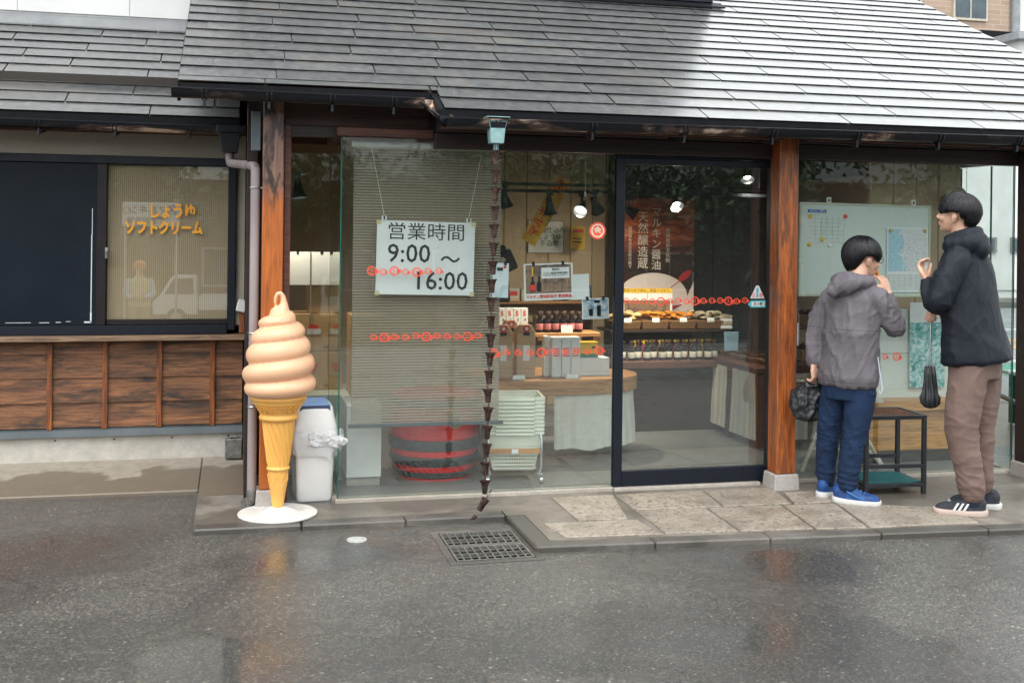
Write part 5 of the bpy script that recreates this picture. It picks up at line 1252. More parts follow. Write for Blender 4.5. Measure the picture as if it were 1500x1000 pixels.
# yellow banner
bn = empty('banner', 'slanting yellow banner with red lettering below the ceiling', 'banner', (1.68, 1.72, 1.755)); bn.rotation_euler = (0, R(-60), 0)
mb = MB(); n_ = 14
vv = []; ff = []
for i in range(n_ + 1):
    u = -0.27 + 0.56 * i / n_; yv = 0.015 * math.sin(i * 0.7)
    for zz in (-0.062, 0.062): vv += [(u, yv, zz), (u, yv + 0.002, zz)]
for i in range(n_): a = i * 4; ff += [(a, a + 4, a + 6, a + 2), (a + 1, a + 3, a + 7, a + 5), (a, a + 1, a + 5, a + 4), (a + 2, a + 6, a + 7, a + 3)]
mb.add(vv, ff); mb.build('cloth', M['yellow'], bn)
lettering('マルキン', 0.085, M['red'], bn, (-0.05, -0.02, 0.01), off=0.002); lettering('しょうゆ', 0.035, M['green'], bn, (-0.03, -0.02, -0.045), off=0.001)
MB().lathe([(0.04, 0), (0.052, 0), (0.052, 0.001), (0.04, 0.001)], n=28, capb=False, capt=False).build('ring_emblem', M['red'], bn, loc=(0.215, -0.02, 0), rot=(PI / 2, 0, 0)); lettering('金', 0.06, M['red'], bn, (0.215, -0.02, 0), (PI / 2, R(60), 0), off=0.002)
cd = MB(); cd.cyl((1.56, 0.35, 1.86), (1.56, 0.35, 2.4), 0.0015, 5); cd.cyl((1.56, 0.35, 1.83), (1.56, 0.35, 1.86), 0.006, 8); o = cd.build('pull_cord', M['paper']); tag(o, 'thin white pull cord hanging left of the door frame', 'cord')
# tall soy sauce poster inside the door
def scene_poster():
    m, n, l, b = nodes_of('brewery_poster'); tc = n.new('ShaderNodeTexCoord'); sx = n.new('ShaderNodeSeparateXYZ'); l.new(tc.outputs['Object'], sx.inputs[0])
    f = nz(n, l, coord(n, l, (1.0, 1, 3.2), False), 5, 4, 0.6, 1.2)
    top = ramp(n, l, f, [(0.30, (0.035, 0.010, 0.006)), (0.48, (0.26, 0.045, 0.014)), (0.60, (0.42, 0.10, 0.03)), (0.72, (0.5, 0.33, 0.22))])
    dark = ramp(n, l, f, [(0.3, (0.012, 0.008, 0.008)), (0.7, (0.05, 0.016, 0.010))])
    mr = n.new('ShaderNodeMapRange'); mr.inputs['From Min'].default_value = 0.02; mr.inputs['From Max'].default_value = 0.18; l.new(sx.outputs['Z'], mr.inputs['Value'])
    l.new(mixc(n, l, mr.outputs[0], dark, top), b.inputs['Base Color']); b.inputs['Roughness'].default_value = 0.3
    return m
tp = empty('tall_poster', 'tall dark red soy brewery poster with white vertical lettering behind the door', 'poster', (2.875, 2.5, 1.40))
box_obj('sheet', scene_poster(), -0.34, 0.34, 0, 0.006, -0.51, 0.50, tp)
M['ivoryink'] = pm('ivory_ink', (0.66, 0.62, 0.54), rough=0.5)
lettering('天\n然\n醸\n造\n蔵', 0.098, M['ivoryink'], tp, (-0.125, -0.002, 0.14)); lettering('マ\nル\nキ\nン\n醤\n油', 0.09, M['ivoryink'], tp, (-0.005, -0.002, 0.155))
lettering('登\n録\n有\n形\n文\n化\n財', 0.042, M['ivoryink'], tp, (0.10, -0.002, 0.10)); lettering('国\n登\n録\n有\n形\n文\n化\n財\nの\n蔵\nで', 0.032, M['ivoryink'], tp, (-0.24, -0.002, 0.08))
pl = MB(); nseg = 28; pv = [(-0.338, -0.505)] + [(-0.03 + 0.31 * math.cos(PI - PI * i / nseg), -0.33 + 0.20 * math.sin(PI * i / nseg)) for i in range(nseg + 1)] + [(0.338, -0.20), (0.338, -0.505)]
pl.prism(pv, 'y', -0.003, -0.001).build('plate_print', pm('plate_pink', (0.62, 0.54, 0.52), (0.58, 0.49, 0.47), rough=0.4), tp)
M['crimson'] = pm('crimson_print', (0.42, 0.02, 0.03), rough=0.4)
MB().ball((0.255, -0.005, -0.155), (0.07, 0.002, 0.03), 16, rot=Matrix.Rotation(R(-38), 3, 'Y')).bar((0.21, -0.005, -0.195), (0.12, -0.005, -0.26), 0.016, 0.003).build('ladle_print', M['crimson'], tp)
MB().tube([(-0.22 + 0.05 * i, -0.0055, -0.40 - 0.045 * math.sin(PI * i / 9)) for i in range(10)], [(0.002, 0.004 + 0.022 * math.sin(PI * i / 9)) for i in range(10)], 8).build('sauce_print', M['crimson'], tp)
sf = empty('flyer_pair', 'two yellow-headed flyers hanging in front of the tall poster', 'flyer', (2.72, 2.3, 1.05)); box_obj('sheet', M['paper'], -0.22, -0.005, 0, 0.002, -0.12, 0.10, sf); box_obj('sheet', M['paper'], 0.005, 0.22, 0, 0.002, -0.12, 0.10, sf); box_obj('heading', M['yellow'], -0.22, 0.22, -0.002, -0.0005, 0.06, 0.10, sf)
lettering('手延べそうめん', 0.03, M['ink'], sf, (-0.11, -0.003, 0.08)); lettering('手延べうどん', 0.03, M['ink'], sf, (0.11, -0.003, 0.08)); box_obj('photo', M['brownphoto'], -0.2, 0.2, -0.002, -0.0005, -0.10, 0.0, sf)
rs = MB().lathe([(0.0, 0), (0.07, 0), (0.07, 0.004), (0, 0.004)], n=28, capb=False, capt=False).build('round_sign', M['red'], loc=(2.28, 2.3, 1.62), rot=(PI / 2, 0, 0)); tag(rs, 'round red crest sign on the wall left of the tall poster', 'sign')
MB().lathe([(0.045, 0.0045), (0.055, 0.0045), (0.055, 0.006), (0.045, 0.006)], n=28, capb=False, capt=False).build('ring', M['paper'], rs); lettering('金', 0.06, M['paper'], rs, (0, 0, 0.0055), (0, 0, 0), off=0.002)
# snack counter inside the door
ct = empty('snack_counter', 'counter of snacks and bottles in tiers behind the door glass', 'counter', (0, 0, 0.06))
box_obj('lower_deck', M['redwood'], 2.22, 3.22, 1.72, 2.15, 0.50, 0.555, ct, 0.004); box_obj('upper_deck', M['darkwood'], 2.25, 3.26, 1.85, 2.2, 0.765, 0.785, ct, 0.003); box_obj('front', M['darkwood'], 2.24, 3.2, 1.80, 1.83, 0.0, 0.498, ct)
for x in (2.27, 3.2): box_obj('upright', M['darkwood'], x - 0.015, x + 0.015, 2.0, 2.03, 0.556, 0.764, ct)
M['wicker'] = pm('wicker', (0.22, 0.115, 0.045), (0.10, 0.05, 0.02), sc=60, rough=0.7, stretch=(1, 1, 4), bmp=0.6, bsc=150)
M['snack1'] = pm('pale_snack', (0.62, 0.47, 0.25), (0.42, 0.28, 0.12), sc=30, rough=0.35); M['snack2'] = pm('orange_snack', (0.66, 0.27, 0.04), (0.45, 0.15, 0.02), sc=30, rough=0.35); M['snack3'] = pm('speckled_snack', (0.58, 0.52, 0.40), (0.25, 0.19, 0.12), sc=40, rough=0.35)
tnames = [('pale crackers', 'leftmost', 'snack1'), ('orange crackers', 'second', 'snack2'), ('orange crackers', 'third', 'snack2'), ('speckled crackers', 'rightmost', 'snack3')]
for i, (nm, pos, mk_) in enumerate(tnames):
    o = empty('wicker_tray', pos + ' wicker tray on the upper deck, heaped with ' + nm, 'tray', (2.40 + i * 0.232, 2.0, 0.846), group='wicker snack trays')
    MB().hexa([(-0.105, -0.12, 0), (0.105, -0.12, 0), (0.105, 0.12, 0), (-0.105, 0.12, 0), (-0.114, -0.135, 0.07), (0.114, -0.135, 0.07), (0.114, 0.135, 0.07), (-0.114, 0.135, 0.07)]).build('tray', M['wicker'], o, bevel=0.006)
    hp = MB()
    for k_ in range(26):
        a = random.uniform(-0.095, 0.095); b_ = random.uniform(-0.11, 0.10)
        rt = Matrix.Rotation(random.uniform(0, 6), 3, 'Z') @ Matrix.Rotation(random.uniform(-0.6, 0.6), 3, 'X')
        hp.ball((a, b_, 0.085 + 0.045 * random.random()), (0.04, 0.026, 0.014), 8, rot=rt)
    h = hp.build('snack_heap', M[mk_], o); h['kind'] = 'stuff'
    box_obj('price_card', M['paper'], -0.03, 0.03, -0.143, -0.139, 0.03, 0.065, o, rot=(-0.2, 0, 0))
wp = empty('wrapped_packs', 'stack of white paper-wrapped packs at the right end of the upper deck', 'packs', (3.235, 1.95, 0.846))
for i in range(4): box_obj('pack', M['snack3'] if i % 2 else M['paper'], -0.05, 0.05, -0.08, 0.08, i * 0.028, i * 0.028 + 0.026, wp, 0.004)
cl = MB().hexa([(-0.055, -0.01, 0), (0.055, -0.01, 0), (0.055, 0.01, 0), (-0.055, 0.01, 0), (-0.06, -0.01, 0.15), (0.06, -0.01, 0.15), (0.06, 0.01, 0.15), (-0.06, 0.01, 0.15)]).build('blue_cloth', pm('light_blue_cloth', (0.30, 0.47, 0.62), rough=0.8), loc=(3.215, 1.74, 0.685), bevel=0.003); tag(cl, 'light blue cloth hanging at the right end of the snack counter', 'cloth')
b1 = bottle_tree(M['whitelabel'])
for i in range(14):
    o = b1 if i == 0 else copy_tree(b1)
    o.location = (2.27 + i * 0.064, 1.78 + (i % 2) * 0.03, 0.6155); tag(o, ORD[i] + ' from the left of the pale-labelled bottles on the snack counter', 'bottle', 'pale-labelled bottles on the snack counter')
pk_cols = [('amber', (0.42, 0.20, 0.03)), ('plum', (0.22, 0.03, 0.06)), ('olive', (0.16, 0.14, 0.03)), ('brown', (0.13, 0.06, 0.03))]
for i in range(10):
    nm, c_ = pk_cols[i % 4]
    o = empty('snack_pouch', ORD[i] + ' from the left in the row of shiny snack pouches, ' + nm, 'pouch', (2.48 + i * 0.068, 1.90, 0.6155), rz=random.uniform(-0.3, 0.3), group='shiny snack pouches')
    MB().loft([(0, 0, 0, 0.026, 0.018, 0), (0, 0, 0.05, 0.03, 0.022, 0), (0, 0, 0.10, 0.02, 0.012, 0), (0, 0, 0.118, 0.009, 0.006, 0)], 12).build('pouch', pm('pouch_' + nm, c_, tuple(x * 0.5 for x in c_), sc=30, rough=0.15), o, smooth=True)
    MB().loft([(0, 0, 0.118, 0.008, 0.006, 0), (0, 0, 0.135, 0.024, 0.006, 0), (0, 0, 0.148, 0.028, 0.002, 0)], 10).build('tie_top', M['yellow'], o, smooth=True)
# side table with cloth on the right of the door
stb = empty('side_table', 'wooden side table with white cloth skirts at the right of the door', 'table', (0, 0, 0.06))
box_obj('top', M['redwood'], 3.08, 4.1, 1.02, 1.95, 0.535, 0.575, stb, 0.004)
for (x, y_) in ((3.10, 1.93), (3.10, 1.48), (3.12, 1.04)): box_obj('leg', M['redwood'], x - 0.025, x + 0.025, y_ - 0.025, y_ + 0.025, 0, 0.533, stb)
skirt(stb, [(3.09, 1.90), (3.09, 1.52)], 0.06, 0.53, 0.006); skirt(stb, [(3.09, 1.44), (3.10, 1.06), (3.5, 1.04)], 0.05, 0.53, 0.006)
for i, (x, y_) in enumerate(((3.17, 1.80), (3.18, 1.62), (3.19, 1.44), (3.22, 1.26), (3.24, 1.10))):
    o = empty('flat_basket', ORD[i] + ' flat dark basket with price cards on the side table, counted from the back', 'basket', (x + 0.14, y_, 0.636), group='flat baskets on the side table')
    MB().hexa([(-0.12, -0.075, 0), (0.12, -0.075, 0), (0.12, 0.075, 0), (-0.12, 0.075, 0), (-0.13, -0.082, 0.035), (0.13, -0.082, 0.035), (0.13, 0.082, 0.035), (-0.13, 0.082, 0.035)]).build('tray', M['wicker'], o, bevel=0.005)
    box_obj('price_card', M['paper'], -0.155, -0.132, -0.05, 0.05, 0.0, 0.04, o, rot=(0, -0.5, 0))
    hp = MB(); 
    for k_ in range(12): hp.ball((random.uniform(-0.1, 0.1), random.uniform(-0.06, 0.06), 0.045), (0.03, 0.02, 0.012), 7)
    h = hp.build('goods', pm('dark_goods', (0.10, 0.06, 0.035), (0.03, 0.02, 0.015), sc=30, rough=0.3), o); h['kind'] = 'stuff'
# wicker rack seen between post and left man
rk = empty('wicker_rack', 'rack of brown wicker baskets between the wooden post and the left man', 'rack', (3.40, 0.62, 0.06))
for z in (0.42, 0.66, 0.90):
    box_obj('shelf', M['soffit'], -0.25, 0.22, -0.1, 0.15, z, z + 0.02, rk)
    MB().hexa([(-0.23, -0.1, z + 0.021), (0.2, -0.1, z + 0.021), (0.2, 0.14, z + 0.021), (-0.23, 0.14, z + 0.021), (-0.25, -0.12, z + 0.10), (0.22, -0.12, z + 0.10), (0.22, 0.15, z + 0.10), (-0.25, 0.15, z + 0.10)]).build('basket', M['wicker'], rk, bevel=0.008)
    hp = MB()
    for k_ in range(14): hp.ball((random.uniform(-0.2, 0.18), random.uniform(-0.09, 0.1), z + 0.115), (0.04, 0.03, 0.02), 8)
    h = hp.build('goods', M['snack3'] if z < 0.5 else MATS['dark_goods'], rk); h['kind'] = 'stuff'
for s in (-0.24, 0.21): box_obj('upright', M['soffit'], s - 0.012, s + 0.012, 0.10, 0.124, 0, 1.05, rk)
fr = MB()
for s in (-1, 1):
    fr.tube([(s * 0.30 + 3.32, 0.22, 0.062), (3.32 + s * 0.06, 0.30, 0.50)], 0.012, 8); fr.tube([(s * -0.04 + 3.40, 0.28, 0.36), (3.40 + s * 0.22, 0.22, 0.062)], 0.011, 8)
fr.tube([(3.10, 0.25, 0.20), (3.55, 0.25, 0.20)], 0.008, 8); fr.box(3.10, 3.60, 0.2, 0.40, 0.50, 0.525)
o = fr.build('folding_stool', pm('cream_tube', (0.60, 0.58, 0.48), rough=0.4), smooth=True); tag(o, 'cream folding trestle with splayed legs behind the left man', 'trestle')

# right bay: whiteboard, map, counter, plant poster
wbd = empty('whiteboard', 'large pale green whiteboard hung behind the right pane', 'whiteboard', (3.365, 0.05, 1.51)); wbd.rotation_euler = (0, R(0.5), 0)
M['wbs'] = pm('whiteboard_skin', (0.60, 0.68, 0.63), (0.57, 0.65, 0.60), sc=2, rough=0.25)
M['wbf'] = pm('whiteboard_frame', (0.52, 0.56, 0.44), rough=0.4)
box_obj('panel', M['wbs'], -0.46, 0.46, 0.004, 0.014, -0.295, 0.295, wbd)
for (a, b_, c, e) in ((-0.472, 0.472, 0.283, 0.30), (-0.472, 0.472, -0.30, -0.283), (-0.472, -0.456, -0.282, 0.282), (0.456, 0.472, -0.282, 0.282)): box_obj('frame', M['wbf'], a, b_, 0.0, 0.016, c, e, wbd, 0.002)
for x in (-0.27, 0.34): MB().box(-0.014, 0.014, -0.003, 0.012, 0.298, 0.335).box(-0.006, 0.006, -0.004, -0.003, 0.306, 0.325, 1).build('clip', [M['white_plastic'], M['ink']], wbd, loc=(x, 0, 0))
box_obj('heading', M['blue'], -0.415, -0.285, 0.002, 0.0035, 0.235, 0.255, wbd); lettering('本日のご案内', 0.018, M['paper'], wbd, (-0.35, 0.0014, 0.245))
ln = MB()
for i in range(7): ln.box(-0.39, -0.15 - 0.02 * (i % 3), 0.0028, 0.0036, 0.195 - i * 0.025, 0.1965 - i * 0.025)
for i in range(6): ln.box(-0.36 + i * 0.04, -0.3588 + i * 0.04, 0.0022, 0.0027, 0.05, 0.21)
ln.build('ruled_notes', pm('grey_ink', (0.30, 0.36, 0.35), rough=0.6), wbd)
for (x, z, mm) in ((-0.40, 0.21, 'yellow'), (-0.15, 0.215, 'red'), (-0.31, 0.065, 'yellow'), (-0.40, 0.03, 'yellow'), (-0.26, 0.03, 'white_plastic')):
    MB().lathe([(0, 0), (0.014, 0), (0.014, 0.006), (0.010, 0.009), (0, 0.009)], n=16, capb=False, capt=False).build('magnet', M[mm], wbd, loc=(x, 0.004, z), rot=(PI / 2, 0, 0))
def map_mat():
    m, n, l, b = nodes_of('street_map'); v = coord(n, l, (1, 1, 1), False); tc = n.new('ShaderNodeTexCoord'); sx = n.new('ShaderNodeSeparateXYZ'); l.new(tc.outputs['Object'], sx.inputs[0])
    f = nz(n, l, v, 16, 4, 0.6, 0.5); ad = n.new('ShaderNodeMath'); ad.operation = 'MULTIPLY_ADD'; ad.inputs[1].default_value = -4.0; l.new(sx.outputs['X'], ad.inputs[0]); l.new(f, ad.inputs[2])
    col = mixc(n, l, ramp(n, l, ad.outputs[0], [(0.62, 0.0), (0.72, 1.0)]), (0.66, 0.68, 0.68), (0.36, 0.58, 0.68))
    vo = n.new('ShaderNodeTexVoronoi'); vo.feature = 'DISTANCE_TO_EDGE'; vo.inputs['Scale'].default_value = 42; l.new(v, vo.inputs['Vector'])
    col = mixc(n, l, ramp(n, l, vo.outputs[0], [(0.02, 0.45), (0.06, 0.0)]), col, (0.2, 0.24, 0.3))
    g = nz(n, l, v, 130, 2); col = mixc(n, l, ramp(n, l, g, [(0.62, 0.0), (0.7, 0.6)]), col, (0.25, 0.15, 0.2))
    l.new(col, b.inputs['Base Color']); b.inputs['Roughness'].default_value = 0.6; return m
mp_ = empty('route_map', 'blue and white area map pinned to the right side of the whiteboard', 'map', (3.665, 0.046, 1.45)); box_obj('sheet', M['paper'], -0.15, 0.15, 0, 0.0018, -0.21, 0.21, mp_); box_obj('map_print', map_mat(), -0.14, 0.14, -0.0012, -0.0003, -0.075, 0.20, mp_)
tb_ = MB()
for i in range(8): tb_.box(-0.14, 0.14, -0.0012, -0.0004, -0.10 - i * 0.013, -0.097 - i * 0.013)
for i in range(8): tb_.box(-0.14 + i * 0.04, -0.1385 + i * 0.04, -0.0018, -0.0013, -0.195, -0.095)
tb_.build('timetable', MATS['grey_ink'], mp_)
for (x, z) in ((-0.125, 0.19), (0.125, 0.19), (0.105, -0.195)): MB().lathe([(0, 0), (0.013, 0), (0.013, 0.006), (0, 0.008)], n=14, capb=False, capt=False).build('magnet', pm('gold_magnet', (0.48, 0.38, 0.14), rough=0.4), mp_, loc=(x, -0.001, z), rot=(PI / 2, 0, 0))
rcn = empty('wood_counter', 'orange wooden counter behind the right pane', 'counter', (0, 0, 0.06))
M['orangewood'] = wood('orange_counter', (0.62, 0.30, 0.07), (0.52, 0.235, 0.05), (0.44, 0.19, 0.04), 'x', 1.0, 0.35, 0.45, 0.2, 0.1)
box_obj('top', M['orangewood'], 3.52, 4.42, 0.30, 0.545, 0.36, 0.432, rcn, 0.004); box_obj('front', M['orangewood'], 3.54, 4.41, 0.345, 0.365, 0.09, 0.359, rcn); box_obj('plinth', M['darkpanel'], 3.56, 4.40, 0.38, 0.41, 0.0, 0.359, rcn)
bd = empty('pale_board', 'pale green blank board standing on the wooden counter', 'board', (0, 0, 0.493)); box_obj('panel', M['cab'], 3.60, 4.30, 0.44, 0.455, 0, 0.61, bd); box_obj('fold', M['wbf'], 3.60, 4.30, 0.436, 0.4395, 0.30, 0.31, bd)
M['plantphoto'] = photo_mat('teal_plant_photo', [(0.01, 0.12, 0.14), (0.04, 0.30, 0.27), (0.30, 0.55, 0.55), (0.66, 0.76, 0.78), (0.08, 0.25, 0.38)], 14, 2.2)
pb = empty('plant_poster', 'teal leafy plant poster behind the hanging umbrella', 'poster', (4.085, 0.42, 0.86)); box_obj('sheet', M['paper'], -0.15, 0.125, 0, 0.003, -0.30, 0.29, pb); box_obj('photo', M['plantphoto'], -0.15, 0.125, -0.002, -0.0005, -0.30, 0.15, pb)
fn = empty('wall_fan', 'grey wall fan seen through the right pane above the tall man', 'fan', (4.30, 0.44, 1.87))
MB().tube([(0.085 * math.cos(a), 0, 0.085 * math.sin(a)) for a in [2 * PI * i / 28 for i in range(29)]], 0.008, 8).build('guard', pm('fan_grey', (0.40, 0.36, 0.29), rough=0.5), fn, smooth=True)
MB().cyl((0, 0.01, 0), (0, 0.09, 0), 0.045, 18).build('motor', MATS['fan_grey'], fn, smooth=True)
blm = MB().hexa([(-0.02, -0.004, 0.03), (0.03, 0.004, 0.03), (0.03, 0.007, 0.03), (-0.02, -0.001, 0.03), (-0.04, -0.006, 0.078), (0.04, 0.006, 0.078), (0.04, 0.009, 0.078), (-0.04, -0.003, 0.078)]).mesh('blade', MATS['fan_grey'])
for i in range(4): link('blade', blm, fn, (0, 0.01, 0), (0, i * PI / 2 + 0.4, 0))
MB().tube([(0, 0.085, 0), (0.0, 0.108, 0.0)], 0.014, 8).build('arm', MATS['fan_grey'], fn)

# goods and notices along the back wall
bsh = empty('back_shelf', 'long wooden shelf on the beige back wall left of the door', 'shelf', (2.05, 3.08, 0.98)); box_obj('board', M['inwood'], -0.62, 0.48, -0.13, 0.135, 0, 0.025, bsh, 0.003); box_obj('lower_board', M['inwood'], -0.62, 0.48, -0.13, 0.135, -0.32, -0.295, bsh, 0.003)
for x in (-0.55, 0.40): box_obj('bracket', M['soffit'], x, x + 0.02, -0.1, 0.135, -0.294, -0.001, bsh)
pcs = [('red', (0.50, 0.04, 0.03)), ('green', (0.06, 0.20, 0.09)), ('cream', (0.62, 0.55, 0.40)), ('brown', (0.20, 0.10, 0.05)), ('yellow', (0.70, 0.44, 0.06)), ('navy', (0.03, 0.05, 0.13)), ('white', (0.66, 0.66, 0.62))]
rg = random.Random(5)
for lev, (z_, lname) in enumerate(((1.0055, 'upper'), (0.6855, 'lower'))):
    x_ = 1.47
    for i in range(9):
        nm, c_ = pcs[(i * 3 + lev * 2 + i // 4) % 7]; w = rg.uniform(0.07, 0.115); h = rg.uniform(0.10, 0.21)
        o = empty('package', '%s package, %s from the left on the %s board of the back shelf' % (nm, ORD[i], lname), 'package', (x_ + w / 2, 3.02 + rg.uniform(-0.03, 0.03), z_), rz=rg.uniform(-0.12, 0.12), group='packages on the back shelf')
        box_obj('box', pm('pack_' + nm, c_, tuple(q * 0.8 for q in c_), sc=12, rough=0.4), -w / 2 + 0.003, w / 2 - 0.003, -0.04, 0.04, 0, h, o, 0.003); box_obj('label', M['paper'] if nm != 'white' else M['red'], -w * 0.3, w * 0.3, -0.0415, -0.0404, h * 0.4, h * 0.75, o); box_obj('band', M['yellow'] if nm != 'yellow' else M['red'], -w / 2 + 0.004, w / 2 - 0.004, -0.0413, -0.0404, h * 0.12, h * 0.2, o)
        x_ += w + rg.uniform(0.0, 0.012)
nt_ = poster('notice_sheet', 'framed notice with rows of brush lettering on the back wall', 1.93, 2.25, 1.42, 1.70, 3.19, M['paper'], 0, [], cat='notice', hang=False)
lettering('木桶仕込み\nしょうゆ\n手造り', 0.06, M['ink'], nt_, (0.03, -0.002, 0.0)); box_obj('frame', M['soffit'], -0.165, 0.165, 0.004, 0.012, -0.145, 0.145, nt_)
nt2 = poster('notice_sheet', 'small yellow price notice beside the framed notice on the back wall', 2.32, 2.46, 1.45, 1.66, 3.20, M['yellow'], R(2), [(-0.7, 0.7, 0.45, 0.75, M['red']), (-0.7, 0.5, -0.1, 0.0, M['ink']), (-0.7, 0.6, -0.4, -0.3, M['ink'])], cat='notice', hang=False)
# ------------------------------------------------------------------ people
def skin_mat():
    m, n, l, b = nodes_of('skin'); v = coord(n, l, (1, 1, 1), False)
    f = nz(n, l, v, 18, 4)
    l.new(ramp(n, l, f, [(0.3, (0.56, 0.315, 0.215)), (0.7, (0.66, 0.41, 0.295))]), b.inputs['Base Color']); b.inputs['Roughness'].default_value = 0.48
    b.inputs['Subsurface Weight'].default_value = 0.12; b.inputs['Subsurface Radius'].default_value = (0.012, 0.005, 0.003); b.inputs['Subsurface Scale'].default_value = 0.4
    return m
M['skin'] = skin_mat()
def hair_mat():
    m, n, l, b = nodes_of('black_hair'); b.inputs['Base Color'].default_value = (0.008, 0.008, 0.010, 1); b.inputs['Roughness'].default_value = 0.36
    b.inputs['Specular IOR Level'].default_value = 0.35
    return m
M['hair'] = hair_mat()
def fabric(name, c1, c2, rough=0.75, weave=900, bmp=0.15, spec=0.3, seams=(), fold=0.35):
    """woven cloth: colour flecks, weave and small creases, stitched seams as thin dark lines (axis, value, half width)"""
    m, n, l, b = nodes_of(name); b.inputs['Roughness'].default_value = rough; b.inputs['Specular IOR Level'].default_value = spec; 
    v = coord(n, l, (1, 1, 1), False); f = nz(n, l, v, 9, 5); w = nz(n, l, v, weave, 2)
    col = ramp(n, l, f, [(0.32, c2), (0.68, c1)]); col = mixc(n, l, ramp(n, l, w, [(0.40, 0.45), (0.55, 0.0)]), col, tuple(x * 0.55 for x in c2))
    tc = n.new('ShaderNodeTexCoord'); sx = n.new('ShaderNodeSeparateXYZ'); l.new(tc.outputs['Object'], sx.inputs[0])
    for (ax, val, hw) in seams:
        a = n.new('ShaderNodeMath'); a.operation = 'SUBTRACT'; a.inputs[1].default_value = val; l.new(sx.outputs[ax], a.inputs[0]); q = n.new('ShaderNodeMath'); q.operation = 'ABSOLUTE'; l.new(a.outputs[0], q.inputs[0])
        col = mixc(n, l, ramp(n, l, q.outputs[0], [(hw * 0.6, 0.75), (hw, 0.0)]), col, tuple(x * 0.3 for x in c2))
    l.new(col, b.inputs['Base Color'])
    cr = nz(n, l, coord(n, l, (1, 1, 0.55), False), 24, 5, 0.6, 1.6)
    b1 = n.new('ShaderNodeBump'); b1.inputs['Strength'].default_value = fold; b1.inputs['Distance'].default_value = 0.012; l.new(ramp(n, l, cr, [(0.40, 0.0), (0.5, 1.0), (0.60, 0.0)]), b1.inputs['Height'])
    b2_ = n.new('ShaderNodeBump'); b2_.inputs['Strength'].default_value = bmp; b2_.inputs['Distance'].default_value = 0.0015; l.new(w, b2_.inputs['Height']); l.new(b1.outputs[0], b2_.inputs['Normal']); l.new(b2_.outputs[0], b.inputs['Normal'])
    return m
def head_shape(mb, T):
    def B(c, r, rot=None):
        q = T.to_3x3(); rr = q if rot is None else q @ rot
        mb.ball(tuple(T @ Vector(c)), r, 20, rot=rr)
    def Tu(pts, rad, n=10): mb.tube([T @ Vector(p) for p in pts], rad, n)
    B((-0.012, 0, 0.022), (0.096, 0.076, 0.090)); B((0.028, 0, -0.030), (0.064, 0.060, 0.080)); B((0.034, 0, -0.075), (0.050, 0.047, 0.040))
    B((0.064, 0, -0.098), (0.019, 0.022, 0.016)); B((0.070, 0, 0.012), (0.026, 0.050, 0.020)); B((0.062, 0.036, -0.035), (0.026, 0.022, 0.025)); B((0.062, -0.036, -0.035), (0.026, 0.022, 0.025))
    Tu([(0.084, 0, 0.008), (0.095, 0, -0.015), (0.107, 0, -0.036), (0.096, 0, -0.043)], [0.008, 0.009, 0.0115, 0.009]); B((0.095, 0.011, -0.040), (0.009, 0.008, 0.008)); B((0.095, -0.011, -0.040), (0.009, 0.008, 0.008))
    B((0.087, 0, -0.064), (0.012, 0.024, 0.006)); B((0.085, 0, -0.074), (0.011, 0.020, 0.007))
    for s in (-1, 1):
        B((-0.008, s * 0.077, -0.018), (0.019, 0.009, 0.031), Matrix.Rotation(s * 0.3, 3, 'Z')); B((-0.012, s * 0.080, -0.016), (0.012, 0.012, 0.020)); B((0.0, s * 0.074, -0.045), (0.010, 0.007, 0.010))
def hand_shape(mb, w, d, side, curl=(0.3, 0.4, 0.3), scale=1.0, spread=0.10, thumb_in=0.5):
    """w wrist, d pointing along the palm, side pointing to the thumb; the fingers curl towards n = side x d"""
    w = Vector(w); d = Vector(d).normalized(); side = Vector(side); side = (side - d * side.dot(d)).normalized(); nrm = side.cross(d).normalized()
    k = scale
    for u in (-0.028, -0.010, 0.010, 0.028):
        mb.tube([w + side * (u * 0.55 * k), w + d * 0.045 * k + side * (u * 0.95 * k), w + d * 0.088 * k + side * (u * k)], [0.014 * k, 0.0145 * k, 0.011 * k], 10)
    for u, L in ((0.029, 0.070), (0.010, 0.079), (-0.010, 0.073), (-0.029, 0.057)):
        p = w + d * 0.086 * k + side * (u * k); ang = 0.0; pts = [p - d * 0.012 * k, p]; base = (d + side * (u * spread * 20 * 0.1)).normalized()
        for i, fr in enumerate((0.45, 0.31, 0.24)):
            ang += curl[i]; dd = base * math.cos(ang) + nrm * math.sin(ang); p = p + dd * (L * fr * k); pts.append(p)
        mb.tube(pts, [0.0095 * k, 0.0098 * k, 0.0088 * k, 0.0080 * k, 0.0062 * k], 10); mb.ball(tuple(pts[-1]), 0.0062 * k, 8)
    p = w + d * 0.022 * k + side * 0.022 * k; t1 = (side * 0.75 + d * 0.65 + nrm * thumb_in * 0.5).normalized(); t2 = (side * 0.2 + d * 0.85 + nrm * thumb_in).normalized()
    q1 = p + t1 * 0.042 * k; q2 = q1 + t2 * 0.032 * k; q3 = q2 + t2 * 0.024 * k
    mb.tube([p, q1, q2, q3], [0.016 * k, 0.0125 * k, 0.0105 * k, 0.0075 * k], 10); mb.ball(tuple(q3), 0.0075 * k, 8)
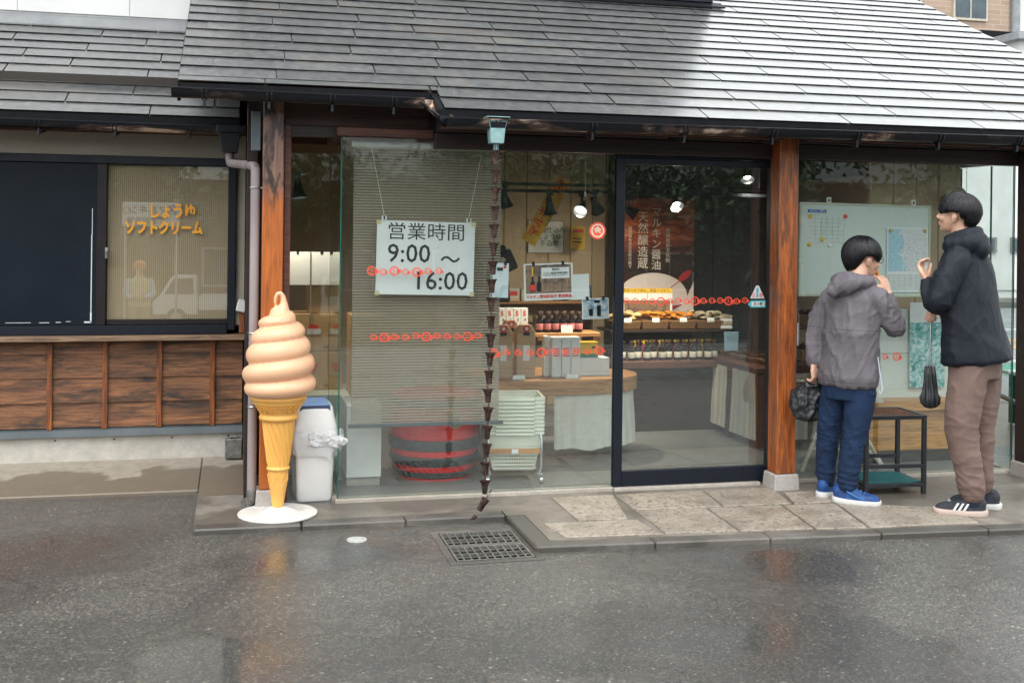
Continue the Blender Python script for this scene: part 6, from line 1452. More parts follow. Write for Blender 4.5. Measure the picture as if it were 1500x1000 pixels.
def hair_shape(T, hem, crown=(-0.014, 0.0, 0.018), rad=(0.112, 0.096, 0.108), tuck=0.82, seed=0.0):
    mb = MB(); nA, nR = 120, 26; v = []; f = []
    def P(a, t, dr=0.0):
        hz = hem(a) + 0.012 * noise.noise(Vector((a * 6, seed, 2))) + 0.014 * noise.noise(Vector((a * 17, seed, 5)))
        zc = crown[2]; s_tot = 1.0
        if t < 0.55:
            th = (t / 0.55) * (PI / 2) * 0.97; r = math.sin(th); z = zc + rad[2] * math.cos(th)
        else:
            u = (t - 0.55) / 0.45; z0 = zc + rad[2] * math.cos(PI / 2 * 0.97); z = z0 + (hz - z0) * u; r = 1.0 - (1 - tuck(a) if callable(tuck) else 1 - tuck) * u * u
        r *= 1 + 0.020 * noise.noise(Vector((a * 9 + t * 1.2, seed + t, 1))) * min(1, t * 3) + 0.012 * noise.noise(Vector((a * 26 + t * 2, seed, t * 1.5))) * min(1, t * 3) + dr
        return T @ Vector((crown[0] + rad[0] * r * math.cos(a), crown[1] + rad[1] * r * math.sin(a), z))
    for i in range(nR + 1):
        for j in range(nA): v.append(P(2 * PI * j / nA, i / nR))
    for j in range(nA): v.append(P(2 * PI * j / nA, 0.985, -0.16))
    for j in range(nA): v.append(P(2 * PI * j / nA, 0.70, -0.18))
    for i in range(nR + 2):
        for j in range(nA):
            a = i * nA + j; b_ = i * nA + (j + 1) % nA; f.append((a, a + nA, b_ + nA, b_))
    mb.add(v, f)
    rnd_ = random.Random(11 + seed)
    for k in range(1300):              # strands lying on the cap
        a = rnd_.uniform(0, 2 * PI); t0 = rnd_.uniform(0.02, 0.5); t1 = min(1.07, t0 + rnd_.uniform(0.35, 0.9)); da = rnd_.uniform(-0.35, 0.35)
        pts = [P(a + da * (q / 6), t0 + (t1 - t0) * q / 6, 0.010 + rnd_.uniform(0.0, 0.03) * (q / 6) + 0.012 * math.sin(PI * q / 6)) for q in range(7)]
        mb.tube(pts, [0.0012, 0.0022, 0.0026, 0.0026, 0.0024, 0.0018, 0.0006], 4)
    return mb
def wrinkle(me, fn):
    me.update()
    nrm = [v.normal.copy() for v in me.vertices]
    for v, nn_ in zip(me.vertices, nrm): v.co += nn_ * fn(v.co)
    me.update()
def ridge(p):
    r = max(0.0, 1 - abs(noise.noise(p)) * 2.4)
    return r * r + 0.18
def cloth_obj(name, mb, voxel, m, parent, fn, it=5):
    me = remesh_obj(mb, voxel, it, 0.5); wrinkle(me, fn); me.materials.append(m); return link(name, me, parent)
def shoe(parent, loc, yaw, up_m, sole_m, L=0.275, stripes=None, accent=None):
    o = empty('tmp', 'x', 'x'); o.name = 'shoe'
    for k_ in ('label', 'category'): del o[k_]
    o.parent = parent; o.location = loc; o.rotation_euler = (0, 0, yaw)
    h = L / 2
    def out(t, s):      # foot outline, t 0 heel .. 1 toe
        w = 0.034 + 0.016 * math.sin(min(1, t * 1.15) * PI * 0.75) if t < 0.75 else 0.034 + 0.016 * math.sin(0.8625 * PI * 0.75)
        e = 1.0
        if t < 0.1: e = math.sqrt(max(0, 1 - ((0.1 - t) / 0.1) ** 2)) * 0.98 + 0.02
        if t > 0.82: e = math.sqrt(max(0, 1 - ((t - 0.82) / 0.18) ** 2)) * 0.98 + 0.02
        return w * e * s
    n = 26; ts = [0.5 - 0.5 * math.cos(PI * i / n) for i in range(n + 1)]
    poly = [(-h + L * t, out(t, -1)) for t in ts] + [(-h + L * t, out(t, 1)) for t in reversed(ts)][1:-1]
    sm = MB(); rings = []
    zs = [(0.0, 0.97), (0.006, 1.02), (0.022, 1.05), (0.030, 1.0)]
    q = len(poly); v = []; f = []
    for (z, s) in zs:
        for (x, y_) in poly: v.append((x * (1 + (s - 1) * 0.4), y_ * s, z + (0.012 * max(0, (x / h - 0.6)) ** 1.5 if z < 0.01 else 0) + (0.008 * max(0, -x / h - 0.2) if z > 0.02 else 0)))
    for i in range(3):
        for j in range(q): f.append((i * q + j, i * q + (j + 1) % q, (i + 1) * q + (j + 1) % q, (i + 1) * q + j))
    f.append(tuple(reversed(range(q)))); f.append(tuple(3 * q + j for j in range(q))); sm.add(v, f)
    sm.build('sole', sole_m, o, smooth=True)
    um = MB()
    um.loft([(0.0, 0, 0.022, h * 0.97, 0.049, 0), (0.0, 0, 0.040, h * 0.93, 0.046, 0), (-0.02, 0, 0.056, h * 0.76, 0.041, 0), (-0.045, 0, 0.072, h * 0.55, 0.038, 0), (-0.065, 0, 0.092, h * 0.38, 0.035, 0), (-0.07, 0, 0.108, h * 0.34, 0.035, 0)], 32, ex=2.5)
    um.ball((0.065, 0, 0.036), (0.064, 0.043, 0.030), 16); um.ball((-0.10, 0, 0.065), (0.036, 0.036, 0.045), 14)
    me = remesh_obj(um, 0.0055, 5); wrinkle(me, lambda p: 0.0018 * noise.noise(p * 40)); me.materials.append(up_m); link('upper', me, o)
    lc = MB()
    for i in range(5):
        x = 0.042 - i * 0.022; z = 0.066 + i * 0.0085; lc.tube([(x, -0.030, z - 0.010), (x + 0.004, 0, z + 0.006), (x, 0.030, z - 0.010)], 0.0032, 6)
    lc.tube([(-0.052, 0, 0.108), (-0.045, 0.02, 0.112), (-0.03, 0.03, 0.10)], 0.0025, 6); lc.build('laces', accent or up_m, o, smooth=True)
    if stripes:
        for i in range(3):
            x = 0.018 - i * 0.026
            for s in (-1, 1):
                MB().hexa([(x + 0.014, s * 0.0500, 0.030), (x + 0.026, s * 0.0500, 0.030), (x + 0.026, s * 0.0525, 0.030), (x + 0.014, s * 0.0525, 0.030), (x - 0.010, s * 0.040, 0.070), (x + 0.002, s * 0.040, 0.070), (x + 0.002, s * 0.0425, 0.070), (x - 0.010, s * 0.0425, 0.070)]).build('stripe', stripes, o)
    else:
        for s in (-1, 1):
            MB().tube([(0.05, s * 0.047, 0.036), (0.0, s * 0.050, 0.052), (-0.05, s * 0.043, 0.075)], [(0.004, 0.006)] * 3, 8).build('side_panel', accent or up_m, o, smooth=True)
    return o
def shin_tube(mb, pts, rad, n=24): mb.tube([Vector(p) for p in pts], rad, n)
def dens(pts, rad, k=4):
    P_, R_ = [], []
    for i in range(len(pts) - 1):
        for j in range(k):
            t = j / k; a, b_ = Vector(pts[i]), Vector(pts[i + 1])
            P_.append(a.lerp(b_, t)); R_.append(rad[i] + (rad[i + 1] - rad[i]) * t)
    P_.append(Vector(pts[-1])); R_.append(rad[-1]); return P_, R_
def sm_tube(mb, pts, rad, n=22):
    p, r = dens(pts, rad, 5)
    for _ in range(3): p = [p[0]] + [(p[i - 1] + p[i] * 2 + p[i + 1]) / 4 for i in range(1, len(p) - 1)] + [p[-1]]
    mb.tube(p, r, n); mb.ball(tuple(p[0]), r[0] * 0.99, 14); mb.ball(tuple(p[-1]), r[-1] * 0.98, 14)

M['rubber'] = pm('white_rubber', (0.68, 0.68, 0.66), (0.58, 0.58, 0.55), sc=20, rough=0.6)

# ---- left man: grey anorak, jeans, eating
A = empty('person', 'person in grey hooded anorak and dark blue jeans raising a snack to the mouth', 'person', (2.905, -0.52, 0.05), rz=R(-30.5))
yw = R(-30)
HT = Matrix.Translation((0.085, 0.095, 1.425)) @ Matrix.Rotation(R(30), 4, 'Z') @ Matrix.Rotation(R(6), 4, 'Y')
bd_ = MB(); head_shape(bd_, HT)
bd_.tube([(0.075, 0.075, 1.40), (0.055, 0.045, 1.31), (0.04, 0.02, 1.24)], [0.050, 0.053, 0.075], 18)
bd_.loft([(0.01, 0, 0.62, 0.13, 0.09, yw), (0.02, 0, 0.9, 0.14, 0.09, yw), (0.03, 0.01, 1.12, 0.15, 0.085, yw), (0.04, 0.02, 1.22, 0.12, 0.07, yw), (0.04, 0.02, 1.26, 0.06, 0.05, yw)], 24)
sm_tube(bd_, [(0.165, -0.065, 1.195), (0.222, -0.055, 1.11), (0.268, -0.035, 1.005), (0.262, 0.03, 1.07), (0.238, 0.085, 1.18), (0.226, 0.098, 1.215)], [0.044, 0.042, 0.038, 0.034, 0.029, 0.026], 14)
sm_tube(bd_, [(-0.085, 0.085, 1.195), (-0.155, 0.11, 1.10), (-0.192, 0.095, 0.95), (-0.190, 0.055, 0.81), (-0.186, 0.05, 0.79)], [0.044, 0.042, 0.036, 0.028, 0.026], 14)
hand_shape(bd_, (0.225, 0.10, 1.222), (-0.36, 0.12, 0.95), (-0.6, -0.7, 0.1), (0.55, 0.75, 0.45), 0.92, thumb_in=0.6)
hand_shape(bd_, (-0.185, 0.05, 0.79), (0.10, -0.10, -1.0), (0.55, 0.8, 0.0), (0.7, 1.0, 0.7), 0.95)
RL = [(0.080, -0.04, 0.70), (0.045, -0.05, 0.40), (0.012, -0.05, 0.10)]; LL = [(-0.065, 0.055, 0.70), (-0.105, 0.07, 0.40), (-0.112, 0.08, 0.10)]
for L_ in (RL, LL): sm_tube(bd_, L_, [0.072, 0.045, 0.034], 14)
bd_.ball((0.05, -0.06, 0.045), (0.085, 0.028, 0.018), 12); bd_.ball((-0.10, 0.12, 0.045), (0.028, 0.075, 0.018), 12)
bme = remesh_obj(bd_, 0.0042, 2, 0.4); bme.materials.append(M['skin']); link('body', bme, A)
def hemA(a):
    c = math.cos(a); s = abs(math.sin(a))
    return -0.010 if c > 0.72 else (-0.010 + 0.024 * min(1, (0.72 - c) / 0.35) if c > -0.12 else 0.014 - 0.095 * min(1, (-0.12 - c) / 0.6))
hair_shape(HT, hemA, rad=(0.115, 0.105, 0.112), tuck=lambda a: 0.66 if math.cos(a) < -0.45 else 0.90 - 0.24 * max(0, (0.1 - math.cos(a)) / 0.55) if math.cos(a) < 0.1 else 0.90, seed=1.0).build('hair', M['hair'], A, smooth='all')
gl_ = MB(); 
for s in (-1, 1): gl_.tube([HT @ Vector((0.098, s * 0.034 + 0.024 * math.cos(t), -0.004 + 0.019 * math.sin(t))) for t in [2 * PI * i / 18 for i in range(19)]], 0.0018, 6); gl_.tube([HT @ Vector((0.096, s * 0.056, 0.0)), HT @ Vector((0.02, s * 0.078, 0.0))], 0.0018, 6)
gl_.build('glasses', M['black_metal'], A)
for s in (-1, 1): MB().ball(tuple(HT @ Vector((0.083, s * 0.031, -0.004))), 0.0105, 12).build('eye', M['ink'], A, smooth=True)
M['anorak'] = fabric('grey_anorak', (0.155, 0.142, 0.158), (0.135, 0.124, 0.138), 0.62, 500, 0.10, seams=(('Z', 1.010, 0.0028), ('Z', 0.708, 0.0022)), fold=0.22)
jk = MB()
jk.loft([(0.010, 0, 0.672, 0.160, 0.112, yw), (0.010, 0, 0.690, 0.178, 0.128, yw), (0.010, 0, 0.735, 0.186, 0.134, yw), (0.015, 0, 0.85, 0.174, 0.124, yw), (0.02, 0, 1.0, 0.170, 0.120, yw), (0.03, 0.01, 1.12, 0.176, 0.112, yw), (0.035, 0.015, 1.19, 0.176, 0.106, yw), (0.04, 0.02, 1.245, 0.128, 0.085, yw), (0.043, 0.025, 1.285, 0.082, 0.072, yw)], 32)
sm_tube(jk, [(0.165, -0.065, 1.195), (0.222, -0.055, 1.11), (0.268, -0.035, 1.005), (0.262, 0.03, 1.07), (0.238, 0.085, 1.18)], [0.064, 0.062, 0.059, 0.052, 0.044])
sm_tube(jk, [(-0.085, 0.085, 1.195), (-0.155, 0.11, 1.10), (-0.192, 0.095, 0.95), (-0.190, 0.055, 0.81)], [0.062, 0.059, 0.053, 0.042])
# collapsed hood
sm_tube(jk, [(0.135, 0.035, 1.275), (0.105, -0.055, 1.285), (0.02, -0.085, 1.29), (-0.055, -0.03, 1.295), (-0.06, 0.07, 1.28)], [0.030, 0.046, 0.052, 0.046, 0.030])
jk.ball((-0.020, -0.085, 1.265), (0.10, 0.048, 0.058), 20, rot=Matrix.Rotation(R(-14), 3, 'Z') @ Matrix.Rotation(R(-16), 3, 'Y')); jk.ball((-0.075, -0.085, 1.235), (0.045, 0.034, 0.042), 14)
def fA(p):
    d = 0.0
    k = Vector((p.x * 10 + p.z * 2.2, p.y * 10, p.z * 3.2)); d += 0.0085 * (ridge(k) - 0.5)
    d += 0.0055 * (ridge(Vector((p.x * 20 - p.z * 9, p.y * 18, p.z * 9)) + Vector((3, 1, 7))) - 0.5)
    if p.x > 0.2 or p.x < -0.14: d += 0.004 * (ridge(Vector((p.x * 8, p.y * 8, p.z * 26))) - 0.5)
    if p.z < 0.715: d += 0.004 * noise.noise(p * 38) * (0.715 - p.z) / 0.04
    return d
cloth_obj('anorak', jk, 0.0085, M['anorak'], A, fA)
dc = MB().tube([(0.170, -0.10, 0.86), (0.185, -0.105, 0.74), (0.198, -0.11, 0.68), (0.188, -0.11, 0.655), (0.176, -0.105, 0.665)], 0.0035, 6).build('drawcord', pm('pale_cord', (0.52, 0.60, 0.68), rough=0.6), A, smooth=True)
M['denim'] = fabric('dark_denim', (0.012, 0.034, 0.088), (0.008, 0.021, 0.058), 0.8, 700, 0.2, seams=(('Z', 0.118, 0.002),))
jn = MB()
jn.loft([(0.005, 0, 0.60, 0.150, 0.105, yw), (0.008, 0, 0.66, 0.155, 0.108, yw), (0.01, 0, 0.76, 0.14, 0.098, yw)], 28)
sm_tube(jn, [(0.080, -0.035, 0.66), (0.066, -0.045, 0.52), (0.044, -0.05, 0.37), (0.020, -0.05, 0.22), (0.010, -0.05, 0.10)], [0.088, 0.080, 0.066, 0.062, 0.060])
sm_tube(jn, [(-0.060, 0.05, 0.66), (-0.080, 0.06, 0.52), (-0.102, 0.07, 0.37), (-0.112, 0.08, 0.22), (-0.112, 0.082, 0.10)], [0.086, 0.080, 0.067, 0.060, 0.056])
def fJ(p):
    g = math.exp(-((p.z - 0.13) / 0.09) ** 2) + 0.55 * math.exp(-((p.z - 0.38) / 0.10) ** 2)
    return 0.010 * g * (ridge(Vector((p.x * 7 + p.z * 5, p.y * 7, p.z * 34))) - 0.5) + 0.0055 * (ridge(Vector((p.x * 13 + p.z * 6, p.y * 13, p.z * 8))) - 0.5)
cloth_obj('jeans', jn, 0.0075, M['denim'], A, fJ)
M['shoeblue'] = pm('blue_mesh', (0.010, 0.070, 0.25), (0.005, 0.03, 0.13), sc=40, rough=0.6, bmp=0.4, bsc=260, rnd=False); M['shoeblue2'] = pm('blue_suede', (0.03, 0.15, 0.42), rough=0.6)
shoe(A, (0.062, -0.065, 0.002), R(-7), M['shoeblue'], M['rubber'], 0.275, None, M['shoeblue2'])
shoe(A, (-0.092, 0.135, 0.002), R(68), M['shoeblue'], M['rubber'], 0.275, None, M['shoeblue2'])
sn = MB().tube([(0.158, 0.175, 1.345), (0.168, 0.165, 1.33), (0.18, 0.155, 1.305)], [0.014, 0.012, 0.007], 12).build('snack', pm('orange_cracker', (0.78, 0.30, 0.03), rough=0.6), smooth=True)
sn.location = A.location; sn.rotation_euler = A.rotation_euler; tag(sn, 'orange snack held to the mouth of the man in grey', 'snack')
# black crumpled bag in the lowered hand
bg_ = MB(); bg_.loft([(-0.215, 0.07, 0.45, 0.050, 0.035, 0), (-0.225, 0.07, 0.47, 0.085, 0.05, 0.1), (-0.225, 0.07, 0.55, 0.092, 0.05, 0.1), (-0.215, 0.07, 0.63, 0.078, 0.035, 0.0), (-0.20, 0.065, 0.675, 0.05, 0.022, 0)], 24); bg_.ball((-0.285, 0.09, 0.56), (0.045, 0.04, 0.08), 12)
bgme = remesh_obj(bg_, 0.008, 2); wrinkle(bgme, lambda p: 0.020 * (ridge(Vector((p.x * 16, p.y * 16, p.z * 11))) - 0.6) + 0.008 * (ridge(p * 34) - 0.5)); bgme.materials.append(pm('black_nylon', (0.016, 0.018, 0.021), (0.01, 0.011, 0.013), sc=10, rough=0.45, rnd=False))
bag = empty('tote_bag', 'crumpled black cloth bag hanging from the hand of the man in grey', 'bag', A.location, rz=R(-30.5)); link('bag', bgme, bag)
hb = MB()
for s in (-0.012, 0.012): hb.tube([(-0.25, 0.07 + s, 0.63), (-0.20, 0.06 + s, 0.70), (-0.178, 0.05, 0.715), (-0.165, 0.055 + s, 0.69), (-0.17, 0.065 + s, 0.62), (-0.155, 0.065 + s, 0.50)], [(0.008, 0.003)] * 6, 8)
hb.build('strap', MATS['black_nylon'], bag)

# ---- right man: dark parka, brown trousers, umbrella
Bp = empty('person', 'tall person in dark hooded parka and brown trousers looking up to the left', 'person', (3.45, -0.87, 0.05), rz=R(-35.9))
yb_ = R(53)
HB = Matrix.Translation((-0.056, 0.005, 1.685)) @ Matrix.Rotation(R(166), 4, 'Z') @ Matrix.Rotation(R(-9), 4, 'Y') @ Matrix.Scale(0.97, 4)
b2 = MB(); head_shape(b2, HB)
b2.tube([(-0.045, 0.0, 1.66), (-0.03, 0.0, 1.55), (-0.015, 0.0, 1.45)], [0.052, 0.055, 0.085], 18)
b2.loft([(0.045, 0, 0.80, 0.14, 0.10, yb_), (0.02, 0, 1.1, 0.15, 0.095, yb_), (0, 0, 1.32, 0.155, 0.09, yb_), (-0.015, 0, 1.43, 0.12, 0.07, yb_), (-0.015, 0, 1.47, 0.06, 0.05, yb_)], 24)
sm_tube(b2, [(-0.045, -0.12, 1.425), (-0.105, -0.175, 1.32), (-0.150, -0.205, 1.185), (-0.178, -0.175, 1.21), (-0.202, -0.142, 1.285), (-0.208, -0.134, 1.305)], [0.046, 0.044, 0.04, 0.035, 0.029, 0.027], 14)
sm_tube(b2, [(0.035, 0.12, 1.425), (0.01, 0.18, 1.30), (-0.075, 0.19, 1.185), (-0.160, 0.055, 1.15), (-0.175, 0.035, 1.147)], [0.046, 0.044, 0.04, 0.03, 0.027], 14)
hand_shape(b2, (-0.210, -0.132, 1.31), (-0.42, 0.30, 0.85), (0.35, 0.9, -0.1), (0.65, 0.8, 0.5), 0.95, thumb_in=0.6)
hand_shape(b2, (-0.178, 0.030, 1.145), (-0.35, -0.75, -0.45), (0.3, -0.3, 0.9), (0.8, 1.1, 0.7), 0.95)
NL = [(0.02, -0.07, 0.90), (-0.022, -0.09, 0.49), (0.045, -0.09, 0.09)]; FL = [(0.075, 0.07, 0.90), (0.078, 0.09, 0.49), (0.088, 0.10, 0.09)]
for L_ in (NL, FL): sm_tube(b2, L_, [0.08, 0.05, 0.036], 14)
b2.ball((-0.01, -0.09, 0.045), (0.085, 0.028, 0.018), 12); b2.ball((0.06, 0.12, 0.045), (0.085, 0.028, 0.018), 12)
bme = remesh_obj(b2, 0.0042, 2, 0.4); bme.materials.append(M['skin']); link('body', bme, Bp)
def hemB(a):
    c = math.cos(a)
    return -0.002 if c > 0.70 else (-0.002 + 0.012 * min(1, (0.70 - c) / 0.35) if c > -0.12 else 0.010 - 0.07 * min(1, (-0.12 - c) / 0.7))
hair_shape(HB, hemB, rad=(0.117, 0.104, 0.112), tuck=lambda a: 0.74 if math.cos(a) < -0.45 else 0.92 - 0.18 * max(0, (0.1 - math.cos(a)) / 0.55) if math.cos(a) < 0.1 else 0.92, seed=4.0).build('hair', M['hair'], Bp, smooth='all')
for s in (-1, 1): MB().ball(tuple(HB @ Vector((0.083, s * 0.031, -0.004))), 0.0105, 12).build('eye', M['ink'], Bp, smooth=True)
M['parka'] = fabric('dark_parka', (0.017, 0.021, 0.029), (0.012, 0.015, 0.022), 0.6, 500, 0.08, 0.2, seams=(('Z', 1.335, 0.0022),), fold=0.10)
pk = MB()
pk.loft([(0.040, 0, 0.842, 0.185, 0.145, yb_), (0.042, 0, 0.860, 0.205, 0.162, yb_), (0.045, 0, 0.90, 0.208, 0.160, yb_), (0.035, 0, 1.02, 0.198, 0.148, yb_), (0.018, 0, 1.16, 0.190, 0.138, yb_), (0.0, 0, 1.30, 0.188, 0.128, yb_), (-0.01, 0, 1.39, 0.182, 0.114, yb_), (-0.015, 0, 1.455, 0.140, 0.105, yb_), (-0.02, 0, 1.51, 0.095, 0.09, yb_)], 32)
for i, v in enumerate(pk.v):                     # hem drops towards the front
    if v[2] < 0.95: pk.v[i] = (v[0] + 0.03 * max(0, (0.95 - v[2]) / 0.1) * (1 if v[0] > 0.04 else 0), v[1], v[2] + 0.11 * (v[0] - 0.04))
sm_tube(pk, [(-0.045, -0.12, 1.425), (-0.105, -0.175, 1.32), (-0.150, -0.205, 1.185), (-0.178, -0.175, 1.21), (-0.202, -0.142, 1.285)], [0.074, 0.076, 0.072, 0.060, 0.046])
sm_tube(pk, [(0.035, 0.12, 1.425), (0.01, 0.18, 1.30), (-0.075, 0.19, 1.185), (-0.160, 0.055, 1.15)], [0.080, 0.080, 0.072, 0.052])
sm_tube(pk, [(-0.105, -0.02, 1.50), (-0.085, -0.085, 1.515), (0.0, -0.105, 1.52), (0.062, -0.04, 1.525), (0.055, 0.06, 1.52), (-0.02, 0.10, 1.51), (-0.095, 0.06, 1.50)], [0.036, 0.046, 0.052, 0.056, 0.052, 0.046, 0.036])
sm_tube(pk, [(-0.11, 0.01, 1.545), (-0.07, -0.07, 1.555), (0.01, -0.085, 1.575), (0.055, -0.01, 1.585), (0.02, 0.07, 1.575)], [0.020, 0.026, 0.032, 0.034, 0.028])
pk.ball((0.070, -0.045, 1.49), (0.052, 0.07, 0.062), 16)
def fP(p):
    d = 0.0075 * (ridge(Vector((p.x * 7 + p.z * 2, p.y * 7, p.z * 3.2))) - 0.5) + 0.0028 * (ridge(Vector((p.x * 15, p.y * 15, p.z * 9 + 5))) - 0.5)
    if p.x < -0.06 and p.y < -0.08: d += 0.006 * (ridge(Vector((p.x * 10 + p.z * 6, p.y * 6, p.z * 9))) - 0.5)
    
    return d
cloth_obj('parka', pk, 0.0085, M['parka'], Bp, fP)
MB().tube([(-0.055, -0.168, 1.03), (-0.078, -0.160, 0.965)], 0.0035, 6).build('pocket_zip', M['steel'], Bp)
M['chino'] = fabric('brown_chino', (0.205, 0.138, 0.118), (0.175, 0.116, 0.098), 0.8, 600, 0.2, seams=(('Z', 0.118, 0.002),), fold=0.10)
tr_ = MB()
tr_.loft([(0.045, 0, 0.76, 0.155, 0.125, yb_), (0.045, 0, 0.86, 0.16, 0.13, yb_), (0.04, 0, 0.96, 0.14, 0.11, yb_)], 28)
sm_tube(tr_, [(0.022, -0.065, 0.84), (0.004, -0.075, 0.70), (-0.024, -0.09, 0.49), (0.012, -0.09, 0.28), (0.042, -0.09, 0.125)], [0.106, 0.101, 0.091, 0.078, 0.070])
sm_tube(tr_, [(0.085, 0.065, 0.84), (0.088, 0.08, 0.70), (0.078, 0.09, 0.49), (0.083, 0.10, 0.28), (0.086, 0.105, 0.14)], [0.104, 0.098, 0.082, 0.072, 0.066])
def fT(p):
    g = math.exp(-((p.z - 0.20) / 0.12) ** 2) + 0.7 * math.exp(-((p.z - 0.52) / 0.13) ** 2)
    return 0.0065 * g * (ridge(Vector((p.x * 8 + p.z * 7, p.y * 8, p.z * 20))) - 0.5) + 0.006 * (ridge(Vector((p.x * 7 - p.z * 2, p.y * 10, p.z * 6))) - 0.5)
cloth_obj('trousers', tr_, 0.008, M['chino'], Bp, fT)
for (c_, r_) in (((0.042, -0.09, 0.10), 0.048), ((0.086, 0.105, 0.11), 0.045)): MB().cyl((c_[0], c_[1], 0.06), (c_[0], c_[1], c_[2] + 0.06), r_, 18).build('sock', pm('navy_sock', (0.006, 0.014, 0.032), rough=0.9), Bp, smooth=True)
M['shoedark'] = pm('navy_knit', (0.026, 0.030, 0.040), (0.016, 0.019, 0.026), sc=40, rough=0.75, bmp=0.4, bsc=300, rnd=False); M['solepeach'] = pm('peach_sole', (0.60, 0.47, 0.40), (0.5, 0.4, 0.36), sc=12, rough=0.6)
shoe(Bp, (-0.020, -0.095, 0.002), R(184), M['shoedark'], M['solepeach'], 0.285, M['rubber'])
shoe(Bp, (0.055, 0.125, 0.002), R(178), M['shoedark'], M['rubber'], 0.285, M['rubber'])
um = empty('umbrella', 'folded black compact umbrella hanging from the hand of the tall man', 'umbrella', Bp.location, rz=R(-35.9)); ux, uy = -0.190, -0.02
MB().tube([(ux, uy, 1.155), (ux, uy, 1.09)], [0.011, 0.012], 12).build('handle', M['black_metal'], um, smooth=True)
MB().cyl((ux, uy, 1.09), (ux, uy, 0.80), 0.0055, 10).build('shaft', M['steel'], um, smooth=True)
uf = MB().lathe([(0.012, 0.815), (0.024, 0.812), (0.030, 0.76), (0.034, 0.70), (0.042, 0.66), (0.050, 0.635), (0.046, 0.60), (0.030, 0.58), (0.010, 0.572)], n=64, rf=lambda a, z, r: r * (0.16 * math.cos(8 * a + z * 14) + 0.10 * math.cos(5 * a - z * 30 + 1)))
uf.v = [(v[0] + ux, v[1] + uy, v[2]) for v in uf.v]; uf.build('canopy', MATS['black_nylon'], um, smooth='all')
rb_ = MB()
for i in range(8): a = 2 * PI * i / 8; rb_.cyl((ux + 0.021 * math.cos(a), uy + 0.021 * math.sin(a), 0.80), (ux + 0.023 * math.cos(a), uy + 0.023 * math.sin(a), 0.835), 0.002, 5)
rb_.build('rib_tips', M['steel'], um)
cu = MB().lathe([(0.012, 0.0), (0.019, 0.045), (0.020, 0.048), (0.0, 0.046)], n=18, capt=False).build('paper_cup', M['paper'], smooth=True); cu.parent = None
cu.matrix_world = Matrix.Translation(Bp.location) @ Matrix.Rotation(R(-35.9), 4, 'Z') @ Matrix.Translation((-0.222, -0.075, 1.365)); tag(cu, 'small white paper cup in the raised hand of the tall man', 'cup')
# ------------------------------------------------------------------ surroundings to the right
M['paint_w'] = pm('white_road_paint', (0.62, 0.63, 0.62), (0.42, 0.43, 0.42), sc=9, rough=0.5, world=True, rnd=False); M['paint_o'] = pm('orange_road_paint', (0.66, 0.27, 0.06), (0.5, 0.2, 0.05), sc=9, rough=0.5, world=True, rnd=False); M['paint_g'] = pm('green_road_paint', (0.07, 0.30, 0.20), (0.05, 0.22, 0.15), sc=6, rough=0.5, world=True, rnd=False)
M['street'] = pm('pale_wet_street', (0.20, 0.205, 0.21), (0.15, 0.155, 0.16), sc=3, rough=0.3, rough2=0.45, world=True, rnd=False, bmp=0.1, bsc=60)
u_ = Vector((0.80, 0.60)); w_2 = Vector((-0.60, 0.80))       # the side street runs away to the right
def strip(name, a, b_, c, d_, z, m, kind='structure', parent=None):
    o_ = Vector((7.4, 4.0)); pts = [o_ + w_2 * a + u_ * c, o_ + w_2 * a + u_ * d_, o_ + w_2 * b_ + u_ * d_, o_ + w_2 * b_ + u_ * c]
    mb = MB(); mb.add([(p[0], p[1], z) for p in pts], [(3, 2, 1, 0)]); o = mb.build(name, m, parent); 
    if parent is None: o['kind'] = kind
    return o
stt = MB(); stt.add([(6.6, 2.0, GZ + 0.004), (40, 2.0, GZ + 0.004), (60, 40, GZ + 0.004), (13.6, 21.0, GZ + 0.004), (6.6, 4.5, GZ + 0.004)], [(0, 1, 2, 3, 4)])
street = stt.build('side_street', M['street']); tag(street, 'pale wet side street beyond the shop corner', 'road', kind='structure')
def mark(name, m, poly): MB().add([(x, y, GZ + 0.008) for x, y in poly], [tuple(range(len(poly)))]).build(name, m, street)
mark('green_marking', M['paint_g'], [(7.6, 4.75), (13.5, 4.75), (13.5, 5.75), (7.6, 5.75)]); mark('white_line', M['paint_w'], [(7.6, 5.9), (14, 5.9), (14, 6.1), (7.6, 6.1)])
mark('orange_line', M['paint_o'], [(8.4, 7.4), (16, 7.4), (16, 7.75), (8.4, 7.75)]); mark('orange_line', M['paint_o'], [(8.4, 8.3), (16, 8.3), (16, 8.6), (8.4, 8.6)]); mark('white_line', M['paint_w'], [(9, 10.2), (18, 10.2), (18, 10.4), (9, 10.4)])
kb = MB().box(13.0, 40, 15.6, 17.0, GZ, GZ + 0.14).build('far_pavement', M['kerb'], bevel=0.02); tag(kb, 'far pavement along the white building', 'pavement', kind='structure')
wbld = empty('white_building', 'white walled building across the side street, seen past the shop corner', 'building')
box_obj('wall', M['white_wall'], 14.4, 34, 17.0, 30, 0.0, 4.2, wbld)
for i in range(10): box_obj('wall_panel', M['white_wall'], 14.4 + i * 1.9, 14.4 + i * 1.9 + 1.87, 16.96, 16.998, 0.35, 4.2, wbld)
M['farglass'] = pm('far_window_glass', (0.06, 0.09, 0.11), (0.03, 0.05, 0.06), sc=2, rough=0.08)
for i in range(6):
    wo_ = box_obj('window', M['greymetal'], 14.9 + i * 2.6, 17.1 + i * 2.6, 16.90, 16.955, 1.25, 1.62, wbld)
    for k_ in range(3): box_obj('pane', M['farglass'], 14.96 + i * 2.6 + k_ * 0.70, 14.96 + i * 2.6 + k_ * 0.70 + 0.66, 16.885, 16.899, 1.29, 1.58, wo_)
box_obj('parapet', M['greymetal'], 14.2, 34.2, 16.8, 17.0, 4.2, 4.4, wbld)
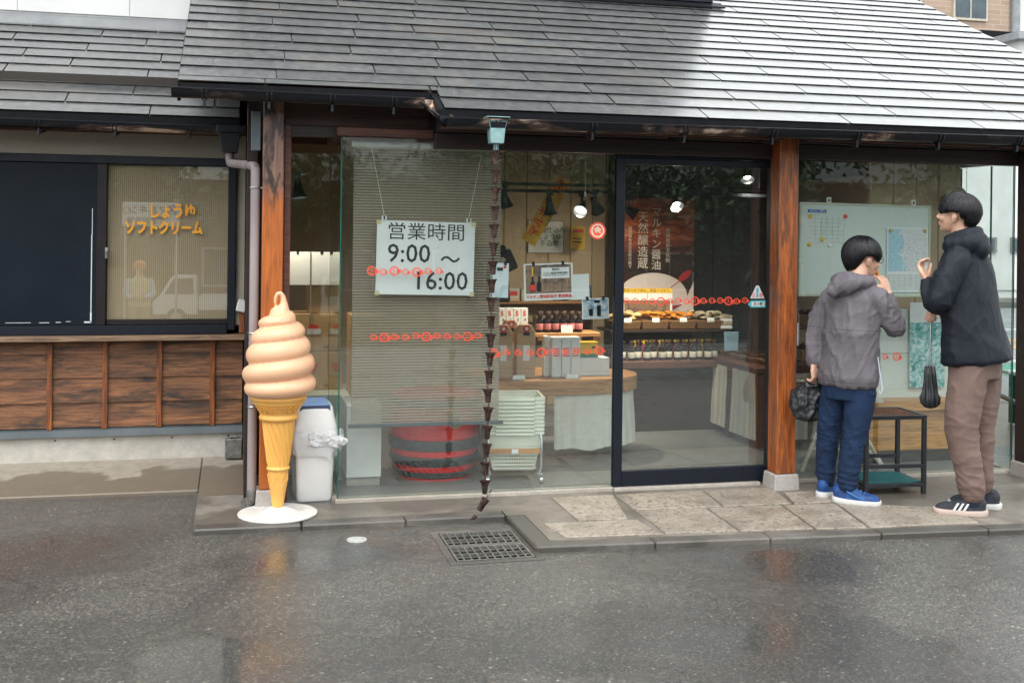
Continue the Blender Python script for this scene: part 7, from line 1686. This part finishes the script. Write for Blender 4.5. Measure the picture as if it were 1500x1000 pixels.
box_obj('roof', M['greymetal'], 14.2, 34.2, 17.001, 30.2, 4.2, 4.35, wbld)
brk = empty('brick_building', 'tan brick apartment block rising behind the roof at the right', 'building')
def brick_mat():
    m, n, l, b = nodes_of('tan_brick'); v = coord(n, l, (1, 1, 1), False, True)
    mp2 = n.new('ShaderNodeMapping'); mp2.inputs['Rotation'].default_value = (R(90), 0, 0); l.new(v, mp2.inputs['Vector'])
    bt = n.new('ShaderNodeTexBrick'); bt.inputs['Scale'].default_value = 1.0; bt.inputs['Brick Width'].default_value = 0.5; bt.inputs['Row Height'].default_value = 0.16; bt.inputs['Mortar Size'].default_value = 0.012
    bt.inputs['Color1'].default_value = (0.40, 0.29, 0.215, 1); bt.inputs['Color2'].default_value = (0.34, 0.245, 0.18, 1); bt.inputs['Mortar'].default_value = (0.46, 0.37, 0.30, 1); l.new(mp2.outputs[0], bt.inputs['Vector'])
    f = nz(n, l, v, 0.5, 4); l.new(mixc(n, l, ramp(n, l, f, [(0.3, 0.35), (0.6, 0.0)]), bt.outputs['Color'], (0.30, 0.22, 0.165)), b.inputs['Base Color']); b.inputs['Roughness'].default_value = 0.8; return m
box_obj('wall', brick_mat(), 19.0, 23.6, 25, 36, 0, 16, brk)
box_obj('wall', M['white_wall'], 23.62, 30, 25.4, 36, 0, 15, brk); box_obj('wall', M['plaster'], 16.0, 18.98, 24.6, 36, 0, 14, brk)
MB().cyl((23.75, 24.95, 0), (23.75, 24.95, 16), 0.16, 14).build('drainpipe', M['greymetal'], brk, smooth=True)
for i in range(3):
    for j in range(2):
        wx_, wz_ = 22.1 - j * 2.4, 8.55 + i * 3.0
        wn = box_obj('window', pm('cream_window_frame', (0.55, 0.50, 0.40), rough=0.5), wx_ - 0.62, wx_ + 0.62, 24.92, 24.998, wz_, wz_ + 1.5, brk)
        for k_ in (-1, 1): box_obj('pane', M['farglass'], wx_ + (0.03 if k_ > 0 else -0.56), wx_ + (0.56 if k_ > 0 else -0.03), 24.905, 24.919, wz_ + 0.08, wz_ + 1.42, wn)
lowb = empty('low_roof_building', 'low white roofed building in front of the brick block', 'building'); box_obj('wall', M['white_wall'], 20.5, 32, 20.5, 23.5, 0, 7.1, lowb); box_obj('roof', M['greymetal'], 20.2, 32.3, 20.2, 23.8, 7.1, 7.3, lowb); box_obj('ridge', M['drip'], 20.2, 32.3, 21.8, 22.2, 7.301, 7.6, lowb)
hr = empty('handrail', 'low grey bent handrail beside the corner post', 'handrail', (5.1, 0.6, 0.0)); MB().tube([(-0.25, 0.9, 0.62), (-0.05, 0.55, 0.45), (0.05, 0.3, 0.36), (0.6, 0.1, 0.33), (2.6, 0.1, 0.33)], 0.02, 10).build('rail', M['bluegrey'], hr, smooth=True); MB().cyl((0.6, 0.1, 0.03), (0.6, 0.1, 0.33), 0.018, 10).build('stanchion', M['bluegrey'], hr); MB().cyl((2.2, 0.1, 0.03), (2.2, 0.1, 0.33), 0.018, 10).build('stanchion', M['bluegrey'], hr)
bc = empty('slat_bench', 'white slatted bench beyond the shop corner', 'bench', (6.4, 1.6, 0.03), rz=R(10))
for i in range(4): box_obj('slat', M['paint_w'], -0.6, 0.9, i * 0.09, i * 0.09 + 0.07, 0.42, 0.45, bc, 0.004)
for x in (-0.5, 0.8): box_obj('leg', M['black_metal'], x - 0.02, x + 0.02, 0.02, 0.34, 0.0, 0.419, bc)

# ------------------------------------------------------------------ across the road, behind the viewer (seen in the glass)
M['shed'] = wood('shed_boards', (0.09, 0.055, 0.038), (0.055, 0.034, 0.024), (0.03, 0.02, 0.016), 'z', 0.5, 0.6, 0.75, 0.3, 0.2); M['tileroof'] = pm('dark_tiles', (0.045, 0.047, 0.05), (0.03, 0.031, 0.034), sc=4, rough=0.45)
def house(label, x0, x1, y0, y1, h, wallm, rh, n):
    o = empty('house', label, 'building', (0, 0, -1.16))
    box_obj('wall', wallm, x0, x1, y0, y1, 0, h, o)
    cy = (y0 + y1) / 2; MB().prism([(y0 - 0.6, h), (cy, h + rh), (y1 + 0.6, h)], 'x', x0 - 0.5, x1 + 0.5).build('roof', M['tileroof'], o)
    for i in range(n):
        cx = x0 + (x1 - x0) * (i + 0.5) / n; w = box_obj('window', M['paint_w'], cx - 0.8, cx + 0.8, y1 + 0.002, y1 + 0.05, 1.0, 2.2, o); box_obj('pane', M['farglass'], cx - 0.73, cx - 0.02, y1 + 0.051, y1 + 0.06, 1.07, 2.13, w); box_obj('pane', M['farglass'], cx + 0.02, cx + 0.73, y1 + 0.051, y1 + 0.06, 1.07, 2.13, w)
    return o
house('long dark boarded storehouse across the road, reflected in the door glass', -2.5, 14.0, -34, -26, 4.2, M['shed'], 2.4, 5)
house('ochre boarded house across the road, reflected in the serving window', -26, -2.9, -36, -27, 3.8, pm('ochre_boards', (0.20, 0.145, 0.09), (0.15, 0.105, 0.065), sc=2, rough=0.8), 2.2, 4)
house('right-hand boarded storehouse with tiled roof across the road', 14.2, 36, -36, -27, 4.5, M['shed'], 2.6, 5)
M['leaf'] = pm('leaf_green', (0.055, 0.105, 0.032), (0.025, 0.055, 0.018), sc=0.9, rough=0.5, world=True, rnd=False); M['bark'] = pm('bark', (0.10, 0.075, 0.055), (0.05, 0.038, 0.03), sc=12, rough=0.9)
def tree(label, x, y, h, r, sd_):
    rn = random.Random(sd_); o = empty('tree', label, 'tree', (x, y, -1.17), group='trees across the road')
    tk = MB(); tk.tube([(0, 0, 0), (0.1, 0.05, h * 0.3), (0.05, -0.1, h * 0.6)], [0.22, 0.17, 0.09], 10); cl_ = []
    for i in range(7):
        a = rn.uniform(0, 6.28); e = Vector((math.cos(a) * r * 0.7, math.sin(a) * r * 0.7, h * rn.uniform(0.55, 0.9))); tk.tube([(0.07, 0, h * rn.uniform(0.3, 0.5)), tuple(e * 0.6 + Vector((0, 0, h * 0.2))), tuple(e)], [0.08, 0.05, 0.02], 6); cl_.append(e)
    tk.build('trunk', M['bark'], o, smooth=True); lf = MB()
    for i in range(44): cl_.append(Vector((rn.gauss(0, r * 0.5), rn.gauss(0, r * 0.5), h * 0.68 + rn.gauss(0, h * 0.15))))
    for c_ in cl_:
        for k_ in range(80):
            p = c_ + Vector((rn.gauss(0, 0.42), rn.gauss(0, 0.42), rn.gauss(0, 0.32))); d1 = Vector((rn.gauss(0, 1), rn.gauss(0, 1), rn.gauss(0, 1))).normalized() * 0.13; d2 = d1.cross(Vector((rn.gauss(0, 1), rn.gauss(0, 1), rn.gauss(0, 1)))).normalized() * 0.07
            lf.add([p - d1, p + d2, p + d1, p - d2], [(0, 1, 2, 3)])
    lf.build('crown', M['leaf'], o)
tree('round leafy tree before the dark storehouse across the road', 6.0, -23.0, 5.2, 1.9, 3); tree('tall leafy tree at the right end of the storehouse across the road', 13.0, -22.0, 6.0, 2.2, 4); tree('broad tree before the ochre house across the road', -8.5, -23.5, 4.6, 2.0, 5); tree('leafy tree between the two houses across the road', -3.6, -25.0, 5.6, 2.0, 6); tree('bushy tree left of the door reflection across the road', 1.5, -24.0, 5.4, 2.2, 12); tree('bushy tree right of the round tree across the road', 9.5, -24.0, 6.2, 2.4, 13); tree('far right bushy tree across the road', 25.5, -23.5, 5.6, 2.4, 14); tree('leafy tree beside the right-hand storehouse across the road', 20.0, -23.0, 5.0, 2.0, 8)
# parking board, mirrored in the serving window
pb2 = empty('parking_sign', 'white parking board on two posts across the road, mirrored in the serving window', 'sign', (-1.96, -10.2, 0.0), rz=PI)
box_obj('board', M['paper'], -0.45, 0.45, -0.01, 0.01, 1.62, 2.01, pb2, 0.005)
for x in (-0.40, 0.40): MB().cyl((x, 0.03, -0.32), (x, 0.03, 1.99), 0.02, 8).build('post', M['steel'], pb2)
lettering('P', 0.24, M['blue'], pb2, (-0.34, -0.012, 1.88), off=0.006); lettering('マルキン', 0.16, M['ink'], pb2, (0.05, -0.012, 1.88), off=0.003); lettering('醤油記念館', 0.12, M['ink'], pb2, (0.08, -0.012, 1.71), off=0.002)
MB().lathe([(0.05, 0), (0.065, 0), (0.065, 0.002), (0.05, 0.002)], n=24, capb=False, capt=False).build('crest', M['red'], pb2, loc=(0.38, -0.011, 1.88), rot=(PI / 2, 0, 0))

# small white truck parked on the lower ground, mirrored in the serving window
tk_ = empty('truck', 'small white flatbed truck parked across the road, mirrored in the serving window', 'truck', (-2.85, -24.0, -1.15))
M['carwhite'] = pm('white_car_paint', (0.78, 0.79, 0.79), (0.74, 0.75, 0.75), sc=2, rough=0.2, coat=0.5)
MB().prism([(0.0, 0.35), (0.0, 0.72), (0.16, 0.86), (0.48, 1.40), (0.60, 1.45), (1.10, 1.45), (1.16, 1.40), (1.20, 0.35)], 'y', -0.65, 0.65).build('cab', M['carwhite'], tk_, bevel=0.03)
MB().box(1.22, 3.3, -0.68, 0.68, 0.48, 0.56).box(1.22, 3.3, -0.68, -0.65, 0.561, 0.86).box(1.22, 3.3, 0.65, 0.68, 0.561, 0.86).box(3.27, 3.3, -0.649, 0.649, 0.561, 0.86).build('bed', M['carwhite'], tk_, bevel=0.008)
for s_ in (-1, 1): MB().prism([(0.30, 0.92), (0.55, 1.34), (1.05, 1.36), (1.08, 0.92)], 'y', s_ * 0.652, s_ * 0.658).build('side_window', M['farglass'], tk_)
whl = MB().cyl((0, -0.09, 0), (0, 0.09, 0), 0.27, 24).mesh('wheel', pm('tyre', (0.012, 0.012, 0.013), rough=0.8), smooth=True); hub = MB().cyl((0, -0.095, 0), (0, 0.095, 0), 0.15, 18).mesh('rim', M['steel'], smooth=True)
for x_ in (0.62, 2.6):
    for y_ in (-0.56, 0.58): w0_ = link('wheel', whl, tk_, (x_, y_, 0.27)); link('rim', hub, w0_)
MB().box(-0.03, 0.02, -0.5, 0.5, 0.36, 0.46).build('bumper', M['greymetal'], tk_, bevel=0.01)
for y_ in (-0.5, 0.5): MB().ball((0.0, y_, 0.62), (0.03, 0.09, 0.07), 12).build('headlight', M['paper'], tk_, smooth=True)
# onlooker in an orange cap, mirrored in the serving window
Pc = empty('person', 'person in orange cap and cream vest across the road, mirrored in the serving window', 'person', (-2.275, -12.0, -0.55), rz=R(90))
HC = Matrix.Translation((0.02, 0, 1.44)); b3 = MB(); head_shape(b3, HC); b3.tube([(0, 0, 1.40), (-0.01, 0, 1.25)], [0.052, 0.08], 14)
b3.loft([(0, 0, 0.8, 0.09, 0.14, 0), (0, 0, 1.1, 0.095, 0.16, 0), (0, 0, 1.24, 0.07, 0.12, 0)], 20)
for s_ in (-1, 1):
    sm_tube(b3, [(0, s_ * 0.19, 1.18), (0.02, s_ * 0.24, 0.95), (0.20, s_ * 0.10, 0.92)], [0.045, 0.038, 0.028], 12); hand_shape(b3, (0.20, s_ * 0.10, 0.92), (0.6, -s_ * 0.7, 0.1), (0.1, 0, 1), (0.5, 0.6, 0.4)); sm_tube(b3, [(0, s_ * 0.09, 0.8), (0.02, s_ * 0.10, 0.42), (0, s_ * 0.10, 0.06)], [0.075, 0.05, 0.035], 12); b3.ball((0.05, s_ * 0.10, 0.03), (0.11, 0.04, 0.03), 10)
me = remesh_obj(b3, 0.006, 2); me.materials.append(M['skin']); link('body', me, Pc)
j3 = MB(); j3.loft([(0, 0, 0.74, 0.125, 0.19, 0), (0, 0, 1.0, 0.13, 0.20, 0), (0, 0, 1.18, 0.115, 0.20, 0), (-0.005, 0, 1.27, 0.08, 0.09, 0)], 24); me = remesh_obj(j3, 0.012, 3); wrinkle(me, lambda p: 0.006 * noise.noise(p * 12)); me.materials.append(pm('cream_vest', (0.60, 0.50, 0.32), rough=0.8)); link('vest', me, Pc)
j3 = MB()
for s_ in (-1, 1): sm_tube(j3, [(0, s_ * 0.18, 1.19), (0.02, s_ * 0.245, 0.95), (0.17, s_ * 0.12, 0.92)], [0.066, 0.058, 0.045])
me = remesh_obj(j3, 0.012, 3); me.materials.append(pm('pale_blue_shirt', (0.42, 0.52, 0.66), rough=0.8)); link('sleeves', me, Pc)
j3 = MB(); j3.loft([(0, 0, 0.68, 0.11, 0.17, 0), (0, 0, 0.82, 0.11, 0.165, 0)], 20)
for s_ in (-1, 1): sm_tube(j3, [(0, s_ * 0.09, 0.78), (0.015, s_ * 0.10, 0.42), (0, s_ * 0.10, 0.08)], [0.092, 0.075, 0.065])
me = remesh_obj(j3, 0.012, 3); me.materials.append(pm('khaki_trousers', (0.30, 0.25, 0.17), rough=0.8)); link('trousers', me, Pc)
MB().lathe([(0.112, 0.0), (0.113, 0.035), (0.104, 0.075), (0.07, 0.112), (0.0, 0.125)], (0.01, 0, 1.445), n=24, capt=False).build('cap', pm('orange_knit', (0.72, 0.22, 0.04), rough=0.85), Pc, smooth=True)
